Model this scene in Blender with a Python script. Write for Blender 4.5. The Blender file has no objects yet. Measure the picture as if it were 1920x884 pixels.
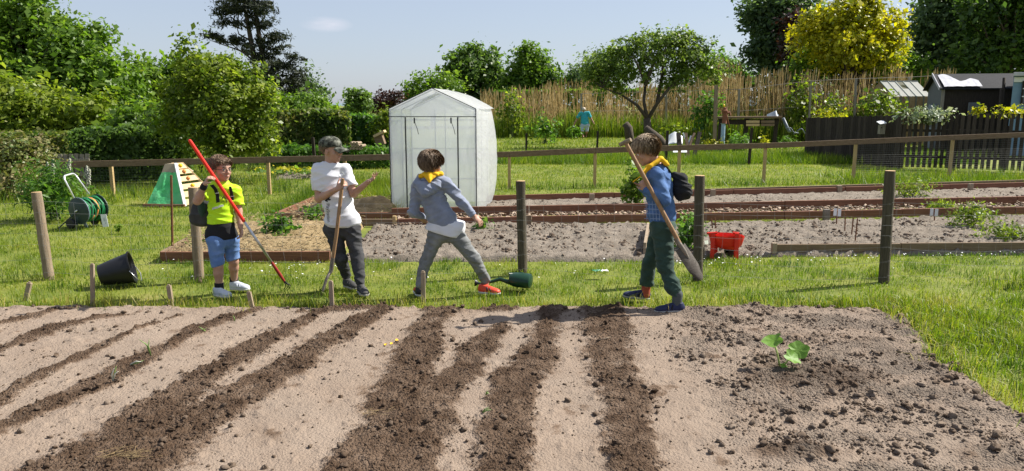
import bpy, bmesh, math, random
import numpy as np
from mathutils import Vector, Matrix
from mathutils.bvhtree import BVHTree

# ------------------------------------------------------------------ camera, sky, sun, exposure
SC = bpy.context.scene
COL = SC.collection
FPX, PCX, PCY, CAMH = 1400.0, 960.0, 442.0, 1.7      # focal length in photo pixels, centre, eye height
PITCH = math.atan(244.0 / 1400.0)
cam_d = bpy.data.cameras.new('camera'); cam = bpy.data.objects.new('camera', cam_d); COL.objects.link(cam)
cam.location = (0, 0, CAMH); cam.rotation_euler = (math.pi / 2 - PITCH, 0, 0)
cam_d.sensor_width = 36; cam_d.lens = 36 * FPX / 1920; cam_d.clip_end = 6000; cam_d.clip_start = 0.05
SC.camera = cam

SUN_EL, SUN_AZ = math.radians(45), math.radians(20)     # azimuth measured from +x (right) towards +y (away)
sun_dir = Vector((math.cos(SUN_EL) * math.cos(SUN_AZ), math.cos(SUN_EL) * math.sin(SUN_AZ), math.sin(SUN_EL)))
W = bpy.data.worlds.new('World'); SC.world = W; W.use_nodes = True
wn, wl = W.node_tree.nodes, W.node_tree.links
wn.clear()
sky = wn.new('ShaderNodeTexSky'); sky.sky_type = 'NISHITA'; sky.sun_disc = False
sky.sun_elevation = SUN_EL; sky.sun_rotation = math.pi / 2 - SUN_AZ
sky.air_density = 1.0; sky.dust_density = 1.0; sky.ozone_density = 3.5; sky.altitude = 0
bg = wn.new('ShaderNodeBackground'); bg.inputs[1].default_value = 0.062
wo = wn.new('ShaderNodeOutputWorld')
# thin wisps of cloud over the whole sky, and one small bright one
tc = wn.new('ShaderNodeTexCoord')
mp = wn.new('ShaderNodeMapping'); mp.inputs['Scale'].default_value = (3.0, 3.0, 14.0)
nz = wn.new('ShaderNodeTexNoise'); nz.inputs['Scale'].default_value = 6.0; nz.inputs['Detail'].default_value = 6
wl.new(tc.outputs['Generated'], mp.inputs['Vector']); wl.new(mp.outputs[0], nz.inputs['Vector'])
dot = wn.new('ShaderNodeVectorMath'); dot.operation = 'DISTANCE'
cdir = Vector(((612 - PCX) / FPX, math.cos(PITCH) + (442 - 46) / FPX * math.sin(PITCH), -math.sin(PITCH) + (442 - 46) / FPX * math.cos(PITCH))).normalized()
m2 = wn.new('ShaderNodeMapping'); m2.vector_type = 'POINT'; m2.inputs['Scale'].default_value = (1, 1, 3.2)
wl.new(tc.outputs['Generated'], m2.inputs['Vector']); wl.new(m2.outputs[0], dot.inputs[0])
dot.inputs[1].default_value = (cdir.x, cdir.y, cdir.z * 3.2)
r1 = wn.new('ShaderNodeMapRange'); r1.inputs[1].default_value = 0.034; r1.inputs[2].default_value = 0.004; r1.inputs[3].default_value = 0; r1.inputs[4].default_value = 1
wl.new(dot.outputs['Value'], r1.inputs[0])
r2 = wn.new('ShaderNodeMapRange'); r2.inputs[1].default_value = 0.36; r2.inputs[2].default_value = 0.62
wl.new(nz.outputs['Fac'], r2.inputs[0])
mu = wn.new('ShaderNodeMath'); mu.operation = 'MULTIPLY'; wl.new(r1.outputs[0], mu.inputs[0]); wl.new(r2.outputs[0], mu.inputs[1])
mu2 = wn.new('ShaderNodeMath'); mu2.operation = 'MULTIPLY'; wl.new(mu.outputs[0], mu2.inputs[0]); mu2.inputs[1].default_value = 0.6
mxw = wn.new('ShaderNodeMix'); mxw.data_type = 'RGBA'
wl.new(mu2.outputs[0], mxw.inputs['Factor']); wl.new(sky.outputs[0], mxw.inputs[6]); mxw.inputs[7].default_value = (8.8, 8.2, 8.6, 1)
hz = wn.new('ShaderNodeMix'); hz.data_type = 'RGBA'; hz.inputs['Factor'].default_value = 0.5     # even summer haze over the whole sky
wl.new(mxw.outputs[2], hz.inputs[6]); hz.inputs[7].default_value = (5.8, 6.25, 7.5, 1); wl.new(hz.outputs[2], bg.inputs[0]); wl.new(bg.outputs[0], wo.inputs[0])

sl = bpy.data.lights.new('sun', 'SUN'); sun = bpy.data.objects.new('sun', sl); COL.objects.link(sun)
sl.energy = 5.0; sl.angle = math.radians(0.53); sl.color = (1.0, 0.95, 0.86)
sun.rotation_euler = sun_dir.to_track_quat('Z', 'Y').to_euler(); sun.location = (10, 0, 12)

SC.view_settings.view_transform = 'Standard'; SC.view_settings.look = 'None'
SC.view_settings.exposure = 0.95; SC.view_settings.gamma = 1.0
SC.view_settings.use_curve_mapping = False
SC.render.engine = 'CYCLES'
SC.cycles.max_bounces = 8; SC.cycles.transparent_max_bounces = 12

# ------------------------------------------------------------------ helpers
rng = np.random.default_rng(7); random.seed(7)
CP, SP = math.cos(PITCH), math.sin(PITCH)
def ray(px, py):
    u = (px - PCX) / FPX; v = (PCY - py) / FPX
    return np.array([u, CP + v * SP, -SP + v * CP])
def G(px, py, z=0.0):                       # point of the photo on the ground plane
    d = ray(px, py); t = (z - CAMH) / d[2]
    return np.array([0, 0, CAMH]) + d * t
def P(px, py, Y):                           # point of the photo at distance Y
    d = ray(px, py); return np.array([0, 0, CAMH]) + d * (Y / d[1])
def S(px, Y): return px * Y / FPX           # length of px photo pixels at distance Y
def nrm(v): v = np.asarray(v, float); return v / (np.linalg.norm(v) + 1e-12)

TAB = np.random.default_rng(3).random((64, 64, 64)).astype(np.float32)
def vnoise(x, y, z=None):
    x = np.asarray(x, np.float32); y = np.asarray(y, np.float32)
    if z is None: z = np.zeros_like(x) + 0.5
    xi, yi, zi = np.floor(x), np.floor(y), np.floor(z)
    fx, fy, fz = x - xi, y - yi, z - zi
    fx = fx * fx * (3 - 2 * fx); fy = fy * fy * (3 - 2 * fy); fz = fz * fz * (3 - 2 * fz)
    a, b, c = xi.astype(np.int64) & 63, yi.astype(np.int64) & 63, zi.astype(np.int64) & 63
    a1, b1, c1 = (a + 1) & 63, (b + 1) & 63, (c + 1) & 63
    l = lambda p, q, t: p + (q - p) * t
    return l(l(l(TAB[a, b, c], TAB[a1, b, c], fx), l(TAB[a, b1, c], TAB[a1, b1, c], fx), fy),
             l(l(TAB[a, b, c1], TAB[a1, b, c1], fx), l(TAB[a, b1, c1], TAB[a1, b1, c1], fx), fy), fz)
def fbm(x, y, z=None, o=4, g=0.5):
    s = 0; a = 1; t = 0
    for i in range(o):
        k = 2.03 ** i
        s = s + a * vnoise(x * k + 7.3 * i, y * k + 3.1 * i, None if z is None else z * k + 1.7 * i); t += a; a *= g
    return s / t
def sstep(a, b, x): t = np.clip((x - a) / (b - a), 0, 1); return t * t * (3 - 2 * t)

ORG = {}
def link(o): COL.objects.link(o); return o
def thing(name, label, cat, loc, group=None):
    o = bpy.data.objects.new(name, None); link(o); o.empty_display_size = 0.1
    o.location = tuple(loc); o['label'] = label; o['category'] = cat
    if group: o['group'] = group
    ORG[o.name] = np.array(loc, float); return o
def npmesh(name, V, F, attrs=None, smooth=False, mat=None):
    V = np.asarray(V, np.float32); F = np.asarray(F, np.int32); n, k = F.shape
    m = bpy.data.meshes.new(name)
    m.vertices.add(len(V)); m.vertices.foreach_set('co', V.ravel())
    m.loops.add(n * k); m.loops.foreach_set('vertex_index', F.ravel())
    m.polygons.add(n); m.polygons.foreach_set('loop_start', np.arange(0, n * k, k, dtype=np.int32))
    if smooth: m.polygons.foreach_set('use_smooth', np.ones(n, bool))
    for an, av in (attrs or {}).items():
        a = m.attributes.new(an, 'FLOAT', 'POINT'); a.data.foreach_set('value', np.asarray(av, np.float32).ravel())
    m.update(calc_edges=True)
    if mat: m.materials.append(mat)
    return m
def obj(name, mesh, parent=None, kind=None, label=None):
    o = bpy.data.objects.new(name, mesh); link(o)
    if parent is not None: o.parent = parent
    if kind: o['kind'] = kind
    if label: o['label'] = label
    return o
def npart(name, V, F, mat, parent, attrs=None, smooth=True, kind=None, label=None):
    org = ORG[parent.name]; V = np.asarray(V, float) - org
    o = obj(name, npmesh(name, V, F, attrs, smooth, mat), parent, kind, label); ORG[o.name] = org; return o
def nsolo(name, V, F, mat, label, cat, attrs=None, smooth=True, group=None, kind=None):
    V = np.asarray(V, float); org = np.array([(V[:, 0].min() + V[:, 0].max()) / 2, (V[:, 1].min() + V[:, 1].max()) / 2, V[:, 2].min()])
    o = obj(name, npmesh(name, V - org, F, attrs, smooth, mat), None, kind); o.location = tuple(org)
    if label: o['label'] = label
    if cat: o['category'] = cat
    if group: o['group'] = group
    ORG[o.name] = org; return o

class MB:                                   # small polygon builder
    def __init__(s): s.v = []; s.f = []
    def add(s, V, F):
        n = len(s.v); s.v += [tuple(map(float, p)) for p in V]; s.f += [tuple(int(i) + n for i in f) for f in F]
    def box(s, c, size, R=None, taper=1.0):
        hx, hy, hz = np.array(size) / 2
        p = np.array([[x * (taper if z > 0 else 1), y * (taper if z > 0 else 1), z] for z in (-hz, hz) for x, y in ((-hx, -hy), (hx, -hy), (hx, hy), (-hx, hy))])
        if R is not None: p = p @ np.array(R)
        s.add(p + np.array(c), [(3, 2, 1, 0), (4, 5, 6, 7), (0, 1, 5, 4), (1, 2, 6, 5), (2, 3, 7, 6), (3, 0, 4, 7)])
    def bar(s, a, b, w, h, up=(0, 0, 1)):   # rectangular bar a to b, w across, h along up
        a, b = np.array(a, float), np.array(b, float); d = nrm(b - a); r = np.cross(d, up)
        r = nrm(r) if np.linalg.norm(r) > 1e-6 else np.array([1.0, 0, 0]); u = np.cross(r, d)
        p = [q + r * x * w / 2 + u * z * h / 2 for q in (a, b) for x, z in ((-1, -1), (1, -1), (1, 1), (-1, 1))]
        s.add(p, [(3, 2, 1, 0), (4, 5, 6, 7), (0, 1, 5, 4), (1, 2, 6, 5), (2, 3, 7, 6), (3, 0, 4, 7)])
    def tube(s, pts, rad, n=10, cap=True):
        pts = [np.array(p, float) for p in pts]; m = len(pts)
        rad = [rad] * m if np.isscalar(rad) else list(rad)
        V = []; ref = None
        for i in range(m):
            d = nrm(pts[min(i + 1, m - 1)] - pts[max(i - 1, 0)])
            if ref is None: ref = np.array([0, 0, 1.0]) if abs(d[2]) < 0.9 else np.array([1.0, 0, 0])
            a = nrm(np.cross(d, ref)); b = np.cross(a, d); ref = b
            for k in range(n):
                t = 2 * math.pi * k / n; V.append(pts[i] + rad[i] * (a * math.cos(t) + b * math.sin(t)))
        F = [(i * n + k, i * n + (k + 1) % n, (i + 1) * n + (k + 1) % n, (i + 1) * n + k) for i in range(m - 1) for k in range(n)]
        if cap: F += [tuple(range(n))[::-1], tuple((m - 1) * n + k for k in range(n))]
        s.add(V, F)
    def lathe(s, c, ax, prof, n=24, cap=(True, True)):     # prof: (along, radius)
        ax = nrm(ax); c = np.array(c, float); ref = np.array([0, 0, 1.0]) if abs(ax[2]) < 0.9 else np.array([1.0, 0, 0])
        a = nrm(np.cross(ax, ref)); b = np.cross(ax, a); V = []
        for h, r in prof:
            for k in range(n):
                t = 2 * math.pi * k / n; V.append(c + ax * h + r * (a * math.cos(t) + b * math.sin(t)))
        m = len(prof)
        F = [(i * n + k, i * n + (k + 1) % n, (i + 1) * n + (k + 1) % n, (i + 1) * n + k) for i in range(m - 1) for k in range(n)]
        if cap[0]: F.append(tuple(range(n))[::-1])
        if cap[1]: F.append(tuple((m - 1) * n + k for k in range(n)))
        s.add(V, F)
    def sheet(s, fn, nu, nv):
        V = [fn(i / nu, j / nv) for j in range(nv + 1) for i in range(nu + 1)]
        F = [(j * (nu + 1) + i, j * (nu + 1) + i + 1, (j + 1) * (nu + 1) + i + 1, (j + 1) * (nu + 1) + i) for j in range(nv) for i in range(nu)]
        s.add(V, F)
    def mesh(s, name, org, mat, smooth=False, bevel=0):
        m = bpy.data.meshes.new(name)
        m.from_pydata([tuple(np.array(p) - org) for p in s.v], [], s.f)
        if bevel:
            b = bmesh.new(); b.from_mesh(m); bmesh.ops.remove_doubles(b, verts=b.verts, dist=1e-5)
            bmesh.ops.bevel(b, geom=[e for e in b.edges if len(e.link_faces) == 2 and e.calc_face_angle() > 0.6], offset=bevel, segments=2, affect='EDGES', profile=0.6)
            b.to_mesh(m); b.free()
        if smooth: m.polygons.foreach_set('use_smooth', [True] * len(m.polygons))
        if smooth == 'auto':
            m.set_sharp_from_angle(angle=math.radians(40))
        m.update()
        if mat: m.materials.append(mat)
        return m
    def part(s, name, mat, parent, smooth=False, bevel=0, kind=None, label=None):
        org = ORG[parent.name]; o = obj(name, s.mesh(name, org, mat, smooth, bevel), parent, kind, label); ORG[o.name] = org; return o
    def solo(s, name, mat, label, cat, smooth=False, bevel=0, group=None, kind=None):
        V = np.array(s.v); org = np.array([(V[:, 0].min() + V[:, 0].max()) / 2, (V[:, 1].min() + V[:, 1].max()) / 2, V[:, 2].min()])
        o = obj(name, s.mesh(name, org, mat, smooth, bevel), None, kind); o.location = tuple(org)
        if label: o['label'] = label
        if cat: o['category'] = cat
        if group: o['group'] = group
        ORG[o.name] = org; return o

# ------------------------------------------------------------------ materials
MATS = {}
def mk(name, cols, scale=6.0, rough=0.75, bump=0.0, bscale=40.0, stretch=(1, 1, 1), attr=None, anoise=0.25, transl=0.0, metal=0.0, spec=0.3, detail=5, alpha=1.0, tcol=None, contrast=1.0, bdist=0.01, sheen=0):
    m = bpy.data.materials.new(name); m.use_nodes = True; n = m.node_tree.nodes; l = m.node_tree.links
    bs = n['Principled BSDF']; out = n['Material Output']
    tcn = n.new('ShaderNodeTexCoord'); mpn = n.new('ShaderNodeMapping'); mpn.inputs['Scale'].default_value = stretch
    l.new(tcn.outputs['Object'], mpn.inputs['Vector'])
    no = n.new('ShaderNodeTexNoise'); no.inputs['Scale'].default_value = scale; no.inputs['Detail'].default_value = detail; no.inputs['Roughness'].default_value = 0.62
    l.new(mpn.outputs[0], no.inputs['Vector'])
    rp = n.new('ShaderNodeValToRGB'); e = rp.color_ramp.elements
    k = len(cols)
    pos = [0.5 + (i / (k - 1) - 0.5) * (0.62 / contrast if attr is None else 1.0) for i in range(k)] if k > 1 else [0.5]
    e[0].position = pos[0]; e[0].color = (*cols[0], 1)
    if k > 1: e[1].position = pos[-1]; e[1].color = (*cols[-1], 1)
    for i in range(1, k - 1):
        q = e.new(pos[i]); q.color = (*cols[i], 1)
    if attr:
        at = n.new('ShaderNodeAttribute'); at.attribute_name = attr
        sub = n.new('ShaderNodeMath'); sub.operation = 'MULTIPLY_ADD'; sub.inputs[1].default_value = anoise * 2; sub.inputs[2].default_value = -anoise
        l.new(no.outputs['Fac'], sub.inputs[0])
        ad = n.new('ShaderNodeMath'); ad.operation = 'ADD'; ad.use_clamp = True
        l.new(at.outputs['Fac'], ad.inputs[0]); l.new(sub.outputs[0], ad.inputs[1]); l.new(ad.outputs[0], rp.inputs[0])
    else:
        l.new(no.outputs['Fac'], rp.inputs[0])
    l.new(rp.outputs[0], bs.inputs['Base Color'])
    bs.inputs['Roughness'].default_value = rough; bs.inputs['Metallic'].default_value = metal
    bs.inputs['Specular IOR Level'].default_value = spec
    if sheen: bs.inputs['Sheen Weight'].default_value = sheen
    if bump:
        n2 = n.new('ShaderNodeTexNoise'); n2.inputs['Scale'].default_value = bscale; n2.inputs['Detail'].default_value = 6; n2.inputs['Roughness'].default_value = 0.65
        l.new(mpn.outputs[0], n2.inputs['Vector'])
        b = n.new('ShaderNodeBump'); b.inputs['Strength'].default_value = bump; b.inputs['Distance'].default_value = bdist
        l.new(n2.outputs['Fac'], b.inputs['Height']); l.new(b.outputs[0], bs.inputs['Normal'])
    last = bs.outputs[0]
    if transl:
        tr = n.new('ShaderNodeBsdfTranslucent'); mx = n.new('ShaderNodeMixShader'); mx.inputs[0].default_value = transl
        if tcol:
            mc = n.new('ShaderNodeMix'); mc.data_type = 'RGBA'; mc.blend_type = 'MULTIPLY'; mc.inputs['Factor'].default_value = 1
            l.new(rp.outputs[0], mc.inputs[6]); mc.inputs[7].default_value = (*tcol, 1); l.new(mc.outputs[2], tr.inputs[0])
        else: l.new(rp.outputs[0], tr.inputs[0])
        l.new(last, mx.inputs[1]); l.new(tr.outputs[0], mx.inputs[2]); last = mx.outputs[0]
    if alpha < 1:
        tp = n.new('ShaderNodeBsdfTransparent'); mx = n.new('ShaderNodeMixShader'); mx.inputs[0].default_value = alpha
        l.new(tp.outputs[0], mx.inputs[1]); l.new(last, mx.inputs[2]); last = mx.outputs[0]
    if last is not bs.outputs[0]: l.new(last, out.inputs['Surface'])
    MATS[name] = m; return m

def leafmat(name, cols, transl=0.5, rough=0.45, spec=0.35, tcol=(1.5, 1.6, 0.8)):
    return mk(name, cols, scale=1.2, rough=rough, attr='v', anoise=0.3, transl=transl, spec=spec, tcol=tcol)

mk('post_wood', [(0.10, 0.075, 0.05), (0.24, 0.18, 0.12), (0.34, 0.27, 0.19)], 9, 0.85, 0.6, 60, (6, 6, 0.5))
mk('post_wood_shaded', [(0.035, 0.030, 0.020), (0.085, 0.070, 0.048), (0.15, 0.122, 0.085)], 9, 0.88, 0.9, 45, (7, 7, 0.4))  # darker post wood: shade side of the middle and right posts put into colour
mk('post_top', [(0.40, 0.25, 0.12), (0.55, 0.38, 0.20)], 30, 0.85)
mk('new_wood', [(0.33, 0.22, 0.09), (0.50, 0.37, 0.19)], 10, 0.75, 0.3, 60, (4, 4, 0.5))
mk('rail_wood', [(0.09, 0.06, 0.035), (0.17, 0.115, 0.07), (0.23, 0.165, 0.11)], 8, 0.85, 0.5, 50, (0.4, 6, 6))
mk('bed_plank', [(0.10, 0.045, 0.028), (0.19, 0.085, 0.05), (0.27, 0.13, 0.08)], 7, 0.85, 0.5, 50, (0.5, 8, 8))
mk('bed_plank_brown', [(0.12, 0.08, 0.05), (0.19, 0.13, 0.08), (0.26, 0.19, 0.13)], 7, 0.85, 0.5, 50, (0.5, 8, 8))
mk('dark_board', [(0.014, 0.010, 0.008), (0.032, 0.024, 0.018), (0.062, 0.048, 0.037)], 9, 0.85, 0.5, 50, (8, 8, 0.6))
mk('dark_board_worn', [(0.026, 0.019, 0.014), (0.055, 0.042, 0.032), (0.095, 0.077, 0.06)], 9, 0.85, 0.5, 50, (8, 8, 0.6))
mk('grey_board', [(0.13, 0.11, 0.09), (0.27, 0.24, 0.19), (0.38, 0.34, 0.28)], 8, 0.9, 0.5, 50, (6, 6, 0.6))
mk('stake_wood', [(0.16, 0.12, 0.08), (0.30, 0.23, 0.16), (0.40, 0.33, 0.24)], 12, 0.85, 0.5, 60, (6, 6, 0.6))
mk('wire', [(0.20, 0.20, 0.20), (0.28, 0.28, 0.28)], 20, 0.8, spec=0.1)
mk('dark_wire', [(0.08, 0.09, 0.08), (0.16, 0.17, 0.15)], 20, 0.6, metal=0.3)
mk('rust', [(0.09, 0.035, 0.018), (0.20, 0.085, 0.035)], 25, 0.8, 0.3, 80)
mk('steel', [(0.42, 0.42, 0.43), (0.62, 0.62, 0.62)], 30, 0.32, metal=0.85)
mk('old_steel', [(0.10, 0.085, 0.07), (0.20, 0.17, 0.14), (0.30, 0.27, 0.23)], 14, 0.55, 0.3, 60, metal=0.35)
mk('black_plastic', [(0.012, 0.012, 0.014), (0.024, 0.024, 0.026)], 12, 0.42, 0.1, 40)
mk('white_plastic', [(0.62, 0.62, 0.61), (0.74, 0.74, 0.73)], 12, 0.4)
mk('paper', [(0.66, 0.68, 0.70), (0.78, 0.78, 0.78)], 8, 0.7)
# ================================================================== ground, soil and lawn
mk('lawn', [(0.05, 0.08, 0.010), (0.115, 0.145, 0.019), (0.17, 0.185, 0.03), (0.21, 0.185, 0.06)], 1.3, 0.95, 0.8, 30, detail=9, contrast=1.15)
mk('grass_blade', [(0.050, 0.105, 0.007), (0.135, 0.20, 0.013), (0.225, 0.265, 0.022), (0.31, 0.28, 0.055), (0.38, 0.32, 0.12)], 0.9, 0.5, attr='v', anoise=0.22, transl=0.42, spec=0.4, tcol=(1.35, 1.5, 0.7))
mk('dry_blade', [(0.30, 0.23, 0.11), (0.45, 0.36, 0.20)], 3, 0.7, attr='v', transl=0.3)
mk('soil', [(0.265, 0.207, 0.160), (0.232, 0.176, 0.133), (0.138, 0.094, 0.064), (0.080, 0.050, 0.031), (0.050, 0.030, 0.018)], 9, 0.95, 0.6, 90, attr='damp', anoise=0.16, spec=0.15, bdist=0.012, detail=8)
def crumbly(m, grey):                        # finer crumb relief, and grey-brown dried crumbs where the ground was only hoed
    n = m.node_tree.nodes; l = m.node_tree.links; bs = n['Principled BSDF']; tcn = [q for q in n if q.type == 'TEX_COORD'][0]
    vo = n.new('ShaderNodeTexVoronoi'); vo.inputs['Scale'].default_value = 62; v2 = n.new('ShaderNodeTexVoronoi'); v2.inputs['Scale'].default_value = 130
    ns = n.new('ShaderNodeTexNoise'); ns.inputs['Scale'].default_value = 7; ns.inputs['Detail'].default_value = 4
    for q in (vo, v2, ns): l.new(tcn.outputs['Object'], q.inputs['Vector'])
    ad = n.new('ShaderNodeMath'); ad.operation = 'MULTIPLY_ADD'; ad.inputs[1].default_value = 0.5; l.new(v2.outputs['Distance'], ad.inputs[0]); l.new(vo.outputs['Distance'], ad.inputs[2])
    iv = n.new('ShaderNodeMath'); iv.operation = 'SUBTRACT'; iv.inputs[0].default_value = 1; l.new(ad.outputs[0], iv.inputs[1])
    at_ = n.new('ShaderNodeAttribute'); at_.attribute_name = 'rough'
    b = n.new('ShaderNodeBump'); b.inputs['Distance'].default_value = 0.016; l.new(iv.outputs[0], b.inputs['Height']); l.new(at_.outputs['Fac'], b.inputs['Strength'])
    old = bs.inputs['Normal'].links[0].from_socket; l.new(old, b.inputs['Normal']); l.new(b.outputs[0], bs.inputs['Normal'])
    bc = bs.inputs['Base Color'].links[0].from_socket; mx = n.new('ShaderNodeMix'); mx.data_type = 'RGBA'; ac = n.new('ShaderNodeAttribute'); ac.attribute_name = 'cool'
    l.new(ac.outputs['Fac'], mx.inputs['Factor']); l.new(bc, mx.inputs[6])
    rp = n.new('ShaderNodeValToRGB'); e = rp.color_ramp.elements; e[0].position = .3; e[0].color = (*grey[0], 1); e[1].position = .7; e[1].color = (*grey[1], 1); l.new(ns.outputs['Fac'], rp.inputs[0]); l.new(rp.outputs[0], mx.inputs[7]); l.new(mx.outputs[2], bs.inputs['Base Color'])
crumbly(MATS['soil'], ((0.115, 0.094, 0.075), (0.205, 0.165, 0.130)))
mk('clod', [(0.20, 0.155, 0.118), (0.13, 0.096, 0.07), (0.08, 0.053, 0.035), (0.048, 0.031, 0.02)], 30, 0.95, 0.5, 120, attr='damp', anoise=0.2, spec=0.15)
mk('garden_soil', [(0.12, 0.098, 0.078), (0.22, 0.185, 0.148), (0.29, 0.248, 0.205)], 5, 0.95, 1.0, 45, detail=9, spec=0.15, bdist=0.03)
mk('straw', [(0.16, 0.11, 0.05), (0.28, 0.20, 0.10), (0.38, 0.29, 0.16)], 6, 0.9, 1.0, 60, detail=9, bdist=0.02)
mk('chip', [(0.15, 0.10, 0.065), (0.27, 0.19, 0.13), (0.44, 0.35, 0.27)], 4, 0.85, attr='v')
mk('daisy', [(0.75, 0.75, 0.72), (0.85, 0.85, 0.82)], 4, 0.7, attr='v', anoise=0.0)

# ---- bed outline: far edge and right edge
EDGE = [G(1655, 577), G(1700, 605), G(1760, 650), G(1835, 720), G(1925, 800), G(2060, 900), G(2150, 990)]
ex = np.array([p[0] for p in EDGE])[::-1]; ey = np.array([p[1] for p in EDGE])[::-1]
FARY = G(960, 577)[1]
def bed_in(x, y):                            # signed: >0 inside the vegetable bed, metres to the edge
    wob = 0.46 * (fbm(x * 2.3 + 5, y * 2.3, o=5, g=0.62) - 0.5) + 0.16 * (vnoise(x * 7 + 3, y * 7) - 0.5)
    far = FARY - y + 0.03 * np.sin(x * 1.3) + wob * 0.75
    right = (np.interp(y, ey, ex) - x) * 0.8 + wob * 1.5
    return np.minimum(far, right)

# ---- ground sheet, one piece to the horizon
xs = np.concatenate([[-3000, -800, -200, -70], np.linspace(-40, 40, 81), [70, 200, 800, 3000]])
ys = np.concatenate([[-60, -15], np.linspace(0, 60, 91), [80, 140, 400, 1200, 3500]])
X, Y = np.meshgrid(xs, ys); Z = 0.05 * (fbm(X * 0.35, Y * 0.35) - 0.5) * sstep(7.5, 12, Y) * (np.abs(X) < 41) * (Y < 61)
Z = Z - 0.02
V = np.stack([X, Y, Z], -1).reshape(-1, 3); nx = len(xs)
ii, jj = np.meshgrid(np.arange(len(xs) - 1), np.arange(len(ys) - 1)); a = (jj * nx + ii).ravel()
obj('ground', npmesh('ground', V, np.stack([a, a + 1, a + nx + 1, a + nx], 1), None, True, MATS['lawn']), None, 'structure')
def gz(x, y): return 0.05 * (fbm(np.asarray(x) * 0.35, np.asarray(y) * 0.35) - 0.5) * sstep(7.5, 12, np.asarray(y)) - 0.02

# ---- worked vegetable bed: height field with damp raked-up rows
ROWS = [  # photo polylines of the dark rows: (px, py, half width px)
    [(-260, 690, 20), (-60, 628, 18), (40, 602, 13), (95, 588, 11), (140, 580, 9)],
    [(-300, 800, 26), (-80, 695, 20), (20, 652, 16), (110, 617, 20), (190, 598, 16), (250, 592, 9)],
    [(-260, 900, 26), (-60, 792, 22), (40, 728, 18), (140, 678, 16), (200, 650, 14), (235, 632, 11), (300, 605, 8), (340, 595, 6)],
    [(-160, 905, 34), (0, 812, 28), (90, 765, 26), (190, 722, 32), (270, 672, 28), (330, 645, 22), (385, 615, 20), (440, 596, 16), (490, 584, 10)],
    [(60, 930, 95), (150, 880, 84), (240, 820, 70), (320, 760, 52), (390, 708, 42), (450, 672, 36), (520, 632, 30), (570, 605, 24), (600, 590, 16)],
    [(180, 930, 90), (290, 860, 74), (380, 790, 58), (450, 745, 50), (530, 700, 44), (590, 660, 38), (640, 628, 33), (690, 600, 26), (720, 584, 14)],
    [(640, 940, 80), (690, 860, 66), (730, 790, 58), (755, 730, 50), (770, 690, 46), (785, 650, 38), (805, 618, 30), (822, 592, 26), (835, 574, 34)],
    [(720, 940, 80), (765, 850, 55), (800, 785, 46), (835, 735, 38), (875, 690, 34), (905, 655, 32), (925, 628, 28), (940, 612, 16)],
    [(940, 960, 66), (945, 880, 56), (950, 800, 52), (960, 745, 48), (985, 700, 46), (1005, 665, 36), (1020, 630, 30), (1028, 600, 26), (1035, 583, 20)],
    [(1205, 960, 62), (1185, 880, 52), (1180, 800, 50), (1165, 740, 46), (1150, 690, 46), (1145, 650, 46), (1142, 615, 46), (1140, 585, 40)],
    [(880, 574, 12), (925, 583, 16), (960, 584, 12)],
    [(560, 590, 10), (640, 583, 14), (740, 580, 10)],
]
STEP = 0.0120
gx = np.arange(-5.5, 4.75, STEP); gy = np.arange(2.9, FARY + 0.12, STEP)
X, Y = np.meshgrid(gx, gy); X = X.astype(np.float32); Y = Y.astype(np.float32)
row = np.zeros_like(X); halo = np.zeros_like(X)
wob = 0.26 * (fbm(X * 4, Y * 4, o=5, g=0.66) - 0.5) + 0.08 * (vnoise(X * 34, Y * 34) - 0.5)
for poly in ROWS:
    q = [(G(px, py), w) for px, py, w in poly]
    for (p0, w0), (p1, w1) in zip(q[:-1], q[1:]):
        W0, W1 = S(w0, p0[1]), S(w1, p1[1])
        d = p1 - p0; L2 = d[0] ** 2 + d[1] ** 2
        t = np.clip(((X - p0[0]) * d[0] + (Y - p0[1]) * d[1]) / L2, 0, 1)
        dist = np.hypot(X - p0[0] - t * d[0], Y - p0[1] - t * d[1])
        w = W0 + (W1 - W0) * t
        halo = np.maximum(halo, 1 - sstep(0.7, 1.9, (dist + wob * (0.5 + 4 * w)) / w))
        row = np.maximum(row, 1 - sstep(0.68, 1.25, (dist + wob * (0.5 + 4 * w)) / w))
inside = bed_in(X, Y)
rough_r = sstep(0.9, 1.5, X - 0.0 + 0.25 * (fbm(X * 3, Y * 3) - 0.5)) * 0.8           # clodded ground on the right
pp = G(1475, 700); patch = np.exp(-(((X - pp[0] - 0.12) / 0.42) ** 2 + ((Y - pp[1] + 0.12) / 0.26) ** 2)) * (0.6 + 0.8 * fbm(X * 9, Y * 9))
pq = G(1490, 855); patch2 = np.exp(-(((X - pq[0]) / 0.22) ** 2 + ((Y - pq[1]) / 0.10) ** 2)) * (0.5 + 0.9 * fbm(X * 9 + 3, Y * 9))
soft = fbm(X * 6, Y * 6, o=5) - 0.5
lump = fbm(X * 24 + 9, Y * 24, o=3) ** 2; lump2 = np.maximum(0, vnoise(X * 55, Y * 55 + 4) - 0.55)
rl = np.maximum(0, fbm(X * 17 + 2, Y * 17 + 8, o=3) - 0.46)
Z = 0.012 + 0.022 * soft + 0.006 * (fbm(X * 60, Y * 60, o=2) - 0.5)
crumb = np.maximum(0, vnoise(X * 80 + 3, Y * 80) - 0.35); clump = sstep(0.48, 0.72, fbm(X * 11 + 1, Y * 11 + 6, o=3))
Z += row * (0.002 + 0.032 * lump + 0.030 * clump * (0.3 + lump2 * 2) + 0.022 * lump2 + 0.014 * crumb + 0.03 * soft) + 0.03 * halo * (1 - row) * np.maximum(0, rl - 0.05)
Z += rough_r * (0.055 * rl + 0.03 * lump2 + 0.02 * soft) + (patch + patch2) * (0.05 * lump + 0.02)
Z += (1 - row) * (1 - rough_r) * (0.06 * np.maximum(0, rl - 0.12) + 0.007 * (fbm(X * 13 + 4, Y * 9, o=3) - 0.5))
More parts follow.
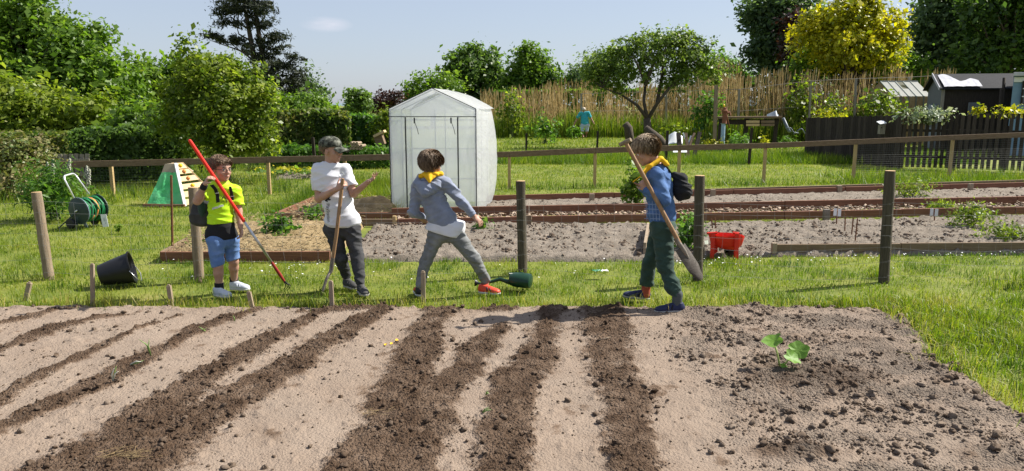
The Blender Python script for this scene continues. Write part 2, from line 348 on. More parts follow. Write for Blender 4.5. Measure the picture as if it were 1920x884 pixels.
fine = np.maximum(0, vnoise(X * 46 + 8, Y * 46) - 0.5) + 0.6 * np.maximum(0, vnoise(X * 70, Y * 70 + 2) - 0.45); Z += rough_r * 0.030 * fine * sstep(0.40, 0.58, fbm(X * 5 + 2, Y * 5, o=3))
Z += sstep(0.22, 0.04, inside) * (0.05 * lump + 0.05 * clump * lump2 + 0.02 * soft)
Z = Z * sstep(-0.02, 0.10, inside) - 0.12 * (1 - sstep(-0.06, 0.02, inside)) 
damp = row * (0.64 + 0.75 * (fbm(X * 7, Y * 7) - 0.5) + 0.35 * (fbm(X * 30, Y * 30, o=2) - 0.5) + 0.12 * clump) + (1 - row) * (0.10 + 0.6 * (fbm(X * 3 + 4, Y * 3) - 0.45) + 0.30 * halo * sstep(0.42, 0.66, fbm(X * 14, Y * 14, o=3)) + 0.35 * sstep(0.60, 0.74, fbm(X * 9 + 3, Y * 9 + 7, o=5, g=0.62)) + 0.25 * sstep(0.16, 0.0, inside) * fbm(X * 8, Y * 8) + rough_r * (0.02 + 0.9 * rl))
damp = np.clip(np.maximum(damp, np.clip(patch, 0, 0.75)), 0, 1); damp = np.clip(np.maximum(damp, np.clip(patch2, 0, 0.85)), 0, 1)
SOIL_X, SOIL_Y, SOIL_Z, SOIL_ROW, SOIL_D = gx, gy, Z, row, damp
def soil_at(x, y, A=None):
    i = np.clip(((np.asarray(x) - gx[0]) / STEP).astype(int), 0, len(gx) - 1); j = np.clip(((np.asarray(y) - gy[0]) / STEP).astype(int), 0, len(gy) - 1)
    return (Z if A is None else A)[j, i]
SZ = Z
keep = (inside[:-1, :-1] > -0.09) & (np.abs(X[:-1, :-1]) < 0.72 * Y[:-1, :-1] + 1.1)
nx = len(gx); jj, ii = np.nonzero(keep); a = jj * nx + ii
F4 = np.stack([a, a + 1, a + nx + 1, a + nx], 1); used, inv = np.unique(F4, return_inverse=True)
obj('vegetable_bed_soil', npmesh('vegetable_bed_soil', np.stack([X, Y, Z], -1).reshape(-1, 3)[used], inv.reshape(-1, 4), {'damp': damp.ravel()[used], 'rough': np.clip(0.36 + 0.6 * row + rough_r * (0.2 + 0.7 * sstep(0.40, 0.58, fbm(X * 5 + 2, Y * 5, o=3))) + 0.3 * halo + patch, 0, 1).ravel()[used], 'cool': np.clip(rough_r * (0.10 + 0.75 * sstep(0.42, 0.66, fbm(X * 5 + 2, Y * 5, o=4))) + 0.18 * (1 - row) * sstep(0.45, 0.65, fbm(X * 2.2 + 6, Y * 2.2, o=3)), 0, 1).ravel()[used]}, True, MATS['soil']), None, 'structure')

# ---- clods and crumbs lying on the bed
def ico(sub):
    b = bmesh.new(); bmesh.ops.create_icosphere(b, subdivisions=sub, radius=1.0); b.verts.ensure_lookup_table()
    v = np.array([p.co[:] for p in b.verts]); f = np.array([[q.index for q in t.verts] for t in b.faces]); b.free(); return v, f
def scatter(cx, cy, cz, r, sub, dmp, seed):
    R = np.random.default_rng(seed); v, f = ico(sub); n = len(cx)
    k = R.normal(size=(n, len(v), 3)) * 0.24 + v[None]
    ax = R.uniform(0.6, 1.25, (n, 1, 3)) * np.array([1, 1, 0.75])
    k = k * ax; th = R.uniform(0, 6.28, n); c, s = np.cos(th)[:, None], np.sin(th)[:, None]
    k = np.stack([k[..., 0] * c - k[..., 1] * s, k[..., 0] * s + k[..., 1] * c, k[..., 2]], -1) * r[:, None, None]
    k += np.stack([cx, cy, cz], -1)[:, None, :]
    Fv = (f[None] + (np.arange(n) * len(v))[:, None, None]).reshape(-1, 3)
    return k.reshape(-1, 3), Fv, np.repeat(dmp, len(v))
R = np.random.default_rng(11)
N = 145000
cx = R.uniform(-5.4, 4.6, N); cy = R.uniform(3.0, FARY, N) 
ok = (bed_in(cx, cy) > 0.02) & (np.abs(cx) < 0.72 * cy + 0.8); cx, cy = cx[ok], cy[ok]
rr = soil_at(cx, cy, SOIL_ROW); rgt = soil_at(cx, cy, rough_r); pt = np.clip(soil_at(cx, cy, patch) + soil_at(cx, cy, patch2), 0, 1)
clus = fbm(cx * 6 + 3, cy * 6, o=3)
prob = 0.022 + 0.30 * rr * sstep(0.42, 0.66, clus) + 0.10 * rr + 0.30 * np.exp(-((rr - 0.4) / 0.25) ** 2) * sstep(0.4, 0.6, clus) + 0.60 * rgt * sstep(0.44, 0.64, clus) + 0.05 * rgt + 0.25 * pt + 0.16 * sstep(0.58, 0.70, clus)
sel = R.random(len(cx)) < prob; cx, cy, rr, rgt, pt = cx[sel], cy[sel], rr[sel], rgt[sel], pt[sel]
rad = 0.0032 * (1 - R.random(len(cx))) ** -0.42; rad = np.clip(rad, 0.0030, 0.019) * (0.95 + 0.25 * rgt)
dm = np.clip(soil_at(cx, cy, SOIL_D) * 0.6 + R.uniform(-0.05, 0.45, len(cx)) + 0.05 - 0.12 * rgt, 0, 1)
cz = soil_at(cx, cy) + rad * 0.35
big = rad > 0.0135
V1, F1, A1 = scatter(cx[~big], cy[~big], cz[~big], rad[~big], 1, dm[~big], 1)
V2, F2, A2 = scatter(cx[big], cy[big], cz[big], rad[big], 2, dm[big], 2)
nsolo('soil_clods', np.vstack([V1, V2]), np.vstack([F1, F2 + len(V1)]), MATS['clod'], 'loose crumbs and clods of dry soil on the vegetable bed', 'soil', {'damp': np.concatenate([A1, A2])}, False, kind='stuff')
print('clods', len(cx), big.sum())

# ---- grass blades
def blades(x, y, z, h, w, seed, seg=2, lean=0.45, v=None):
    R = np.random.default_rng(seed); n = len(x)
    th = R.uniform(0, 6.283, n); ph = R.uniform(0, 6.283, n); ln = np.abs(R.normal(0, lean, n))
    d = np.stack([np.cos(th), np.sin(th), np.zeros(n)], -1); s = np.stack([np.cos(ph), np.sin(ph), np.zeros(n)], -1)
    b = np.stack([x, y, z], -1); up = np.array([0, 0, 1.0])
    tip = b + (up * (1 - 0.35 * ln)[:, None].clip(0.4) + d * ln[:, None]) * h[:, None]
    if seg == 1:
        V = np.stack([b - s * w[:, None] / 2, b + s * w[:, None] / 2, tip], 1).reshape(-1, 3); F = np.arange(n * 3).reshape(n, 3)
        return V, F, np.repeat(v, 3)
    mid = b + (up * 0.6 + d * (ln * 0.28)[:, None]) * h[:, None]
    V = np.stack([b - s * w[:, None] / 2, b + s * w[:, None] / 2, mid - s * w[:, None] * 0.42, mid + s * w[:, None] * 0.42, tip], 1).reshape(-1, 3)
    k = np.arange(n) * 5
    F = np.concatenate([np.stack([k, k + 1, k + 3], 1), np.stack([k, k + 3, k + 2], 1), np.stack([k + 2, k + 3, k + 4], 1)])
    return V, F, np.repeat(v, 5)
def join(L):
    V, F, A = [], [], []; o = 0
    for v, f, a in L: V.append(v); F.append(f + o); A.append(a); o += len(v)
    return np.vstack(V), np.vstack(F), np.concatenate(A)

def quad_in(x, y, quad):                     # inside convex quad of ground points
    s = np.ones(len(x), bool)
    for i in range(4):
        p, q = quad[i], quad[(i + 1) % 4]
        s &= ((q[0] - p[0]) * (y - p[1]) - (q[1] - p[1]) * (x - p[0])) > 0
    return s
BEDS = [  # bare beds beyond the wire fence, photo corners anticlockwise from near left
    [(560, 489), (1320, 489), (1310, 424), (690, 420)],
    [(1316, 481), (2300, 474), (2300, 398), (1300, 424)],
    [(300, 487), (622, 487), (690, 418), (400, 412)],
    [(520, 410), (735, 410), (735, 378), (590, 380)],
    [(735, 426), (2300, 396), (2300, 370), (735, 403)],
    [(915, 404), (2300, 372), (2300, 340), (915, 380)],
]
BEDQ = [[G(px, py) for px, py in q] for q in BEDS]
def on_bed(x, y):
    m = np.zeros(len(x), bool)
    for q in BEDQ: m |= quad_in(x, y, q)
    return m
def pick(n, x0, x1, y0, y1, R, fan=0.72, pad=0.9):
    x = R.uniform(x0, x1, n); y = R.uniform(y0, y1, n); k = np.abs(x) < fan * y + pad
    return x[k], y[k]
def tone(x, y, R):                           # dry and fresh patches of the sward
    return np.clip(0.33 + 0.8 * (fbm(x * 1.1 + 3, y * 1.1, o=4) - 0.5) + 0.75 * (fbm(x * 3.7 + 1, y * 3.7, o=3) - 0.5) + R.normal(0, 0.15, len(x)), 0, 1)
GL = []
R = np.random.default_rng(21)
# mown strip between the bed and the wire fence, and round the right-hand edge of the bed
x, y = pick(210000, -6.2, 6.6, 3.0, 9.0, R)
b = bed_in(x, y); k = (b < 0.015) & ~on_bed(x, y); x, y, b = x[k], y[k], b[k]
dens = 0.30 + 0.70 * sstep(0.38, 0.62, fbm(x * 4.5, y * 4.5, o=3)); k = R.random(len(x)) < dens; x, y, b = x[k], y[k], b[k]
edge = np.exp(-((b + 0.08) / 0.14) ** 2); side = sstep(1.0, 3.5, x) * sstep(6.6, 5.6, y)
h = (0.018 + 0.026 * R.random(len(x)) + 0.040 * sstep(0.5, 0.72, fbm(x * 3 + 8, y * 3)) ) * (1 + 1.1 * edge * R.random(len(x)) + 0.6 * side)
w = R.uniform(0.0035, 0.0065, len(x)) * (1 + 0.4 * side)
tuft = sstep(0.56, 0.72, fbm(x * 2.6 + 2, y * 2.6 + 9, o=3)); h = h * (1 + 0.9 * tuft)
GL.append(blades(x, y, np.full(len(x), -0.012), h, w, 31, 2, 0.75, np.clip(tone(x, y, R) - 0.22 * tuft + 0.22 * edge * R.random(len(x)), 0, 1)))
# long tussocks on the right and beside posts
tx, ty = [], []
for cx_, cy_, s_, n_ in [(3.05, 5.75, .16, 700), (3.5, 5.3, .2, 900), (3.9, 4.9, .2, 800), (4.3, 5.6, .25, 900), (3.3, 6.15, .2, 600), (2.75, 6.2, .14, 400), (3.75, 5.75, .18, 600), (4.6, 6.3, .3, 700), (4.9, 7.0, .3, 500), (2.4, 7.9, .2, 250), (-3.0, 7.35, .08, 120), (-4.6, 7.4, .08, 120), (.1, 7.45, .07, 110), (1.85, 7.35, .07, 110), (3.7, 7.35, .07, 110), (-.3, 6.45, .2, 260), (.9, 6.4, .16, 220), (-2.3, 6.42, .2, 240), (1.7, 6.45, .25, 240)]:
    tx.append(R.normal(cx_, s_, n_)); ty.append(R.normal(cy_, s_ * .7, n_))
x, y = np.concatenate(tx), np.concatenate(ty); k = (bed_in(x, y) < 0.02) & ~on_bed(x, y); x, y = x[k], y[k]; n = len(x)
GL.append(blades(x, y, np.full(n, -0.01), R.uniform(0.05, 0.14, n) * np.where(x > 2.3, 1.0, 0.7), R.uniform(0.004, 0.007, n), 33, 2, 0.65, np.clip(R.normal(0.28, 0.2, n), 0, 1)))
# straggling blades that hang over the soil
x, y = pick(60000, -6, 6.4, 3.0, 6.6, R); b = bed_in(x, y); k = (b > -0.12) & (b < 0.14 * R.random(len(x)) ** 2); x, y = x[k], y[k]
GL.append(blades(x, y, np.full(len(x), 0.0), R.uniform(0.05, 0.16, len(x)), R.uniform(0.003, 0.006, len(x)), 32, 2, 1.0, np.clip(R.normal(0.6, 0.3, len(x)), 0, 1)))
V, F, A = join(GL)
nsolo('mown_grass', V, F, MATS['grass_blade'], 'sunlit mown grass strip between the vegetable bed and the wire fence', 'grass', {'v': A}, False, kind='stuff')
# garden lawn beyond the wire fence, longer grass behind the rail fence
GL = []
def zone(n, x0, x1, y0, y1, h0, h1, w0, w1, seed, mask=None, dv=0.0, lean=0.5, patchy=0.5):
    R = np.random.default_rng(seed); x, y = pick(n, x0, x1, y0, y1, R); k = ~on_bed(x, y)
    if mask is not None: k &= mask(x, y)
    k &= R.random(len(x)) < (1 - patchy) + patchy * sstep(0.35, 0.6, fbm(x * 2.2, y * 2.2, o=3))
    x, y = x[k], y[k]; n = len(x)
    GL.append(blades(x, y, gz(x, y) + 0.004, R.uniform(h0, h1, n), R.uniform(w0, w1, n), seed, 1, lean, np.clip(tone(x, y, R) + dv, 0, 1)))
zone(90000, -8.5, 8, 9.0, 13.2, 0.03, 0.075, 0.006, 0.010, 41)
zone(90000, -11, 12.5, 13.2, 22.0, 0.03, 0.08, 0.010, 0.016, 42)
zone(26000, -12, 13, 14.2, 17.5, 0.10, 0.26, 0.010, 0.016, 43, lambda x, y: np.abs(y - (15.7 + 0.12 * x)) < 0.35, -0.12)     # uncut along the rail fence
zone(40000, -4, 14, 22.0, 25.5, 0.14, 0.38, 0.014, 0.022, 44, None, -0.16)
zone(60000, -16, 26, 25.5, 40, 0.06, 0.16, 0.02, 0.032, 45)
zone(26000, -14, -4.6, 12.5, 22, 0.10, 0.30, 0.012, 0.02, 46, lambda x, y: fbm(x * 0.9, y * 0.9) > 0.5, -0.1)
zone(16000, -3.9, -1.5, 11.5, 16.5, 0.12, 0.34, 0.010, 0.016, 47, lambda x, y: x < -1.75, -0.05)                                # tall weeds left of the greenhouse
zone(6000, 7.5, 14, 15.5, 18.5, 0.12, 0.34, 0.012, 0.018, 48, None, -0.1)
V, F, A = join(GL)
nsolo('lawn_grass', V, F, MATS['grass_blade'], 'rough green lawn grass of the gardens beyond the wire fence', 'grass', {'v': A}, False, kind='stuff')
print('grass tris', len(F))
# daisies
R = np.random.default_rng(55); L = []
def daisies(n, cxp, cyp, sx, sy):
    c = G(cxp, cyp); return R.normal(c[0], sx, n), R.normal(c[1], sy, n)
pts = [daisies(40, 1580, 488, 0.9, 0.10), daisies(22, 1430, 492, 0.5, 0.16), daisies(30, 570, 512, 0.30, 0.14), daisies(12, 900, 505, 1.0, 0.3), daisies(20, 1260, 478, 0.35, 0.15), daisies(14, 1100, 520, 2.5, 0.4), daisies(14, 1880, 478, 0.3, 0.1), daisies(26, 1290, 500, 0.25, 0.12), daisies(10, 420, 500, 1.2, 0.3)]
x = np.concatenate([p[0] for p in pts]); y = np.concatenate([p[1] for p in pts]); k = (bed_in(x, y) < -0.05) & ~on_bed(x, y); x, y = x[k], y[k]
Vd, Fd = [], []
for i, (a, b) in enumerate(zip(x, y)):
    r = R.uniform(0.006, 0.010); zc = R.uniform(0.03, 0.07); t = np.arange(7) * 2 * math.pi / 7; n0 = len(Vd)
    nx_, ny_ = R.normal(0, 0.35, 2)
    Vd += [(a + r * math.cos(q), b + r * math.sin(q), zc + r * (nx_ * math.cos(q) + ny_ * math.sin(q))) for q in t] + [(a, b, zc + 0.004)]
    Fd += [(n0 + j, n0 + (j + 1) % 7, n0 + 7) for j in range(7)]
nsolo('daisies', np.array(Vd), np.array(Fd), MATS['daisy'], 'small white daisies scattered in the mown grass', 'flowers', {'v': R.random(len(Vd))}, False, kind='stuff')

# ---- beds behind the wire fence: bare soil sheets
def soilsheet(name, q, mat, z0, amp, step, bulge=0.0, fr=9, kind='structure'):
    p = [G(*c) for c in q]
    n = int(max(np.linalg.norm(p[1] - p[0]), np.linalg.norm(p[2] - p[3])) / step); m = int(max(np.linalg.norm(p[3] - p[0]), np.linalg.norm(p[2] - p[1])) / step)
    u, v = np.meshgrid(np.linspace(0, 1, n + 1), np.linspace(0, 1, m + 1)); u = u[..., None]; v = v[..., None]
    Q = (p[0] * (1 - u) + p[1] * u) * (1 - v) + (p[3] * (1 - u) + p[2] * u) * v
    x, y = Q[..., 0], Q[..., 1]; e = np.minimum(np.minimum(u, 1 - u)[..., 0] * n, np.minimum(v, 1 - v)[..., 0] * m) * step
    z = z0 + amp * (fbm(x * fr, y * fr, o=4) - 0.35) + amp * 0.9 * np.maximum(0, vnoise(x * fr * 4, y * fr * 4) - 0.5) + bulge * sstep(0, 0.35, e)
    z = np.where(e < 0.02, -0.06, z)
    a = (np.arange(m)[:, None] * (n + 1) + np.arange(n)[None]).ravel()
    o = obj(name, npmesh(name, np.stack([x, y, z], -1).reshape(-1, 3), np.stack([a, a + 1, a + n + 2, a + n + 1], 1), None, True, MATS[mat]), None, kind)
    return o
soilsheet('garden_bed_soil', [(640, 489), (1322, 489), (1310, 424), (705, 421)], 'garden_soil', 0.015, 0.11, 0.042)
soilsheet('garden_bed_soil', [(1318, 481), (2300, 474), (2300, 396), (1296, 424)], 'garden_soil', 0.015, 0.10, 0.05)
soilsheet('garden_bed_soil', [(905, 404), (2300, 372), (2300, 343), (905, 382)], 'garden_soil', 0.02, 0.10, 0.07)
# ================================================================== timber: beds, fences
def plank(parent, a, b, h, t, mat, z0=0.0, name='plank', bevel=0.004):
    """board standing on edge from a to b (ground points)"""
    a = np.array(a, float); b = np.array(b, float); L = np.linalg.norm(b[:2] - a[:2]); m = MB()
    m.box((L / 2, 0, h / 2), (L, t, h)); me = m.mesh(name, np.zeros(3), MATS[mat], False, bevel)
    o = obj(name, me, parent); org = ORG[parent.name]
    o.location = (a[0] - org[0], a[1] - org[1], a[2] + z0 - org[2]); o.rotation_euler = (random.uniform(-.03, .03), 0, math.atan2(b[1] - a[1], b[0] - a[0]))
    return o
def strip(parent, a, b, n, h, t, mat, jit=0.006, z0=0.0):
    a, b = np.array(a), np.array(b)
    for i in range(n):
        p, q = a + (b - a) * (i / n), a + (b - a) * ((i + 1) / n - 0.0008)
        d = random.uniform(-jit, jit); plank(parent, p + [0, d, 0], q + [0, d, 0], h * random.uniform(0.96, 1.03), t, mat, z0)
def block(parent, c, sx, sy, h, mat, name='corner_post', rz=0.0):
    m = MB(); m.box((0, 0, h / 2), (sx, sy, h)); o = obj(name, m.mesh(name, np.zeros(3), MATS[mat], False, 0.006), parent)
    org = ORG[parent.name]; o.location = (c[0] - org[0], c[1] - org[1], c[2] - org[2]); o.rotation_euler = (0, 0, rz); return o

def flakes(n, quad, z0, z1, size, seed, asp=0.5):
    R = np.random.default_rng(seed); p = [np.array(q) for q in quad]
    u, v = R.random((n, 1)), R.random((n, 1)); c = (p[0] * (1 - u) + p[1] * u) * (1 - v) + (p[3] * (1 - u) + p[2] * u) * v
    c[:, 2] = R.uniform(z0, z1, n); t = R.normal(size=(n, 3)) * [1, 1, 0.35]; t /= np.linalg.norm(t, axis=1)[:, None]
    nn = R.normal(size=(n, 3)) * 0.5 + [0, 0, 1]; s = np.cross(nn, t); s /= np.linalg.norm(s, axis=1)[:, None]
    L = size * R.uniform(0.5, 1.4, (n, 1)); w = L * asp * R.uniform(0.5, 1, (n, 1)); up = np.cross(t, s) * (L * 0.10)
    V = np.stack([c - t * L / 2 - s * w / 2, c + t * L / 2 - s * w / 2, c + t * L / 2 + s * w / 2, c - t * L / 2 + s * w / 2], 1)
    V = np.concatenate([V, V + np.where(up[:, 2:] > 0, up, -up)[:, None, :]], 1).reshape(-1, 3); k = (np.arange(n) * 8)[:, None, None]
    F = np.array([(4, 5, 6, 7), (0, 1, 5, 4), (1, 2, 6, 5), (2, 3, 7, 6), (3, 0, 4, 7)])[None] + k
    return V, F.reshape(-1, 4), np.repeat(R.random(n), 8)

def mound(q, z0, hgt, step, seed, fr=5):      # heaped straw inside a bed
    p = [np.array(c) for c in q]; n = int(np.linalg.norm(p[1] - p[0]) / step) + 2; m = int(np.linalg.norm(p[3] - p[0]) / step) + 2
    u, v = np.meshgrid(np.linspace(0, 1, n + 1), np.linspace(0, 1, m + 1)); U, Vv = u[..., None], v[..., None]
    Q = (p[0] * (1 - U) + p[1] * U) * (1 - Vv) + (p[3] * (1 - U) + p[2] * U) * Vv
    x, y = Q[..., 0], Q[..., 1]; e = np.minimum(np.minimum(u, 1 - u), np.minimum(v, 1 - v))
    z = z0 + hgt * sstep(0, 0.3, e) * (0.5 + fbm(x * fr + seed, y * fr, o=3)) + 0.03 * (fbm(x * 22, y * 22, o=3) - 0.5); z = np.where(e <= 0, -0.02, z)
    a = (np.arange(m)[:, None] * (n + 1) + np.arange(n)[None]).ravel()
    return np.stack([x, y, z], -1).reshape(-1, 3), np.stack([a, a + 1, a + n + 2, a + n + 1], 1)

# straw-mulched strawberry bed with a broken front board
A, B, C, D = G(302, 490), G(619, 489), G(688, 419), G(352, 461)
t = thing('raised_bed', 'straw mulched strawberry bed with a low brown front board beside the boy in yellow', 'raised bed', (A + B) / 2)
plank(t, A, B, 0.105, 0.035, 'bed_plank'); plank(t, D, A + [0, 0.02, 0], 0.105, 0.035, 'bed_plank_brown')
block(t, B + np.array([-0.02, 0.05, 0]), 0.05, 0.05, 0.11, 'bed_plank_brown')
V, F = mound([A + [0.04, 0.03, 0], B + [0.02, 0.03, 0], C, G(405, 425)], 0.05, 0.10, 0.04, 3)
npart('straw_mulch', V, F, MATS['straw'], t)
V, F, Av = flakes(2600, [A + [0.05, 0.05, 0], B + [0, 0.05, 0], C, G(405, 425)], 0.06, 0.19, 0.055, 5, 0.07)
npart('straw_stalks', V, F, MATS['dry_blade'], t, {'v': Av}, False, kind='stuff')
# second straw bed
A, B, C, D = G(517, 413), G(738, 412), G(738, 378), G(588, 381)
t2 = thing('raised_bed', 'straw covered bed corner with a sand heap left of the greenhouse', 'raised bed', (A + B) / 2)
plank(t2, A, B, 0.11, 0.04, 'bed_plank'); plank(t2, A + [0, 0.03, 0], D, 0.11, 0.04, 'bed_plank')
A2, B2 = G(517, 424), G(738, 424); plank(t2, A2 + [0.02, 0, 0], B2, 0.10, 0.04, 'bed_plank_brown')
block(t2, G(740, 426), 0.05, 0.06, 0.16, 'new_wood')
V, F = mound([A + [0.05, 0.04, 0], B + [0, 0.04, 0], C, D], 0.05, 0.07, 0.05, 8)
npart('straw_mulch', V, F, MATS['straw'], t2)
V, F, Av = flakes(1200, [A + [0.05, 0.04, 0], B, C, D], 0.05, 0.14, 0.06, 6, 0.07)
npart('straw_stalks', V, F, MATS['dry_blade'], t2, {'v': Av}, False, kind='stuff')
# sand heap behind it
c = G(702, 402); u, v = np.meshgrid(np.linspace(0, 2 * math.pi, 49), np.linspace(0, 1, 17))
rx = 0.40 * v * (1 + 0.3 * (fbm(np.cos(u) * 2 + 5, np.sin(u) * 2) - 0.5)); X_, Y_ = c[0] + rx * np.cos(u) * 1.1, c[1] + 0.15 + rx * np.sin(u) * 0.7
Z_ = 0.40 * (1 - v ** 1.5) * (0.8 + 0.6 * (fbm(X_ * 5, Y_ * 5) - 0.4)) - 0.02; a = (np.arange(16)[:, None] * 49 + np.arange(48)[None]).ravel()
nsolo('sand_heap', np.stack([X_, Y_, Z_], -1).reshape(-1, 3), np.stack([a, a + 1, a + 50, a + 49], 1), MATS['straw'], 'heap of pale sand and straw beside the greenhouse', 'heap')

# wood-chip path between two rows of red-brown boards
A, B, C, D = G(745, 426), G(2300, 394), G(2300, 379), G(735, 412)
t = thing('chip_path', 'long wood chip path between two red brown boards across the garden', 'path edging', (A + B) / 2)
strip(t, A, B, 7, 0.12, 0.045, 'bed_plank'); strip(t, D, C, 7, 0.15, 0.045, 'bed_plank', z0=0.02)
V, F, Av = flakes(3600, [A + [0, 0.05, 0], B + [0, 0.05, 0], C - [0, 0.05, 0], D - [0, 0.05, 0]], 0.01, 0.085, 0.065, 9, 0.5)
npart('wood_chips', V, F, MATS['chip'], t, {'v': Av}, False, kind='stuff')
for px, py in ((1546, 413), (1848, 406), (990, 425)): block(t, G(px, py) + np.array([0, -0.05, 0]), 0.09, 0.07, 0.17, 'old_steel' if px == 1546 else 'bed_plank_brown')
# far edging in front of the rail fence
A, B = G(912, 382), G(2300, 345)
t = thing('bed_edging', 'far double row of red brown boards in front of the rail fence', 'bed edging', (A + B) / 2)
strip(t, A, B, 7, 0.14, 0.045, 'bed_plank')
A2, B2 = G(1215, 373), G(2300, 338); strip(t, A2, B2, 5, 0.15, 0.045, 'bed_plank_brown')
for px, py in ((1109, 381), (1335, 372), (1571, 364), (1816, 360)): block(t, G(px, py) + np.array([0, -0.05, 0]), 0.09, 0.06, 0.17, 'stake_wood')
# near right edging
A, B = G(1452, 478), G(2150, 473)
t = thing('bed_edging', 'single brown board edging the near bed on the right beside the daisies', 'bed edging', (A + B) / 2)
strip(t, A, B, 3, 0.115, 0.04, 'bed_plank_brown', z0=0.01)
block(t, A + np.array([-0.01, 0.0, 0]), 0.055, 0.06, 0.14, 'stake_wood')
# board end standing between the two beds, behind the boy with the spade
t = thing('bed_board', 'short weathered board standing in the bed behind the boy with the spade', 'board', G(1208, 482))
plank(t, G(1208, 481), G(1214, 440), 0.16, 0.03, 'stake_wood', name='board')

# clods and stones lying in the bare beds
R = np.random.default_rng(61); CL = []
for q, n_ in (([(645, 487), (1318, 487), (1308, 427), (708, 424)], 2200), ([(1322, 478), (2150, 472), (2150, 402), (1300, 427)], 2200), ([(912, 400), (2150, 373), (2150, 348), (912, 385)], 900)):
    p = [G(*c) for c in q]; u, v = R.random((n_, 1)), R.random((n_, 1)); c = (p[0] * (1 - u) + p[1] * u) * (1 - v) + (p[3] * (1 - u) + p[2] * u) * v
    k = R.random(n_) < 0.15 + sstep(0.42, 0.62, fbm(c[:, 0] * 3, c[:, 1] * 3, o=3)); CL.append(c[k])
c = np.vstack(CL); r = np.clip(0.010 * (1 - R.random(len(c))) ** -0.35, 0.008, 0.035)
V, F, A = scatter(c[:, 0], c[:, 1], np.full(len(c), 0.05), r, 1, np.clip(R.normal(0.18, 0.22, len(c)), 0, 1), 62)
nsolo('garden_clods', V, F, MATS['clod'], 'grey clods and stones lying in the bare garden beds', 'soil', {'damp': A}, False, kind='stuff')
# ---- near post and wire fence
POSTS = [(92, 521, 68, 361, 9.0), (374, 526, 362, 352, 9.0), (980, 513, 976, 340, 8.6), (1308, 527, 1312, 330, 9.2), (1657, 527, 1669, 321, 9.4), (2030, 525, 2052, 330, 9.0)]
nf = thing('wire_fence', 'post and wire fence with round wooden posts across the middle', 'fence', (0, 7.4, 0))
tops = []
for i, (bx, by, tx, ty, r) in enumerate(POSTS):
    b = G(bx, by); tp = P(tx, ty, b[1] + 0.02); rad = S(r, b[1]); m = MB(); n = 12
    pts = [b + (tp - b) * k for k in np.linspace(-0.12, 1, 9)]
    m.tube(pts[:-1] + [pts[-1]], [rad * (1.03 + 0.05 * math.sin(j * 2.1 + i * 1.7)) for j in range(9)], 16)
    o = m.part('post', MATS['post_wood' if i < 2 else 'post_wood_shaded'], nf, 'auto')
    m = MB(); d = nrm(tp - b); m.lathe(tp, d, [(0.0, rad * 0.99), (0.004, rad * 0.93)], 16); m.part('post_top', MATS['post_top'], o)
    tops.append((b, tp, rad))
tops = [(np.array([-6.6, 7.4, 0]), np.array([-6.7, 7.4, 0.85]), 0.05)] + tops
HW = [0.06, 0.20, 0.34, 0.46, 0.57, 0.67, 0.775]
for (b0, t0, r0), (b1, t1, r1) in zip(tops[:-1], tops[1:]):
    m = MB(); L = np.linalg.norm(b1 - b0)
    def wp(s, z, b0=b0, b1=b1, t0=t0, t1=t1, r0=r0):
        p = b0 + (b1 - b0) * s; lean = (t0 - b0) * (1 - s) + (t1 - b1) * s
        return p + lean * (z / lean[2]) + np.array([0, -0.065 + 0.012 * math.sin(s * 9 + z * 5), 0.012 * math.sin(s * 5 + z * 9) - 0.03 * math.sin(s * math.pi)])
    for z in HW: m.tube([wp(s, z) for s in np.linspace(0, 1, 13)], 0.0009, 4, False)
    nv = int(L / 0.16)
    for i in range(nv + 1): m.tube([wp((i + 0.3) / nv + random.uniform(-.003, .003), z) for z in HW], 0.0007, 4, False)
    m.part('wire_mesh', MATS['wire'], nf, kind='stuff')

# ---- rear rail fence
RF = [(100, 372, 305), (212, 369, 303), (505, 360, 296), (648, 360, 293), (735, 360, 291), (955, 359, 286), (1115, 357, 279), (1272, 354, 274), (1432, 348, 270), (1600, 341, 263), (1780, 336, 255), (1960, 332, 248), (2200, 326, 240)]
FA, FB = G(100, 370), G(2200, 329)
def fp(px):                                   # point on the fence line seen at photo column px
    u = (px - PCX) / FPX; lo, hi = 0.0, 1.0; s = 0.5
    for _ in range(40):
        s = (lo + hi) / 2; q = FA + (FB - FA) * s; v = q[0] / (q[1] * CP + (CAMH) * SP)
        if v < u: lo = s
        else: hi = s
    return FA + (FB - FA) * s
rf = thing('rail_fence', 'low garden fence with one weathered top rail on pale square posts', 'fence', fp(960))
railp = [fp(px) * [1, 1, 0] + [0, 0, 1] * P(px, ty, fp(px)[1]) for px, by, ty in RF]
for i in range(0, len(RF) - 1):
    m = MB(); m.bar(railp[i] - [0, 0.03, 0.04], railp[i + 1] - [0.004, 0.03, 0.04], 0.035, 0.115); m.part('rail', MATS['rail_wood'], rf, False, 0.003)
for i, (px, by, ty) in enumerate(RF[1:], 1):
    q = fp(px); m = MB(); m.box((q[0], q[1] + 0.02, railp[i][2] / 2 - 0.06), (0.062, 0.062, railp[i][2] + 0.02)); m.part('post', MATS['new_wood'], rf, False, 0.004)
def netting(i0, i1, sp, r):
    m = MB()
    for i in range(i0, i1):
        a, b = fp(RF[i][0]), fp(RF[i + 1][0]); za, zb = railp[i][2] - 0.06, railp[i + 1][2] - 0.06; L = np.linalg.norm(b - a); n = int(L / sp)
        for k in range(n):
            s = k / n; q = a + (b - a) * s - [0, 0.052, 0]; m.tube([q, q + [0, 0, za + (zb - za) * s]], r, 3, False)
        for k in range(1, int(za / sp)):
            z = k * sp; m.tube([a + [0, -0.052, z], b + [0, -0.052, z]], r, 3, False)
    return m
netting(0, 3, 0.05, 0.0011).part('wire_netting', MATS['dark_wire'], rf, kind='stuff')
netting(9, 12, 0.05, 0.0011).part('wire_netting', MATS['dark_wire'], rf, kind='stuff')

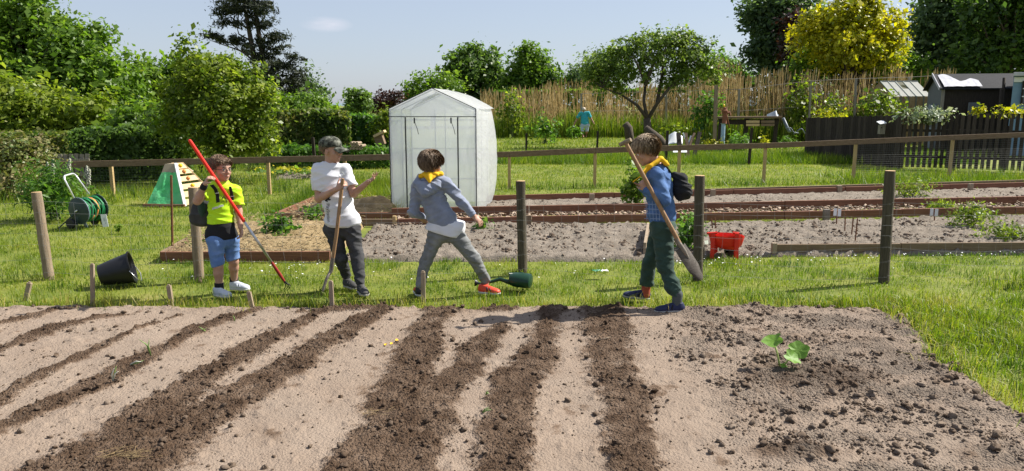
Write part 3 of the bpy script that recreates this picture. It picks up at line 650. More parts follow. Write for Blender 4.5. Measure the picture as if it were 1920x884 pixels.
# ---- thin stakes along the edge of the bed
def stake(bx, by, tx, ty, w, label, mat='stake_wood', z0=0.0, grp='stakes along the edge of the soil'):
    b = G(bx, by); tp = P(tx, ty, b[1]); d = nrm(tp - b); m = MB(); W_ = S(w, b[1])
    m.bar(b - d * 0.05, tp - d * 0.01, W_, W_ * 0.8, up=(0, -1, 0)); m.bar(tp - d * 0.01, tp, W_ * 0.6, W_ * 0.45, up=(0, -1, 0))
    return m.solo('stake', MATS[mat], label, 'stake', group=grp, bevel=0.002)
stake(49, 560, 56, 529, 8, 'short leaning stake at the far left edge of the soil')
stake(174, 573, 173, 494, 7, 'upright thin stake just left of the black bucket')
stake(322, 573, 316, 534, 8, 'short stake below the boy in the yellow vest')
stake(473, 577, 466, 546, 8, 'short stake by the white shoe of the boy in yellow')
stake(623, 580, 620, 526, 8, 'dark stake at the foot of the curved wooden tool')
stake(794, 566, 793, 508, 8, 'grey stake in front of the left foot of the boy in the hoodie')
b = G(323, 478); tp = P(321, 329, b[1]); m = MB(); m.tube([b - [0, 0, .05], tp], S(2.3, b[1]), 8)
m.solo('metal_rod', MATS['rust'], 'thin rusty metal rod standing in front of the green pyramid', 'rod', 'auto')
# plant-support rods in the bare bed on the right
for k, (bx, by, tx, ty, lb) in enumerate([(1569, 424, 1569, 396, 'thin rod carrying white bed labels right of centre'), (1584, 440, 1585, 402, 'tallest of three thin rods in the right bed'), (1596, 447, 1600, 408, 'second of the three thin rods in the right bed'), (1603, 455, 1608, 410, 'slanting rod nearest the brown edging board'), (1337, 434, 1334, 411, 'left one of two short rods behind the red barrow'), (1342, 434, 1341, 409, 'right one of two short rods behind the red barrow'), (1752, 420, 1753, 392, 'thin rod below the pair of white labels')]):
    b = G(bx, by); m = MB(); m.tube([b - [0, 0, .04], P(tx, ty, b[1])], S(1.2, b[1]), 6); m.solo('metal_rod', MATS['rust'], lb, 'rod', 'auto', group='thin rods in the garden beds')
for px, py, lb in ((1566, 398, 'left white paper label of the pair in the bare bed'), (1574, 399, 'right white paper label of the pair in the bare bed'), (1747, 398, 'left white paper label next to the weeds'), (1756, 399, 'right white paper label next to the weeds')):
    Y_ = G(px, 424)[1]; c = P(px, py, Y_ - 0.02); m = MB(); m.box(c, (S(6, Y_), 0.004, S(14, Y_))); m.solo('bed_label', MATS['paper'], lb, 'label', group='white bed labels')
# ================================================================== vegetation
def leaves(C, OUT, L, seed, W=0.62, upb=0.5, outb=0.5, droop=0.0):
    """rhombic leaves at C, turned loosely up and outwards"""
    R = np.random.default_rng(seed); n = len(C)
    nn = R.normal(size=(n, 3)) + OUT * outb * 2 + np.array([0, 0, upb * 2]); nn /= np.linalg.norm(nn, axis=1)[:, None]
    a = np.cross(nn, R.normal(size=(n, 3))); a /= np.linalg.norm(a, axis=1)[:, None] + 1e-9
    a[:, 2] -= droop; b = np.cross(nn, a); b /= np.linalg.norm(b, axis=1)[:, None] + 1e-9
    l = (L * np.clip(R.lognormal(-0.05, 0.42, n), 0.35, 2.2))[:, None]; w = l * W
    V = np.stack([C - a * l / 2, C + b * w / 2 - a * l * 0.08, C + a * l / 2 - nn * l * 0.12, C - b * w / 2 - a * l * 0.08], 1).reshape(-1, 3)
    return V, np.arange(n * 4).reshape(n, 4)
def lobe_cloud(lobes, nc, per, cr, seed, shell=0.5, flat=1.0):
    """clumps through ellipsoid lobes; returns leaf centres, outward directions, clump centres and clump ids"""
    R = np.random.default_rng(seed); L = np.array([list(a) for a in lobes], float)
    wgt = (L[:, 3] * L[:, 4] * L[:, 5]) ** (2 / 3); idx = R.choice(len(L), nc, p=wgt / wgt.sum())
    d = R.normal(size=(nc, 3)); d /= np.linalg.norm(d, axis=1)[:, None]
    r = shell + (1 - shell) * R.random(nc) ** 0.7; r = np.where(R.random(nc) < 0.13, R.uniform(0.15, shell, nc), r)
    r = np.where(R.random(nc) < 0.10, R.uniform(1.0, 1.22, nc), r)
    cc = L[idx, :3] + d * r[:, None] * L[idx, 3:6]
    k = np.maximum(3, R.normal(per, per * 0.4, nc)).astype(int); cid = np.repeat(np.arange(nc), k)
    crr = cr * R.uniform(0.6, 1.4, nc)
    off = R.normal(size=(len(cid), 3)) * crr[cid][:, None] * np.array([1, 1, flat]) * 0.6
    return cc[cid] + off, d[cid], cc, cid
def limbs(mb, root, top, rad, targets, seed, nmain=5, ends=26, tw=0.35):
    """tapered trunk with limbs that fork towards foliage clumps"""
    R = np.random.default_rng(seed); root = np.array(root, float); top = np.array(top, float)
    n = 6; pts = [root + (top - root) * t + R.normal(0, rad * tw, 3) * (0 < t < 1) for t in np.linspace(0, 1, n)]
    mb.tube(pts, list(np.linspace(rad * 1.15, rad * 0.55, n)), 9)
    sel = targets[R.choice(len(targets), min(ends, len(targets)), replace=False)]
    for q in sel:
        t = np.clip((q[2] - root[2]) / max(top[2] - root[2], .1) * 0.6 * R.uniform(0.7, 1.1), 0.3, 1.0); s = root + (top - root) * t
        m1 = s + (q - s) * 0.45 + np.array([0, 0, 0.08 * np.linalg.norm(q - s)]) + R.normal(0, 0.06, 3) * np.linalg.norm(q - s) * 0.5
        mb.tube([s, s + (m1 - s) * 0.5 + R.normal(0, 0.02, 3), m1, q], [rad * 0.42, rad * 0.32, rad * 0.22, rad * 0.05], 5, False)
def lob(px, py, rx, ry, Y, dy=0.0, rd=None):
    p = P(px, py, Y + dy); r = S(rx, Y); return (p[0], p[1], p[2], r, rd if rd else r * 0.8, S(ry, Y))
def tree(name, label, lobes, base, trad, nc, per, cr, leaf, mat, seed, cat='tree', topf=0.75, ends=26, shell=0.5, flat=1.0, W=0.62, upb=0.5, outb=0.5, bark='bark', droop=0.0, group=None, tone=(0.5, 0.18, 0.14)):
    C, O, cc, cid = lobe_cloud(lobes, nc, per, cr, seed, shell, flat); ok = C[:, 2] > 0.02; C, O, cid = C[ok], O[ok], cid[ok]
    t = thing(name, label, cat, base, group); V, F = leaves(C, O, leaf, seed + 1, W, upb, outb, droop)
    R = np.random.default_rng(seed + 2); ct = R.normal(tone[0], tone[1], nc); v = np.clip(ct[cid] + R.normal(0, tone[2], len(C)), 0, 1)
    npart('crown', V, F, MATS[mat], t, {'v': np.repeat(v, 4)}, False, kind='stuff')
    if trad:
        m = MB(); L = np.array(lobes); top = np.array([np.average(L[:, 0], weights=L[:, 3]), np.average(L[:, 1], weights=L[:, 3]), base[2] + (L[:, 2] + L[:, 5]).max() * topf])
        limbs(m, np.array(base) - [0, 0, 0.1], top, trad, cc, seed + 3, ends=ends); m.part('trunk', MATS[bark], t, True)
    return t
mk('bark', [(0.035, 0.027, 0.02), (0.075, 0.058, 0.042), (0.12, 0.10, 0.075)], 14, 0.9, 0.7, 50, (3, 3, 0.7))
mk('pale_stem', [(0.20, 0.16, 0.10), (0.33, 0.27, 0.18)], 14, 0.9)
leafmat('leaf_mid', [(0.048, 0.10, 0.011), (0.118, 0.205, 0.022), (0.21, 0.295, 0.042)])
leafmat('leaf_lime', [(0.060, 0.105, 0.010), (0.155, 0.21, 0.020), (0.29, 0.33, 0.045)])
leafmat('leaf_dark', [(0.034, 0.072, 0.015), (0.080, 0.142, 0.028), (0.15, 0.23, 0.05)])
leafmat('leaf_bluegreen', [(0.046, 0.084, 0.036), (0.105, 0.165, 0.072), (0.19, 0.255, 0.12)])
leafmat('leaf_yellow', [(0.13, 0.17, 0.010), (0.36, 0.35, 0.012), (0.62, 0.52, 0.016)], 0.4)
leafmat('leaf_apple', [(0.048, 0.088, 0.014), (0.115, 0.175, 0.03), (0.20, 0.26, 0.06)])
leafmat('leaf_red', [(0.022, 0.012, 0.010), (0.05, 0.026, 0.02), (0.08, 0.05, 0.035)], 0.25, tcol=(1.4, 0.8, 0.6))
leafmat('leaf_hedge', [(0.032, 0.065, 0.012), (0.08, 0.13, 0.022), (0.155, 0.18, 0.04), (0.23, 0.19, 0.08)])
leafmat('leaf_scrub', [(0.06, 0.095, 0.02), (0.13, 0.155, 0.035), (0.22, 0.20, 0.08), (0.28, 0.21, 0.12)], 0.25)
leafmat('leaf_pine', [(0.014, 0.022, 0.013), (0.032, 0.042, 0.022), (0.065, 0.075, 0.034)], 0.2, 0.6, tcol=(1.2, 1.3, 0.8))
leafmat('leaf_plant', [(0.036, 0.095, 0.014), (0.09, 0.185, 0.026), (0.17, 0.27, 0.042)])
leafmat('leaf_grey', [(0.10, 0.15, 0.07), (0.20, 0.25, 0.15), (0.42, 0.44, 0.34)], 0.3)

def at(px, Y): p = P(px, 198, Y); return np.array([p[0], p[1], -0.02])
# --- left side, far to near
tree('maple_tree', 'big green maple at the far left reaching the top edge', [lob(20, 20, 70, 60, 25), lob(75, 55, 62, 55, 25), lob(20, 110, 110, 70, 25), lob(120, 105, 72, 60, 25, -0.6), lob(165, 75, 42, 32, 25), lob(170, 160, 70, 55, 25, -1), lob(60, 180, 120, 55, 25, -1), lob(240, 190, 40, 40, 25), lob(-60, 90, 90, 120, 25), lob(215, 160, 45, 45, 25)], at(60, 25), 0.26, 900, 44, 0.30, 0.155, 'leaf_mid', 100, shell=0.45)
tree('deciduous_tree', 'rounded green tree to the right of the big maple', [lob(290, 155, 62, 46, 27), lob(340, 150, 50, 36, 27), lob(250, 185, 50, 46, 27), lob(400, 165, 60, 50, 27), lob(470, 185, 45, 40, 27), lob(330, 175, 48, 45, 27), lob(300, 205, 70, 50, 27), lob(220, 195, 40, 40, 26)], at(285, 27), 0.16, 460, 42, 0.30, 0.15, 'leaf_mid', 110)
tree('leafy_shrub', 'lime green broad leaved shrub below the big maple', [lob(60, 215, 85, 55, 20.5), lob(150, 225, 55, 45, 20.5), lob(-10, 200, 70, 65, 20.5), lob(195, 215, 38, 32, 20.5)], at(70, 20.5), 0.09, 360, 38, 0.26, 0.13, 'leaf_lime', 120, 'shrub')
tree('leafy_shrub', 'tall bright green shrub with upright shoots behind the cultivator', [lob(420, 205, 78, 70, 16.5), lob(400, 145, 60, 42, 16.5, .6), lob(455, 150, 46, 46, 16.5, .5), lob(355, 195, 48, 66, 16.5), lob(318, 215, 34, 60, 16.8), lob(490, 195, 26, 44, 16.5), lob(430, 265, 80, 45, 16.5), lob(345, 130, 16, 40, 16.5), lob(374, 110, 10, 38, 16.5), lob(490, 230, 28, 50, 16.5), lob(376, 70, 4, 22, 16.5, 0, .06), lob(346, 78, 4, 24, 16.5, 0, .06)], at(420, 16.5), 0.06, 560, 36, 0.19, 0.085, 'leaf_lime', 130, 'shrub', tone=(0.38, 0.22, 0.2), shell=0.35)
tree('leafy_shrub', 'shaded dark green shrub below the rounded tree left of the bright shrub', [lob(290, 235, 55, 40, 18.5), lob(240, 240, 40, 30, 18.5), lob(330, 250, 30, 40, 18.0)], at(290, 18.5), 0.06, 150, 36, 0.24, 0.13, 'leaf_mid', 140, 'shrub')
# pine with flat pads
PADS = [(455, -25, 60, 16), (450, 8, 55, 14), (430, 22, 34, 9), (490, 25, 30, 9), (505, 12, 22, 8), (425, 42, 26, 8), (470, 45, 32, 9), (505, 45, 20, 7), (410, 70, 24, 8), (440, 78, 26, 8), (400, 66, 14, 6), (520, 70, 24, 9), (495, 78, 26, 9), (470, 92, 30, 9), (525, 95, 30, 10), (550, 108, 20, 8), (490, 108, 34, 11), (530, 122, 34, 11), (555, 135, 22, 9), (505, 132, 36, 13), (540, 152, 34, 14), (500, 155, 40, 14), (560, 165, 22, 12), (525, 175, 40, 14), (480, 140, 26, 12)]
tree('pine_tree', 'tall dark pine with flat layered branches and two trunks', [lob(a, b, c, d, 42, 0, S(c, 42) * 0.9) for a, b, c, d in PADS], at(500, 42), 0, 400, 56, 0.25, 0.19, 'leaf_pine', 150, flat=0.5, shell=0.25, W=0.26, upb=0.3, outb=0.2)
pt = bpy.data.objects['pine_tree']; m = MB(); R = np.random.default_rng(5)
for bx, tx in ((478, 462), (490, 498)):
    a, b = at(bx + 8, 42), P(tx - 4 if tx < 480 else tx - 20, -40, 42); pts = [a + (b - a) * s + np.array([0.15 * math.sin(s * 5), 0, 0]) for s in np.linspace(0, 1, 7)]; m.tube(pts, list(np.linspace(0.24, 0.07, 7)), 8)
    for (x_, y_, rx, ry) in PADS:
        if abs(x_ - tx) < 60 and ((x_ < 480) == (tx < 480) or y_ > 95):
            q = P(x_, y_ + 3, 42); s = np.clip((q[2] - 0.9 - a[2]) / (b[2] - a[2]), 0.1, 0.98); st = a + (b - a) * s; m.tube([st, (st + q) / 2 + [0, 0, -0.1], q + R.normal(0, .3, 3) * [1, 1, .2]], [0.055, 0.04, 0.015], 5, False)
m.part('trunk', MATS['bark'], pt, True)
tree('feathery_tree', 'thin grey green feathery tree right behind the pine', [lob(585, 150, 18, 24, 46), lob(600, 175, 22, 18, 46), lob(575, 175, 20, 20, 46)], at(590, 46), 0.10, 46, 22, 0.34, 0.17, 'leaf_bluegreen', 160)
# hedges
def boxcloud(a, b, dep, h0, h1, n, seed, bump=0.12):
    R = np.random.default_rng(seed); a, b = np.array(a), np.array(b); d = b - a; L = np.linalg.norm(d[:2]); d = d / L; nr = np.array([d[1], -d[0], 0])
    s = R.random(n) * L; face = R.random(n); q = R.random(n) * dep; z = R.random(n)
    H_ = (h0 + (h1 - h0) * s / L) * (1 + 0.16 * (fbm(s * 0.8 + seed, s * 0 + 2.0) - 0.5))
    zz = np.where(face < 0.35, H_, z * H_); dd = np.where(face < 0.35, q, np.where(face < 0.82, dep, q))
    bmp = bump * (fbm(s * 2.5 + seed, zz * 2.5, o=3) - 0.45) * 3 + R.normal(0, bump * 0.45, n)
    C = a + d * s[:, None] + nr * (dd - dep / 2 + np.where(face < 0.35, 0, bmp))[:, None]; C[:, 2] = zz + np.where(face < 0.35, bmp * 0.8, R.normal(0, 0.05, n)) + a[2]
    O = np.where((face < 0.35)[:, None], np.array([0, 0, 1.0]), nr); return C, O
def hedge(name, label, a, b, dep, h0, h1, n, leaf, mat, seed, tone=(0.45, 0.2), cat='hedge'):
    C, O = boxcloud(a, b, dep, h0, h1, n, seed); V, F = leaves(C, O, leaf, seed + 1, 0.65, 0.3, 0.5); R = np.random.default_rng(seed)
    v = np.clip(tone[0] + 0.9 * (fbm(C[:, 0] * 1.4 + seed, C[:, 2] * 1.8, o=3) - 0.5) + R.normal(0, tone[1], len(C)), 0, 1)
    t = thing(name, label, cat, (np.array(a) + np.array(b)) / 2)
    npart('foliage', V, F, MATS[mat], t, {'v': np.repeat(v, 4)}, False, kind='stuff')
    m = MB(); L = np.linalg.norm(np.array(b) - np.array(a))
    for k in range(int(L / 0.45)):
        p = np.array(a) + (np.array(b) - np.array(a)) * ((k + 0.5) / int(L / 0.45)); m.tube([p - [0, 0, .05], p + [random.uniform(-.1, .1), random.uniform(-.1, .1), h0 * 0.5], p + [random.uniform(-.2, .2), random.uniform(-.15, .15), h0 * 0.9]], [0.03, 0.02, 0.008], 5, False)
    m.part('stems', MATS['bark'], t, True); return t
hedge('clipped_hedge', 'dark clipped hedge behind the rail fence at the left', at(128, 17.0), at(352, 18.0), 0.9, 1.05, 1.10, 15000, 0.085, 'leaf_dark', 200, (0.55, 0.22))
hedge('clipped_hedge', 'low brownish green hedge behind the wooden pallet', at(-120, 18.6), at(150, 18.4), 1.0, 0.95, 1.0, 9000, 0.09, 'leaf_hedge', 205)
hedge('clipped_hedge', 'long sunlit hedge between the bright shrub and the greenhouse', at(488, 22.5), at(648, 23.5), 1.2, 1.62, 1.42, 13000, 0.10, 'leaf_hedge', 210, (0.38, 0.2))
hedge('garden_hedge', 'loose weedy green hedge left of the greenhouse', at(640, 25.0), at(752, 25), 1.2, 1.35, 1.3, 8000, 0.11, 'leaf_plant', 220, (0.4, 0.2))
tree('leafy_shrub', 'domed green shrub above the long hedge under the pine', [lob(560, 200, 52, 20, 26), lob(600, 203, 32, 17, 26), lob(520, 205, 30, 20, 26)], at(560, 26), 0.06, 120, 38, 0.26, 0.13, 'leaf_mid', 230, 'shrub', shell=0.3)
tree('scrub_bush', 'dry brownish scrub bush at the left edge beside the pallet', [lob(20, 300, 55, 42, 14.2), lob(70, 290, 32, 34, 14.6), lob(-40, 290, 50, 50, 14.2), lob(40, 340, 60, 28, 13.8)], at(20, 14.2), 0.03, 260, 30, 0.16, 0.065, 'leaf_scrub', 240, 'bush', shell=0.3)
# small trees in the middle distance
tree('small_tree', 'small dark green tree with loose twigs left of the greenhouse', [lob(670, 190, 22, 18, 48), lob(660, 176, 10, 10, 48), lob(684, 178, 10, 12, 48), lob(672, 205, 26, 12, 48), lob(654, 182, 6, 6, 48)], at(670, 48), 0.07, 90, 30, 0.26, 0.17, 'leaf_dark', 250, tone=(0.75, 0.2, 0.15))
tree('copper_bush', 'reddish brown bush behind the small tree left of the greenhouse', [lob(722, 192, 22, 15, 52), lob(738, 186, 18, 15, 52), lob(705, 200, 16, 12, 52)], at(722, 52), 0.06, 70, 34, 0.3, 0.18, 'leaf_red', 255, 'bush')
tree('young_tree', 'young yellow green sapling beside the greenhouse left wall', [lob(722, 232, 16, 22, 24), lob(712, 250, 14, 16, 24), lob(728, 215, 10, 10, 24)], at(718, 24), 0.025, 60, 22, 0.16, 0.09, 'leaf_lime', 258)
tree('broad_tree', 'green tree top showing over the greenhouse roof', [lob(800, 165, 38, 22, 58), lob(840, 160, 32, 24, 58), lob(775, 178, 26, 16, 58), lob(815, 190, 55, 20, 58)], at(810, 58), 0.16, 190, 36, 0.42, 0.22, 'leaf_mid', 260)
tree('chestnut_tree', 'round dark chestnut tree right behind the greenhouse', [lob(890, 130, 50, 38, 62), lob(870, 145, 42, 36, 62), lob(920, 142, 36, 40, 62), lob(895, 175, 60, 30, 62), lob(888, 105, 24, 18, 62), lob(850, 160, 24, 24, 62)], at(893, 62), 0.2, 330, 38, 0.5, 0.30, 'leaf_dark', 270, tone=(0.6, 0.18, 0.16))
tree('chestnut_tree', 'second green chestnut tree right of the dark one', [lob(995, 115, 36, 28, 60), lob(1000, 145, 48, 34, 60), lob(1015, 170, 42, 26, 60), lob(975, 165, 34, 28, 60), lob(985, 100, 18, 14, 60)], at(998, 60), 0.2, 300, 38, 0.48, 0.27, 'leaf_mid', 280, tone=(0.42, 0.18, 0.16))
tree('thin_tree', 'slim airy tree between the chestnuts and the apple tree', [lob(1078, 140, 18, 22, 62), lob(1095, 160, 24, 24, 62), lob(1065, 160, 16, 18, 62)], at(1080, 62), 0.1, 70, 26, 0.45, 0.22, 'leaf_bluegreen', 290)
tree('thin_tree', 'pale green willow tree behind the apple tree', [lob(1120, 120, 34, 24, 60), lob(1150, 112, 26, 16, 60), lob(1130, 150, 40, 30, 60), lob(1100, 150, 24, 30, 60)], at(1125, 60), 0.14, 130, 30, 0.5, 0.22, 'leaf_bluegreen', 295, tone=(0.75, 0.15, 0.15))
tree('leafy_shrub', 'pale green shrubs behind the reeds right of the apple tree', [lob(1370, 140, 30, 30, 48), lob(1345, 125, 30, 24, 48), lob(1395, 150, 22, 24, 48), lob(1320, 145, 30, 30, 48)], at(1365, 48), 0.08, 150, 34, 0.36, 0.19, 'leaf_plant', 298, 'shrub')
# right-hand trees
tree('dark_tree', 'tall blue green tree behind the yellow tree reaching the top edge', [lob(1450, 40, 55, 45, 46), lob(1420, 20, 30, 30, 46), lob(1480, 10, 60, 40, 46), lob(1440, 90, 45, 40, 46), lob(1500, 60, 60, 60, 46), lob(1410, 50, 18, 14, 46), lob(1470, 125, 60, 40, 46)], at(1465, 46), 0.3, 400, 38, 0.48, 0.25, 'leaf_bluegreen', 300, tone=(0.4, 0.2, 0.15))
tree('copper_tree', 'dark reddish tree half hidden left of the yellow tree', [lob(1490, 60, 28, 35, 43), lob(1500, 100, 30, 34, 43)], at(1495, 43), 0.12, 90, 36, 0.4, 0.20, 'leaf_red', 305)
tree('golden_tree', 'bright golden yellow leaved tree at the right', [lob(1570, 35, 50, 42, 38), lob(1620, 30, 52, 38, 38), lob(1655, 60, 40, 42, 38), lob(1540, 75, 50, 42, 38), lob(1600, 85, 66, 48, 38, -0.5), lob(1660, 95, 36, 32, 38), lob(1520, 50, 26, 24, 38), lob(1610, 5, 30, 22, 38)], at(1595, 38), 0.18, 460, 38, 0.36, 0.18, 'leaf_yellow', 310, tone=(0.55, 0.22, 0.2), shell=0.55)
tree('green_tree', 'dense green tree skirt below the golden tree', [lob(1530, 118, 50, 30, 39.5), lob(1590, 125, 55, 30, 39.5), lob(1650, 125, 55, 30, 39.5), lob(1700, 135, 35, 30, 39.5)], at(1610, 39.5), 0.14, 260, 38, 0.36, 0.17, 'leaf_mid', 315)
tree('dark_tree', 'tall grey green tree at the right behind the sheds', [lob(1770, 40, 62, 60, 44), lob(1730, 90, 45, 50, 44), lob(1800, 90, 60, 55, 44), lob(1760, 0, 50, 40, 44), lob(1750, 130, 60, 40, 44), lob(1820, 20, 50, 45, 44)], at(1770, 44), 0.3, 440, 40, 0.5, 0.23, 'leaf_bluegreen', 320, tone=(0.55, 0.2, 0.15))
tree('dark_tree', 'very dark tree in the upper right corner over the blue hut', [lob(1890, 60, 60, 70, 40), lob(1840, 110, 50, 40, 40), lob(1920, 110, 60, 50, 40), lob(1870, 10, 60, 40, 40), lob(1940, 20, 60, 70, 40)], at(1890, 40), 0.3, 380, 42, 0.48, 0.23, 'leaf_dark', 330, tone=(0.4, 0.18, 0.15))
hedge('tree_belt', 'dark band of bushes closing the gardens behind the reeds', at(1380, 49), at(2100, 47), 2.0, 3.3, 3.6, 14000, 0.24, 'leaf_dark', 335, cat='bushes')
hedge('tree_belt', 'dark band of bushes behind the reeds left of the apple tree', at(930, 57), at(1400, 52), 2.0, 2.7, 2.8, 11000, 0.24, 'leaf_mid', 337, (0.25, 0.15), cat='bushes')
# apple tree with an open crown on three limbs
ax = at(1215, 31); C_, O_, cc, cid = lobe_cloud([lob(1215, 110, 70, 38, 31), lob(1150, 130, 52, 34, 31), lob(1285, 120, 60, 34, 31), lob(1240, 80, 58, 22, 31), lob(1165, 95, 40, 20, 31), lob(1310, 95, 36, 24, 31), lob(1112, 140, 30, 24, 31), lob(1335, 130, 40, 24, 31), lob(1275, 75, 30, 14, 31), lob(1195, 82, 26, 12, 31), lob(1260, 155, 40, 16, 31), lob(1160, 160, 30, 14, 31)], 560, 26, 0.20, 340, 0.25)
t = thing('apple_tree', 'old spreading apple tree with a dark forked trunk in the back garden', 'tree', ax); V, F = leaves(C_, O_, 0.12, 341, 0.55); R = np.random.default_rng(342); ct = R.normal(.55, .2, 560)
npart('crown', V, F, MATS['leaf_apple'], t, {'v': np.repeat(np.clip(ct[cid] + R.normal(0, .16, len(C_)), 0, 1), 4)}, False, kind='stuff')
m = MB(); fk = P(1213, 222, 31); m.tube([ax - [0, 0, .1], ax + (fk - ax) * .5 + [.05, 0, 0], fk], [0.19, 0.15, 0.15], 10)
MAIN = []
for pts in ([(1213, 222), (1195, 198), (1165, 178), (1130, 165)], [(1213, 222), (1207, 190), (1210, 160), (1195, 120), (1180, 95)], [(1216, 222), (1232, 195), (1255, 165), (1290, 140), (1320, 125)], [(1232, 195), (1240, 150), (1245, 105), (1250, 80)], [(1210, 160), (1225, 120), (1222, 90)]):
    q = [P(a, b, 31 + random.uniform(-.5, .5) * i) for i, (a, b) in enumerate(pts)]; q[0] = P(*pts[0], 31); m.tube(q, list(np.linspace(0.085, 0.02, len(q))), 7, False); MAIN += q[1:]
for q in cc[::5]:
    s = min(MAIN, key=lambda a: np.linalg.norm(a - q)); m.tube([s, (s + q) / 2 + R.normal(0, .08, 3), q], [0.022, 0.012, 0.005], 4, False)
m.part('trunk', MATS['bark'], t, True)
# reeds
mk('reed', [(0.16, 0.115, 0.04), (0.33, 0.23, 0.08), (0.52, 0.38, 0.16), (0.44, 0.38, 0.24)], 0.8, 0.7, attr='v', anoise=0.2, transl=0.2)
R = np.random.default_rng(350); n = 8000
px = R.uniform(905, 1765, n); Yr = np.where(px < 1320, R.uniform(41, 45.5, n), R.uniform(34.5, 39, n)); k = R.random(n) < 0.06 + 0.80 * sstep(0.40, 0.62, fbm(px * 0.05, px * 0 + 1.5, o=3)); px, Yr = px[k], Yr[k]; n = len(px)
bx = (px - PCX) / FPX * Yr; topz = np.where(px < 1320, 3.0, 3.35) * (0.72 + 0.45 * fbm(px * 0.02 + 4, px * 0, o=3)) * R.uniform(0.45, 1.12, n); topz *= np.where(px < 960, 0.9, 1)
b = np.stack([bx, Yr, np.zeros(n)], -1); tip = b + np.stack([R.normal(0, 0.17, n), R.normal(0, 0.15, n), topz], -1); s = np.array([1, 0, 0]); w = R.uniform(0.010, 0.019, n)[:, None]
mid = (b + tip) / 2 + R.normal(0, 0.03, (n, 3)); f2 = np.array([0, 1, 0])
V = []; F = []
for k3, (c, ww) in enumerate(((b, 1.0), (mid, 0.85), (tip, 0.35))):
    for ang in (0, 2.09, 4.19): V.append(c + (s * math.cos(ang) + f2 * math.sin(ang)) * w * ww / 1.2)
hd = tip - np.array([0, 0, 1]) * 0.30; V += [hd, hd + [0.026, 0, 0.12], tip + [0.02, 0, 0.03], hd + [-0.022, 0.01, 0.14]]
V = np.stack(V, 1).reshape(-1, 3); q = np.array([(r * 3 + i, r * 3 + (i + 1) % 3, r * 3 + 3 + (i + 1) % 3, r * 3 + 3 + i) for r in range(2) for i in range(3)] + [(9, 10, 11, 12)])
F = (q[None] + (np.arange(n) * 13)[:, None, None]).reshape(-1, 4)
nsolo('reeds', V, F, MATS['reed'], 'tall dry tan reeds along the back of the gardens', 'reeds', {'v': np.repeat(np.clip(R.normal(.5, .25, n), 0, 1), 13)}, False, kind='stuff')
n = 18000; px = R.uniform(900, 1775, n); Yr = np.where(px < 1320, R.uniform(40, 44, n), R.uniform(33.5, 37, n)); x = (px - PCX) / FPX * Yr
V, F, A = blades(x, Yr, np.zeros(n), R.uniform(0.4, 1.5, n) * (0.4 + 1.2 * fbm(x * 0.6, Yr * 0 + 3)), R.uniform(0.02, 0.035, n), 351, 2, 0.2, np.clip(R.normal(0.25, 0.2, n), 0, 1))
nsolo('reed_undergrowth', V, F, MATS['grass_blade'], 'green new shoots at the foot of the dry reeds', 'undergrowth', {'v': A}, False, kind='stuff')
# smaller plants
def plant(name, label, px, py, rx, ry, mat, seed, nc=24, per=16, cr=0.06, leaf=0.05, cat='plant', stem=True, dz=0.0, tone=(0.5, 0.2, 0.15), W=0.6, group=None, Yf=None):
    b = G(px, py) if Yf is None else at(px, Yf); Y_ = b[1]; b = b + [0, 0, dz]; r, h = S(rx, Y_), S(ry, Y_)
    C, O, cc, cid = lobe_cloud([(b[0], b[1], b[2] + h * 0.55, r, r * 0.8, h * 0.5)], nc, per, cr, seed, 0.25); k = C[:, 2] > b[2]; C, O, cid = C[k], O[k], cid[k]
    t = thing(name, label, cat, b, group); V, F = leaves(C, O, leaf, seed, W); R = np.random.default_rng(seed); ct = R.normal(tone[0], tone[1], nc)
    npart('leaves', V, F, MATS[mat], t, {'v': np.repeat(np.clip(ct[cid] + R.normal(0, tone[2], len(C)), 0, 1), 4)}, False, kind='stuff')
    if stem:
        m = MB()
        for q in cc[:12]: m.tube([b + R.normal(0, r * 0.1, 3) * [1, 1, 0], (b + q) / 2 + R.normal(0, .01, 3), q], [max(.003, r * .03), .003, .0015], 4, False)
        m.part('stems', MATS['leaf_stem'], t, True)
    return t
mk('leaf_stem', [(0.07, 0.10, 0.03), (0.13, 0.16, 0.05)], 8, 0.7)
plant('strawberry_plant', 'leafy strawberry plants in the near straw bed', 520, 458, 42, 46, 'leaf_plant', 400, 46, 16, 0.07, 0.055, dz=0.05)
plant('strawberry_plant', 'small leafy plant in the straw next to the white T-shirt boy', 590, 426, 16, 34, 'leaf_plant', 401, 22, 14, 0.06, 0.05, dz=0.05)
plant('strawberry_plant', 'low leaves behind the boy in yellow at the bed corner', 390, 468, 30, 22, 'leaf_plant', 402, 20, 12, 0.05, 0.045, dz=0.03)
plant('weed_clump', 'green and white flowering weeds behind the bare right hand of the hoodie boy', 905, 434, 14, 22, 'leaf_plant', 403, 16, 10, 0.06, 0.045)
plant('flowering_weed', 'leafy white flowered plant between the spade and the fence post', 1290, 470, 26, 66, 'leaf_plant', 404, 44, 16, 0.08, 0.055)
plant('currant_bush', 'dark green leafy bush behind the boy with the spade', 1190, 388, 22, 84, 'leaf_mid', 405, 46, 18, 0.09, 0.075, tone=(0.6, 0.2, 0.15))
for k, (px, py, rx, ry, lb) in enumerate([(1700, 372, 46, 40, 'feathery green weeds right of the tall fence post'), (1815, 430, 48, 52, 'spreading bright green weeds in the right bed'), (1880, 452, 52, 30, 'low bright green weeds at the right edge above the board'), (1765, 402, 20, 18, 'small weed tuft crossing the chip path on the right')]):
    plant('weed_clump', lb, px, py, rx, ry, 'leaf_lime', 410 + k, 60, 18, 0.09, 0.05, group='weeds in the right beds', tone=(0.4, 0.2, 0.15), W=0.35)
lp = plant('lupin', 'big dark leafy lupin clump with fading purple flower spikes behind the hose reel', 105, 412, 62, 100, 'leaf_plant', 420, 110, 20, 0.13, 0.085, tone=(0.35, 0.2, 0.15), W=0.28)
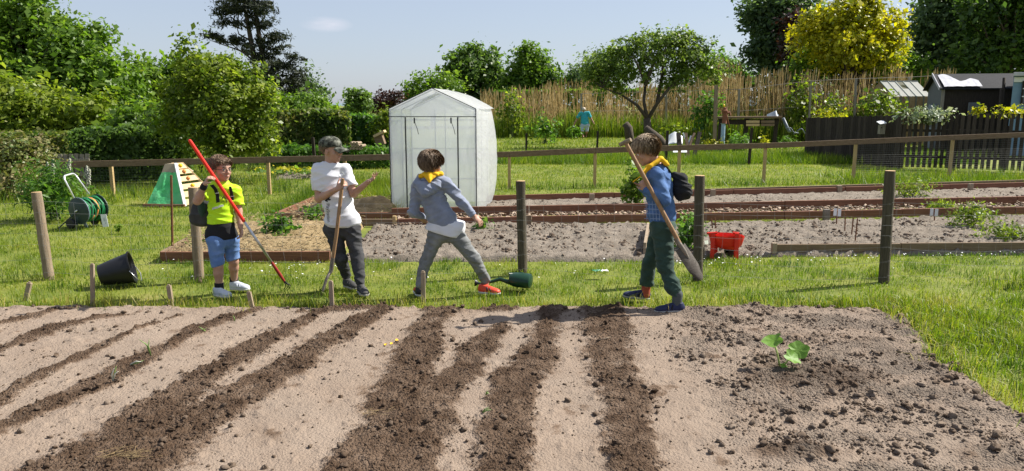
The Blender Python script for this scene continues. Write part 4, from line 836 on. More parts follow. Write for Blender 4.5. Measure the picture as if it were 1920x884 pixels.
mk('lupin_flower', [(0.22, 0.19, 0.30), (0.34, 0.34, 0.28), (0.40, 0.42, 0.22)], 20, 0.7)
for px, pb, pt_ in ((86, 330, 305), (97, 330, 300), (128, 318, 298), (160, 335, 312), (165, 345, 318), (92, 345, 325)):
    Y_ = G(105, 408)[1]; m = MB(); a, c = P(px, pb, Y_), P(px + 3, pt_, Y_)
    for j in range(26):
        s = j / 25; q = a + (c - a) * s; th = j * 2.4; r = 0.028 * (1 - 0.8 * s); m.box(q + [r * math.cos(th), r * math.sin(th), 0], (0.02, 0.02, 0.022), None, 0.4)
    m.tube([a - [0, 0, .25], c], .004, 4, False); m.part('flower_spike', MATS['lupin_flower'], lp)
plant('young_shrub', 'small potted looking shrub with a white tag beside the hose reel', 192, 422, 16, 62, 'leaf_lime', 421, 30, 12, 0.06, 0.06, W=0.3)
plant('bergenia', 'small dark weed in the lawn right of the white tag', 222, 436, 5, 14, 'leaf_mid', 422, 8, 6, 0.03, 0.05)
plant('young_bush', 'bushy green sapling in the middle garden left of the woman', 1022, 268, 30, 54, 'leaf_plant', 423, 60, 14, 0.18, 0.12, Yf=34)
plant('burdock', 'bright green leafy weed at the feet of the woman', 1078, 262, 16, 22, 'leaf_plant', 424, 26, 14, 0.16, 0.13, Yf=39)
plant('vegetable_plants', 'leafy green vegetable plants in front of the timber bench', 1390, 258, 22, 28, 'leaf_plant', 425, 40, 16, 0.15, 0.10, Yf=29)
plant('yellow_flowers', 'yellow flowering plants left of the blue pump stand', 1340, 262, 22, 20, 'leaf_yellow', 426, 40, 12, 0.14, 0.08, Yf=29, tone=(.35, .25, .2))
plant('grass_tuft', 'upright iris tuft right of the timber bench', 1478, 258, 14, 26, 'leaf_plant', 427, 20, 14, 0.12, 0.16, Yf=30, W=0.12)
plant('young_shrub', 'yellow leaved sapling in front of the timber bench', 1437, 262, 9, 28, 'leaf_yellow', 428, 16, 8, 0.12, 0.08, Yf=29, tone=(.4, .2, .2))
for k, (px, py, ry, lb) in enumerate([(1410, 235, 80, 'tall lime shoots in front of the reeds left of the bench end'), (1440, 215, 90, 'tallest lime leaved shoots among the reeds'), (1470, 215, 80, 'lime leaved shoots right of the tallest ones')]):
    plant('lime_shoots', lb, px, py, 16, ry, 'leaf_lime', 430 + k, 40, 10, 0.22, 0.15, Yf=36, group='lime green shoots in the reeds')
for k, (px, ry, lb) in enumerate([(960, 90, 'green shrub in front of the reeds right of the greenhouse'), (1330, 100, 'green shrub among the reeds left of the tall post'), (1500, 120, 'olive green shrub in the reeds under the golden tree'), (1560, 90, 'low green shrub in the reeds left of the glasshouse'), (1620, 70, 'leafy green shrub in the reeds beside the glasshouse')]):
    plant('reed_shrub', lb, px, 0, 26, ry, 'leaf_lime' if k != 1 else 'leaf_plant', 460 + k, 70, 14, 0.30, 0.15, Yf=40 if px < 1300 else 34.3, group='shrubs in the reeds', tone=(.35, .2, .2))
plant('climbing_plant', 'lime leaves growing over the dark board fence on its left', 1560, 240, 40, 22, 'leaf_yellow', 434, 30, 12, 0.15, 0.10, Yf=27, dz=1.15, stem=False, tone=(.3, .25, .2))
plant('leafy_shrub', 'olive green shrub behind the picket fence amid the reeds', 1650, 215, 40, 46, 'leaf_lime', 435, 60, 14, 0.28, 0.14, Yf=30, dz=1.2, tone=(.3, .2, .2))
plant('silver_shrub', 'pale silvery flowering shrub leaning over the dark picket fence', 1745, 230, 44, 26, 'leaf_grey', 436, 60, 16, 0.12, 0.085, Yf=20.3, dz=1.22, tone=(.5, .3, .2))
plant('yellow_shrub', 'yellow green shrub above the pickets at the right edge', 1900, 218, 30, 18, 'leaf_yellow', 437, 30, 14, 0.12, 0.08, Yf=19.6, dz=1.38, tone=(.4, .25, .2))
plant('yellow_shrub', 'small yellow green shrub above the middle of the pickets', 1840, 216, 12, 20, 'leaf_yellow', 438, 18, 12, 0.09, 0.08, Yf=20.5, dz=1.40, tone=(.4, .25, .2))
plant('apple_suckers', 'pale green shoots at the foot of the apple tree', 1255, 246, 34, 40, 'leaf_lime', 439, 40, 10, 0.2, 0.12, Yf=29.5, dz=0.25)
# bed of yellow pansies beyond the rail fence
R = np.random.default_rng(440); c = G(555, 331); t = thing('flower_bed', 'low bed of yellow and orange flowers beyond the rail fence', 'flower bed', c)
V, F = mound([G(515, 336), G(592, 333), G(590, 324), G(518, 326)], 0.03, 0.08, 0.08, 4); npart('soil', V, F, MATS['garden_soil'], t)
for nm, mt, n, sc in (('leaves', 'leaf_plant', 500, 0.07), ('flowers', 'leaf_yellow', 260, 0.06)):
    C = c + R.normal(size=(n, 3)) * [0.40, 0.22, 0.03] + [0, 0, 0.13 if nm == 'leaves' else 0.17]; V, F = leaves(C, np.tile([0, -.4, .6], (n, 1)), sc, 441, 0.9); npart(nm, V, F, MATS[mt], t, {'v': np.repeat(R.uniform(.4, 1, n), 4)}, False, kind='stuff')
# stinging nettle strip in front of the long hedge
hedge('nettle_strip', 'strip of tall nettles in front of the long hedge', at(500, 20.5), at(735, 21), 0.8, 0.55, 0.5, 6000, 0.09, 'leaf_plant', 450, (0.35, 0.2), cat='nettles')
# ================================================================== garden things
# ---- walk-in plastic greenhouse
mk('film', [(0.74, 0.78, 0.82), (0.86, 0.88, 0.90)], 2.2, 0.28, 0.6, 6, transl=0.62, alpha=0.60, spec=0.6, bdist=0.06)
mk('film_white', [(0.78, 0.79, 0.79), (0.86, 0.87, 0.87)], 2.5, 0.33, 0.6, 6, transl=0.58, alpha=0.82, spec=0.5, bdist=0.06)
mk('trim_grey', [(0.035, 0.038, 0.042), (0.07, 0.075, 0.08)], 8, 0.7)
mk('pole_grey', [(0.10, 0.13, 0.17), (0.16, 0.19, 0.23)], 8, 0.45)
gl_, gr_ = G(732, 402), G(895, 399); GY = (gl_[1] + gr_[1]) / 2; gl_[1] = GY + 0.03; gr_[1] = GY - 0.03
wx = nrm(gr_ - gl_); GW = np.linalg.norm(gr_ - gl_); dx = np.array([-wx[1], wx[0], 0]) + wx * 0.06; dx = nrm(dx); GD = 1.42
zL = P(734, 205, GY)[2]; zA = P(817, 166, GY)[2]; up = np.array([0, 0, 1.0])
gh = thing('greenhouse', 'white plastic film walk in greenhouse with zipped front door', 'greenhouse', (gl_ + gr_) / 2 + dx * GD / 2)
Q = lambda u, d, z: gl_ + wx * (u * GW) + dx * (d * GD) + up * z
nzf = lambda a, b_, s=0.0: float(fbm(np.array([a * 3 + s]), np.array([b_ * 3]), o=3)[0]) - 0.5
def roofz(u): return zL + (zA - zL) * (1 - abs(2 * u - 1))
DU0, DU1 = 0.19, 0.79
def front(u0, u1, z0, z1, amp, s):
    m = MB(); m.sheet(lambda a, c: Q(u0 + (u1 - u0) * a, 0, z0 + (z1 - z0) * c) - dx * (0.004 + amp * nzf(a * (u1 - u0) * 3, c * 2, s)), max(6, int(20 * (u1 - u0))), 22); return m
front(0, DU0, 0.01, zL - .12, .05, 1).part('front_panel', MATS['film'], gh, True); front(DU1, 1, 0.01, zL - .12, .09, 5).part('front_panel', MATS['film'], gh, True)
dr = front(DU0 + .003, DU1 - .003, 0.02, zL - .12, .035, 9).part('door', MATS['film'], gh, True)
m = MB(); m.sheet(lambda a, c: Q(a, 0, (zL - .118) + (roofz(a) - zL + .118) * c) - dx * (.006 + .03 * nzf(a * 2, c, 3) * min(1, c * 3, (1 - c) * 4)), 24, 8); m.part('gable', MATS['film'], gh, True)
m = MB(); m.sheet(lambda a, c: Q(a, 1, .01 + (roofz(a) - .01) * c) + dx * .03 * nzf(a, c, 7), 16, 16); m.part('back_panel', MATS['film'], gh, True)
def side(u, sgn, bul):
    m = MB(); m.sheet(lambda a, c: Q(u, a, .01 + (zL - .01) * c) + wx * sgn * (bul * (math.sin(math.pi * min(1, a * .9 + .1) * .62) ** 1.0) * (math.sin(math.pi * (c * .86 + .1)) ** .6) * (a > 0) + .05 * nzf(a * 1.5, c * 3, 11) * min(1, a * 4)), 16, 24); return m
side(1, 1, .16).part('side_panel', MATS['film_white'], gh, True); side(0, -1, .01).part('side_panel', MATS['film'], gh, True)
for u0, u1 in ((0, .5), (.5, 1)):
    m = MB(); m.sheet(lambda a, c: Q(u0 + (u1 - u0) * a, c, roofz(u0 + (u1 - u0) * a)) + up * (.05 * math.sin(math.pi * a) * min(1, c * 3) + .02 * nzf(a * 2, c * 2, 13)) + (wx * .10 * a * min(1, c * 2) if u0 else 0), 10, 14); m.part('roof_panel', MATS['film_white'], gh, True)
for d in (0.02, .5, .98):
    for u in (.015, .985): m = MB(); m.tube([Q(u, d, 0), Q(u, d, zL - .01)], .009, 8); m.part('pole', MATS['pole_grey'], gh, True)
    for u0, u1 in ((.015, .5), (.985, .5)): m = MB(); m.tube([Q(u0, d, zL - .015), Q(u1, d, zA - .02)], .009, 8); m.part('pole', MATS['pole_grey'], gh, True)
for u in (.02, .98):
    for z in (.42, .95, 1.45): m = MB(); m.tube([Q(u, .02, z), Q(u, .98, z)], .008, 8); m.part('pole', MATS['pole_grey'], gh, True)
for z in (.42, .95, 1.45): m = MB(); m.tube([Q(.02, .98, z), Q(.98, .98, z)], .008, 8); m.part('pole', MATS['pole_grey'], gh, True)
for u in (.32, .45): m = MB(); m.tube([Q(u, .98, 0), Q(u, .98, zL)], .008, 8); m.part('pole', MATS['pole_grey'], gh, True)
for u in (DU0, DU1): m = MB(); m.bar(Q(u, 0, .02) - dx * .016, Q(u, 0, zL - .125) - dx * .016, .020, .010, up=dx); m.part('zip', MATS['trim_grey'], dr)
for pts in ([(0.004, 0.0), (0.004, zL)], [(.998, 0), (.998, zL)]):
    m = MB(); m.bar(Q(pts[0][0], 0, pts[0][1]) - dx * .012, Q(pts[1][0], 0, pts[1][1]) - dx * .012, .013, .010, up=dx); m.part('edge_trim', MATS['trim_grey'], gh)
for a, c in (((0, zL), (.5, zA)), ((1, zL), (.5, zA)), ((0, zL - .12), (1, zL - .12))):
    m = MB(); m.bar(Q(a[0], 0, a[1]) - dx * .014 + up * .004, Q(c[0], 0, c[1]) - dx * .014 + up * .004, .012, .016, up=dx); m.part('edge_trim', MATS['trim_grey'], gh)
for u in (.295, .715):
    m = MB(); m.bar(Q(u, 0, zL - .13) - dx * .022, Q(u, 0, zL - .22) - dx * .022, .022, .006, up=dx); m.part('tie', MATS['black_cloth_tie'] if 'black_cloth_tie' in MATS else MATS['trim_grey'], gh)
    m = MB(); m.tube([Q(u + .006, 0, zL - .21) - dx * .022, Q(u + .03, 0, zL - .30) - dx * .022, Q(u + .045, 0, zL - .39) - dx * .02], .005, 6); m.part('tie', MATS['trim_grey'], gh)

# ---- black bucket lying on its side
mk('bucket_black', [(0.010, 0.010, 0.012), (0.020, 0.020, 0.022)], 8, 0.38)
c = G(217, 540); Yb = c[1] + .12; bc = thing('bucket', 'black plastic mason bucket lying on its side in the grass', 'bucket', c)
ax = nrm([.92, .34, .20]); p0 = P(187, 517, Yb - .05)
m = MB(); m.lathe(p0, ax, [(0, .0), (.0, .085), (.006, .098), (.12, .122), (.275, .148), (.280, .160), (.292, .162), (.292, .150), (.27, .142), (.02, .094), (.02, 0)], 32, (False, False)); m.part('shell', MATS['bucket_black'], bc, 'auto')
m = MB(); e = p0 + ax * .282; pr = nrm(np.cross(ax, up)); m.tube([e + pr * .16, e + pr * .14 + ax * .06 - up * .10, e + ax * .08 - up * .155, e - pr * .13 + ax * .06 - up * .10, e - pr * .16], .004, 8); m.part('handle', MATS['steel'], bc, True)

# ---- green watering can lying on its side
mk('can_green', [(0.006, 0.030, 0.016), (0.011, 0.045, 0.024)], 6, 0.35)
c = G(975, 549); wc = thing('watering_can', 'dark green plastic watering can lying on its side by the fence post', 'watering can', c)
Yw = c[1] + .10; base = P(996, 528, Yw - .03); axw = nrm([-1, .25, .05]); uu = nrm(np.cross(axw, [0, -1, 0])); bb = nrm(np.cross(axw, uu)); m = MB()
prof = [(0, .0), (0, .055), (.008, .066), (.03, .070), (.16, .066), (.20, .050), (.205, .04), (.205, 0)]; V = []; n = 28
for h_, r in prof:
    for k in range(n): a = 2 * math.pi * k / n; V.append(base + axw * h_ + uu * r * math.cos(a) * 1.0 + bb * r * 1.35 * math.sin(a))
m.add(V, [(i * n + k, i * n + (k + 1) % n, (i + 1) * n + (k + 1) % n, (i + 1) * n + k) for i in range(len(prof) - 1) for k in range(n)]); m.part('tank', MATS['can_green'], wc, 'auto')
m = MB(); q = base + axw * .04; m.tube([q + axw * .08 - up * .045 - bb * .02, q + axw * .26 - up * .010, P(905, 533, Yw), P(893, 531, Yw)], [.026, .018, .013, .012], 12); m.part('spout', MATS['can_green'], wc, 'auto')
m = MB(); m.lathe(P(897, 531, Yw), nrm([-1, 0, .1]), [(0, .012), (.02, .030), (.035, .034), (.037, .0)], 16); m.part('rose', MATS['black_plastic'], wc, 'auto')
m = MB(); m.tube([base + axw * .19 + bb * .05, base + axw * .24 + bb * .09 + up * .03, base + axw * .12 + bb * .13 + up * .04, base + axw * .02 + bb * .09 + up * .01], .011, 10); m.part('handle', MATS['can_green'], wc, True)

# ---- scrap of litter in the grass
mk('litter_green', [(0.02, 0.16, 0.07), (0.03, 0.22, 0.10)], 9, 0.5)
c = G(1124, 520) + [0, 0, .04]; lt = thing('litter', 'crumpled white and green wrapper lying in the mown grass', 'litter', c)
for nm, mt, o, sz in (('white_end', 'white_plastic', .05, .07), ('green_end', 'litter_green', -.03, .09)):
    m = MB(); m.sheet(lambda a, b_: c + np.array([o + (a - .5) * sz, (b_ - .5) * .06, .03 + .04 * nzf(a * 3, b_ * 3, o * 99)]), 8, 6); m.part(nm, MATS[mt], lt)

# ---- hose reel cart
mk('reel_green', [(0.022, 0.040, 0.036), (0.040, 0.062, 0.058)], 6, 0.45); mk('hose_green', [(0.015, 0.14, 0.05), (0.025, 0.22, 0.085)], 9, 0.4); mk('hose_orange', [(0.55, 0.20, 0.05), (0.65, 0.28, 0.09)], 9, 0.5); mk('alu', [(0.62, 0.63, 0.64), (0.75, 0.76, 0.77)], 9, 0.3, metal=.6)
c = G(160, 427); Yh = c[1]; hr = thing('hose_reel', 'dark green hose reel cart with a silver handle and coiled hose', 'hose reel', c)
dA, dB = P(148, 396, Yh - .08), P(184, 389, Yh + .22); axr = nrm(dB - dA); RR = S(25, Yh)
for cen, sg in ((dA, -1), (dB, 1)):
    m = MB(); m.lathe(cen, axr * sg, [(-.005, RR * .98), (.004, RR), (.012, RR * .97), (.014, RR * .82), (.026, RR * .70), (.030, RR * .3), (.034, RR * .28), (.034, 0)], 32); f = m.part('flange', MATS['reel_green'], hr, 'auto')
    m = MB(); m.lathe(cen, axr * sg, [(-.006, RR * 1.0), (-.006, RR * 1.025), (.004, RR * 1.025), (.004, RR * 1.0)], 32, (False, False)); m.part('rim', MATS['pole_grey'] if sg < 0 else MATS['reel_green'], f)
m = MB(); m.tube([dA, dB], RR * .55, 20); m.part('drum', MATS['black_plastic'], hr, 'auto')
R_ = np.random.default_rng(9); LA = np.linalg.norm(dB - dA)
a1 = nrm(np.cross(axr, up)); a2 = np.cross(a1, axr)
for k, (mt, rr) in enumerate([('hose_green', .74), ('hose_green', .80), ('hose_orange', .86), ('hose_green', .90)]):
    m = MB(); turns = 7 if mt == 'hose_green' else 2; s0, s1 = (.08, .92) if mt == 'hose_green' else (.35, .62); pts = []
    for i in range(turns * 14):
        th = i * 2 * math.pi / 14; s = s0 + (s1 - s0) * (.5 + .5 * math.sin(i / (turns * 14) * math.pi * 3 + k)); pts.append(dA + axr * LA * s + (a1 * math.cos(th) + a2 * math.sin(th)) * RR * (rr + .02 * math.sin(i)))
    m.tube(pts, .010, 6); m.part('hose', MATS[mt], hr, True)
for cen in (dA - axr * .015 + [0.02, 0, 0], dB - axr * .01):
    g = np.array([cen[0], cen[1], 0]); m = MB(); m.bar(cen, g + [-.07, 0, .05], .02, .05, up=(1, 0, 0)); m.bar(cen, g + [.08, 0, .01], .02, .04, up=(1, 0, 0)); m.part('frame', MATS['reel_green'], hr, False, .004, kind='stuff')
for cen in (dA - axr * .05, dB + axr * .02):
    g = np.array([cen[0] - .09, cen[1], .075]); m = MB(); m.lathe(g, axr, [(-.02, .04), (-.018, .070), (-.008, .076), (.012, .076), (.02, .070), (.022, .04)], 24); w_ = m.part('wheel', MATS['black_plastic'], hr, 'auto')
m = MB(); hA, hB = P(142, 378, Yh - .06), P(167, 364, Yh + .20); tA, tB = P(118, 331, Yh - .06), P(139, 325, Yh + .20)
def rnd(pts, r=.06): 
    out = [pts[0]]
    for a, b_, c_ in zip(pts[:-2], pts[1:-1], pts[2:]):
        u, v = nrm(a - b_) * r, nrm(c_ - b_) * r; out += [b_ + u * (1 - s) ** 2 + v * s ** 2 for s in (0, .25, .5, .75, 1)]
    return out + [pts[-1]]
m.tube(rnd([hA, tA, tB, hB], .06), .0125, 10); m.part('handle', MATS['alu'], hr, True)
m = MB(); m.tube([dA - axr * .035, dA - axr * .06, dA - axr * .06 + [.03, 0, .02]], .010, 8); m.part('crank', MATS['white_plastic'], hr, True)
m = MB(); m.tube([dA - axr * .04, P(128, 412, Yh - .10), P(110, 428, Yh - .1), P(108, 431, Yh - .05)], .009, 8); m.part('hose_tail', MATS['reel_green'], hr, True)
c = P(196, 414, G(196, 430)[1] - .03); tg = thing('plant_tag', 'white printed plant label hanging beside the hose reel', 'label', c - [0, 0, .06]); m = MB(); m.box(c, (S(11, c[1]), .004, S(24, c[1])), Matrix.Rotation(.1, 3, 'Y')); m.part('card', MATS['paper'], tg)
mk('tag_print', [(0.20, 0.24, 0.30), (0.30, 0.34, 0.40)], 30, 0.7)
for k, (o, w) in enumerate(((.035, .03), (.02, .036), (.008, .028), (-.004, .034), (-.035, .012))): m = MB(); m.box(c + [0.002 + (.012 if k == 4 else 0), -.0035, o], (w, .002, .004 if k < 4 else .010)); m.part('print', MATS['tag_print'], tg)

# ---- green tarpaulin pyramid with a wooden climbing side
mk('tarp', [(0.08, 0.62, 0.20), (0.18, 0.76, 0.34), (0.38, 0.85, 0.52)], 4, 0.32, 0.7, 7, transl=.5, bdist=.05); mk('pine_wood', [(0.44, 0.30, 0.14), (0.60, 0.45, 0.25)], 8, 0.6, 0.2, 40, (1, 4, 6)); mk('ply', [(0.30, 0.24, 0.16), (0.40, 0.33, 0.23)], 8, 0.7); mk('grip_yellow', [(0.80, 0.50, 0.01), (0.88, 0.58, 0.02)], 4, 0.4); mk('grip_orange', [(0.62, 0.22, 0.06), (0.72, 0.28, 0.08)], 4, 0.4)
b0, b1, b2 = G(274, 387), G(347, 388), G(375, 372); Yp = b0[1]
py = thing('climbing_pyramid', 'wooden climbing pyramid covered with bright green tarpaulin beyond the fence', 'climbing frame', (b0 + b1) / 2 + [0, .35, 0])
T0_, T1_ = P(303, 324, Yp + .30), P(332, 324, Yp + .30); U0, U1 = P(309, 308, Yp + .36), P(329, 307, Yp + .36)
b1 = P(347, 388, Yp + 0.0); b3 = b0 + [.18, .75, 0]; b2 = np.array([b1[0] + .33, b1[1] + .72, 0]); T2_ = T1_ + [.17, .30, .0]; U2 = P(341, 306, Yp + .50); T3_ = T0_ + [.05, .3, 0]; U3 = U0 + [.04, .22, 0]
def quad(a, b_, c_, d_, amp, s, nu=14, nv=14):
    m = MB(); n_ = nrm(np.cross(b_ - a, d_ - a)); m.sheet(lambda u, v: (a * (1 - u) + b_ * u) * (1 - v) + (d_ * (1 - u) + c_ * u) * v + n_ * amp * nzf(u * 2, v * 2, s) * 2 * (0.25 + math.sin(math.pi * u)), nu, nv); return m
quad(b0, b1 - [.03, 0, 0], T1_, T0_, .06, 2).part('tarpaulin', MATS['tarp'], py, True); quad(b3, b0, T0_, T3_, .04, 4).part('tarpaulin', MATS['tarp'], py, True)
m = MB(); m.add([T0_, T1_, U1, U0, T3_, T2_, U2, U3], [(0, 1, 2, 3), (4, 7, 6, 5), (0, 3, 7, 4), (3, 2, 6, 7), (1, 5, 6, 2)]); m.part('top_box', MATS['ply'], py)
for k in range(6):
    s0, s1 = [(0.02, .15), (.20, .33), (.38, .50), (.56, .68), (.735, .84), (.86, 1.0)][k]; A0, A1 = b1 + (U1 - b1) * s0, b1 + (U1 - b1) * s1; B0, B1 = b2 + (U2 - b2) * s0, b2 + (U2 - b2) * s1
    m = MB(); o = np.array([.02, -.02, .01]); nq = nrm(np.cross(B0 - A0, A1 - A0)); nq = nq if nq[0] > 0 else -nq; nn_ = nq * .022; m.add([A0, B0, B1, A1, A0 + nn_, B0 + nn_, B1 + nn_, A1 + nn_], [(3, 2, 1, 0), (4, 5, 6, 7), (0, 1, 5, 4), (1, 2, 6, 5), (2, 3, 7, 6), (3, 0, 4, 7)]); s = m.part('slat', MATS['pine_wood'], py, False, .003)
    cc_ = (A0 + B1) / 2 + nn_; cl = 'grip_yellow' if k in (5, 2) else 'grip_orange'; m = MB(); m.lathe(cc_, nn_, [(0, .032), (.02, .034), (.035, .022), (.04, 0)], 12); m.part('hold', MATS[cl], s, True)
for A, B in ((b1, U1), (b2, U2), (b3, U3)): m = MB(); m.bar(A, B, .045, .045); m.part('corner_beam', MATS['pine_wood'] if A is not b1 else MATS['white_plastic'], py, False, .003)
m = MB(); m.bar(b0 - [.02, .05, -.02], b1 + [.02, -.05, .02], .04, .05); m.part('base_board', MATS['bed_plank'], py)

# ---- weathered pallet
pa = thing('pallet', 'grey weathered pallet standing on edge at the left beyond the rail fence', 'pallet', at(128, 15.6)); m = MB()
for k in range(8):
    x_ = 92 + k * 10.2; a, b_ = P(x_, 332, 15.6), P(x_, 289 + random.uniform(-.5, .5), 15.6); m = MB(); m.bar(a * [1, 1, 0] + [0, 0, .02], b_, .085, .02, up=(0, -1, 0)); m.part('board', MATS['grey_board'], pa, False, .003)
for zz, h_ in ((303, .085), (328, .08)): m = MB(); a, b_ = P(84, zz, 15.55), P(168, zz - 1, 15.55); m.bar(a, b_, .03, h_); m.part('crossbar', MATS['grey_board'], pa, False, .003)

# ---- red toy barrow
mk('toy_red', [(0.66, 0.028, 0.018), (0.78, 0.05, 0.028)], 4, 0.38, transl=.12); c = G(1362, 482); Yr_ = c[1]; rb = thing('toy_wheelbarrow', 'bright red plastic toy wheelbarrow standing at the edge of the bare bed', 'toy wheelbarrow', c)
K = lambda px, py, dy=0.: P(px, py, Yr_ + dy)
V = []; n = 28; cen = K(1362, 440); RX, RY = S(33, Yr_), .135
for z, f in ((0, 1.0), (-.03, .98), (-.10, .88), (-.145, .68), (-.165, .40), (-.17, 0.02), (-.155, .02), (-.15, .38), (-.13, .64), (-.09, .83), (-.02, .93), (0.002, .95)):
    for k in range(n): a = 2 * math.pi * k / n; V.append(cen + np.array([RX * f * math.copysign(abs(math.cos(a)) ** .7, math.cos(a)), RY * f * math.copysign(abs(math.sin(a)) ** .7, math.sin(a)), z + .012 * math.cos(a) * -1]))
m = MB(); m.add(V, [(i * n + (k + 1) % n, i * n + k, (i + 1) * n + k, (i + 1) * n + (k + 1) % n) for i in range(11) for k in range(n)] + [tuple(range(n))] * 0); m.part('tray', MATS['toy_red'], rb, 'auto')
for a, b_, w in ((K(1337, 438, -.10), K(1335, 478, -.11), .042), (K(1381, 438, -.13), K(1380, 487, -.14), .048), (K(1343, 438, .10), K(1342, 470, .11), .042)): m = MB(); b_ = np.array([b_[0], b_[1], 0.0]); m.bar(a, b_, w, .035, up=(0, -1, 0)); m.part('leg', MATS['toy_red'], rb, False, .008)
m = MB(); m.tube([K(1326, 438, -.10), K(1345, 437, -.10)], .014, 10); m.tube([K(1326, 438, -.10), K(1332, 438, .10)], .010, 10); m.part('handle', MATS['toy_red'], rb, 'auto')
m = MB(); m.tube([K(1374, 437, -.12), K(1386, 438, -.12)], .014, 10); m.part('lug', MATS['toy_red'], rb, 'auto')
m = MB(); w0 = K(1369, 474, -.02); m.lathe([w0[0], w0[1], .062], (0, 1, 0), [(-.02, 0), (-.02, .058), (0, .062), (.02, .058), (.02, 0)], 20); m.part('wheel', MATS['black_plastic'], rb, 'auto'); m = MB(); m.bar(K(1362, 455, -.03), K(1362, 474, -.03), .05, .02, up=(0, -1, 0)); m.part('fork', MATS['black_plastic'], rb)

# ---- hand pump on a blue stand, timber bench, tall post, junk by the apple tree
mk('pump_iron', [(0.14, 0.050, 0.025), (0.24, 0.09, 0.045)], 14, 0.65); mk('pump_blue', [(0.22, 0.34, 0.46), (0.35, 0.46, 0.56)], 14, 0.6)
Yq = 29.0; K = lambda px, py, dy=0.: P(px, py, Yq + dy); pu = thing('hand_pump', 'rusty cast iron hand pump on a pale blue stand', 'water pump', at(1358, Yq))
m = MB(); m.lathe(at(1358, Yq), (0, 0, 1), [(0, .13), (.04, .13), (.06, .085), (K(1358, 232)[2], .075), (K(1358, 231)[2], .11)], 16); m.part('stand', MATS['pump_blue'], pu, 'auto')
m = MB(); q0 = K(1358, 232); m.lathe(q0, (0, 0, 1), [(0, .10), (.05, .085), (.42, .085), (.44, .12), (.50, .12), (.52, .07), (.60, .055), (.62, .02)], 16); m.part('cylinder', MATS['pump_iron'], pu, 'auto')
m = MB(); m.tube([K(1360, 214), K(1368, 211), K(1369, 217)], [.05, .045, .04], 10); m.part('spout', MATS['pump_iron'], pu, 'auto'); m = MB(); m.tube([K(1358, 201), K(1357, 196)], .03, 8); m.part('knob', MATS['grip_yellow'], pu, True)
m = MB(); m.tube([K(1359, 204), K(1364, 222, .1), K(1368, 240, .15)], .022, 8); m.part('lever', MATS['pump_iron'], pu, True)
po = thing('tall_post', 'tall weathered timber post left of the rusty pump', 'post', at(1343, 30)); m = MB(); m.bar(at(1343, 30), P(1343, 160, 30), .13, .13, up=(0, -1, 0)); m.part('post', MATS['post_wood'], po, False, .01)
Yk = 32.; K = lambda px, py, dy=0.: P(px, py, Yk + dy); be = thing('timber_bench', 'long dark timber bench with a wooden grill panel in the back garden', 'bench', at(1410, Yk))
m = MB(); m.bar(K(1346, 221), K(1462, 220), .6, .09); m.part('top', MATS['rail_wood'], be, False, .01); m = MB(); m.bar(K(1348, 229, -.1), K(1460, 229, -.1), .05, .22); m.part('apron', MATS['dark_board'], be)
for x_ in (1352, 1400, 1456): m = MB(); m.bar(at(x_, Yk), K(x_, 222), .14, .14, up=(0, -1, 0)); m.part('leg', MATS['dark_board'], be)
for k, zz in enumerate((228.5, 234.5)):
    for j in range(2): m = MB(); m.bar(K(1399 + j * 28, zz, -.32), K(1424 + j * 28, zz, -.32), .03, .10); m.part('panel_board', MATS['pine_wood'] if j == 0 else MATS['bed_plank_brown'], be)
m = MB(); m.sheet(lambda u, v: K(1438 + 22 * u, 221 - 12 * math.sin(math.pi * v) * (.5 + .8 * u) * (1 - .6 * (u > .85)), -.2 + .5 * v) + up * .04 * nzf(u * 3, v * 3), 10, 10); m.solo('tarp_bundle', MATS['pole_grey'], 'crumpled grey sheet lying on the right end of the timber bench', 'sheet', True)
m = MB(); m.tube([K(1468, 222), K(1478, 244), K(1481, 248)], .07, 8); m.solo('drain_pipe', MATS['pole_grey'], 'slanting grey pipe at the right end of the bench', 'pipe', True)
wc_ = thing('wheelbarrow_frame', 'overturned grey metal barrow frame beside the dark board fence', 'barrow frame', at(1490, 29)); m = MB(); m.tube(rnd([P(1473, 240, 29), P(1484, 240, 29), P(1487, 249, 29), P(1497, 250, 29)], .1), .02, 8); m.tube(rnd([P(1488, 252, 29.3), P(1503, 240, 29.3), P(1510, 252, 29.3)], .1), .02, 8); m.part('frame', MATS['pole_grey'], wc_, True, kind='stuff')
ww_ = thing('planter_box', 'low green painted planter box full of flowers by the pump', 'planter', at(1345, 28.4)); m = MB(); m.box(at(1343, 28.4) + up * .12, (S(44, 28.4), .5, .26)); m.part('box', MATS['reel_green'], ww_, False, .01)
mk('chair_white', [(0.60, 0.62, 0.63), (0.74, 0.75, 0.76)], 6, 0.5)
Yj = 24.; K = lambda px, py, dy=0.: P(px, py, Yj + dy)
ch_ = thing('garden_chair', 'overturned white plastic garden chair among the wood by the apple tree', 'chair', at(1272, Yj))
m = MB(); m.sheet(lambda u, v: K(1250 + 30 * u, 272 - 22 * v * (1 - .3 * abs(2 * u - 1)), .3 * v) + up * .05 * math.sin(u * 3), 8, 6); m.part('backrest', MATS['chair_white'], ch_, True)
m = MB(); m.sheet(lambda u, v: K(1262 + 26 * u, 274 + 12 * v, -.4 * v), 6, 6); m.part('seat', MATS['chair_white'], ch_, True)
for a, b_ in (((1250, 272), (1258, 254)), ((1281, 250), (1290, 272)), ((1290, 272), (1296, 255)), ((1254, 276), (1246, 283))): m = MB(); m.bar(K(*a), K(*b_, .1), .05, .03, up=(0, -1, 0)); m.part('leg', MATS['chair_white'], ch_)
wp_ = [((1277, 290), (1272, 250), 8, 'dark upright board in the junk pile by the apple tree'), ((1300, 296), (1312, 248), 7, 'leaning dark plank at the right end of the junk pile'), ((1292, 290), (1286, 250), 5, 'thin board leaning in the middle of the junk pile'), ((1284, 288), (1302, 250), 4, 'slanted batten crossing the junk pile')]
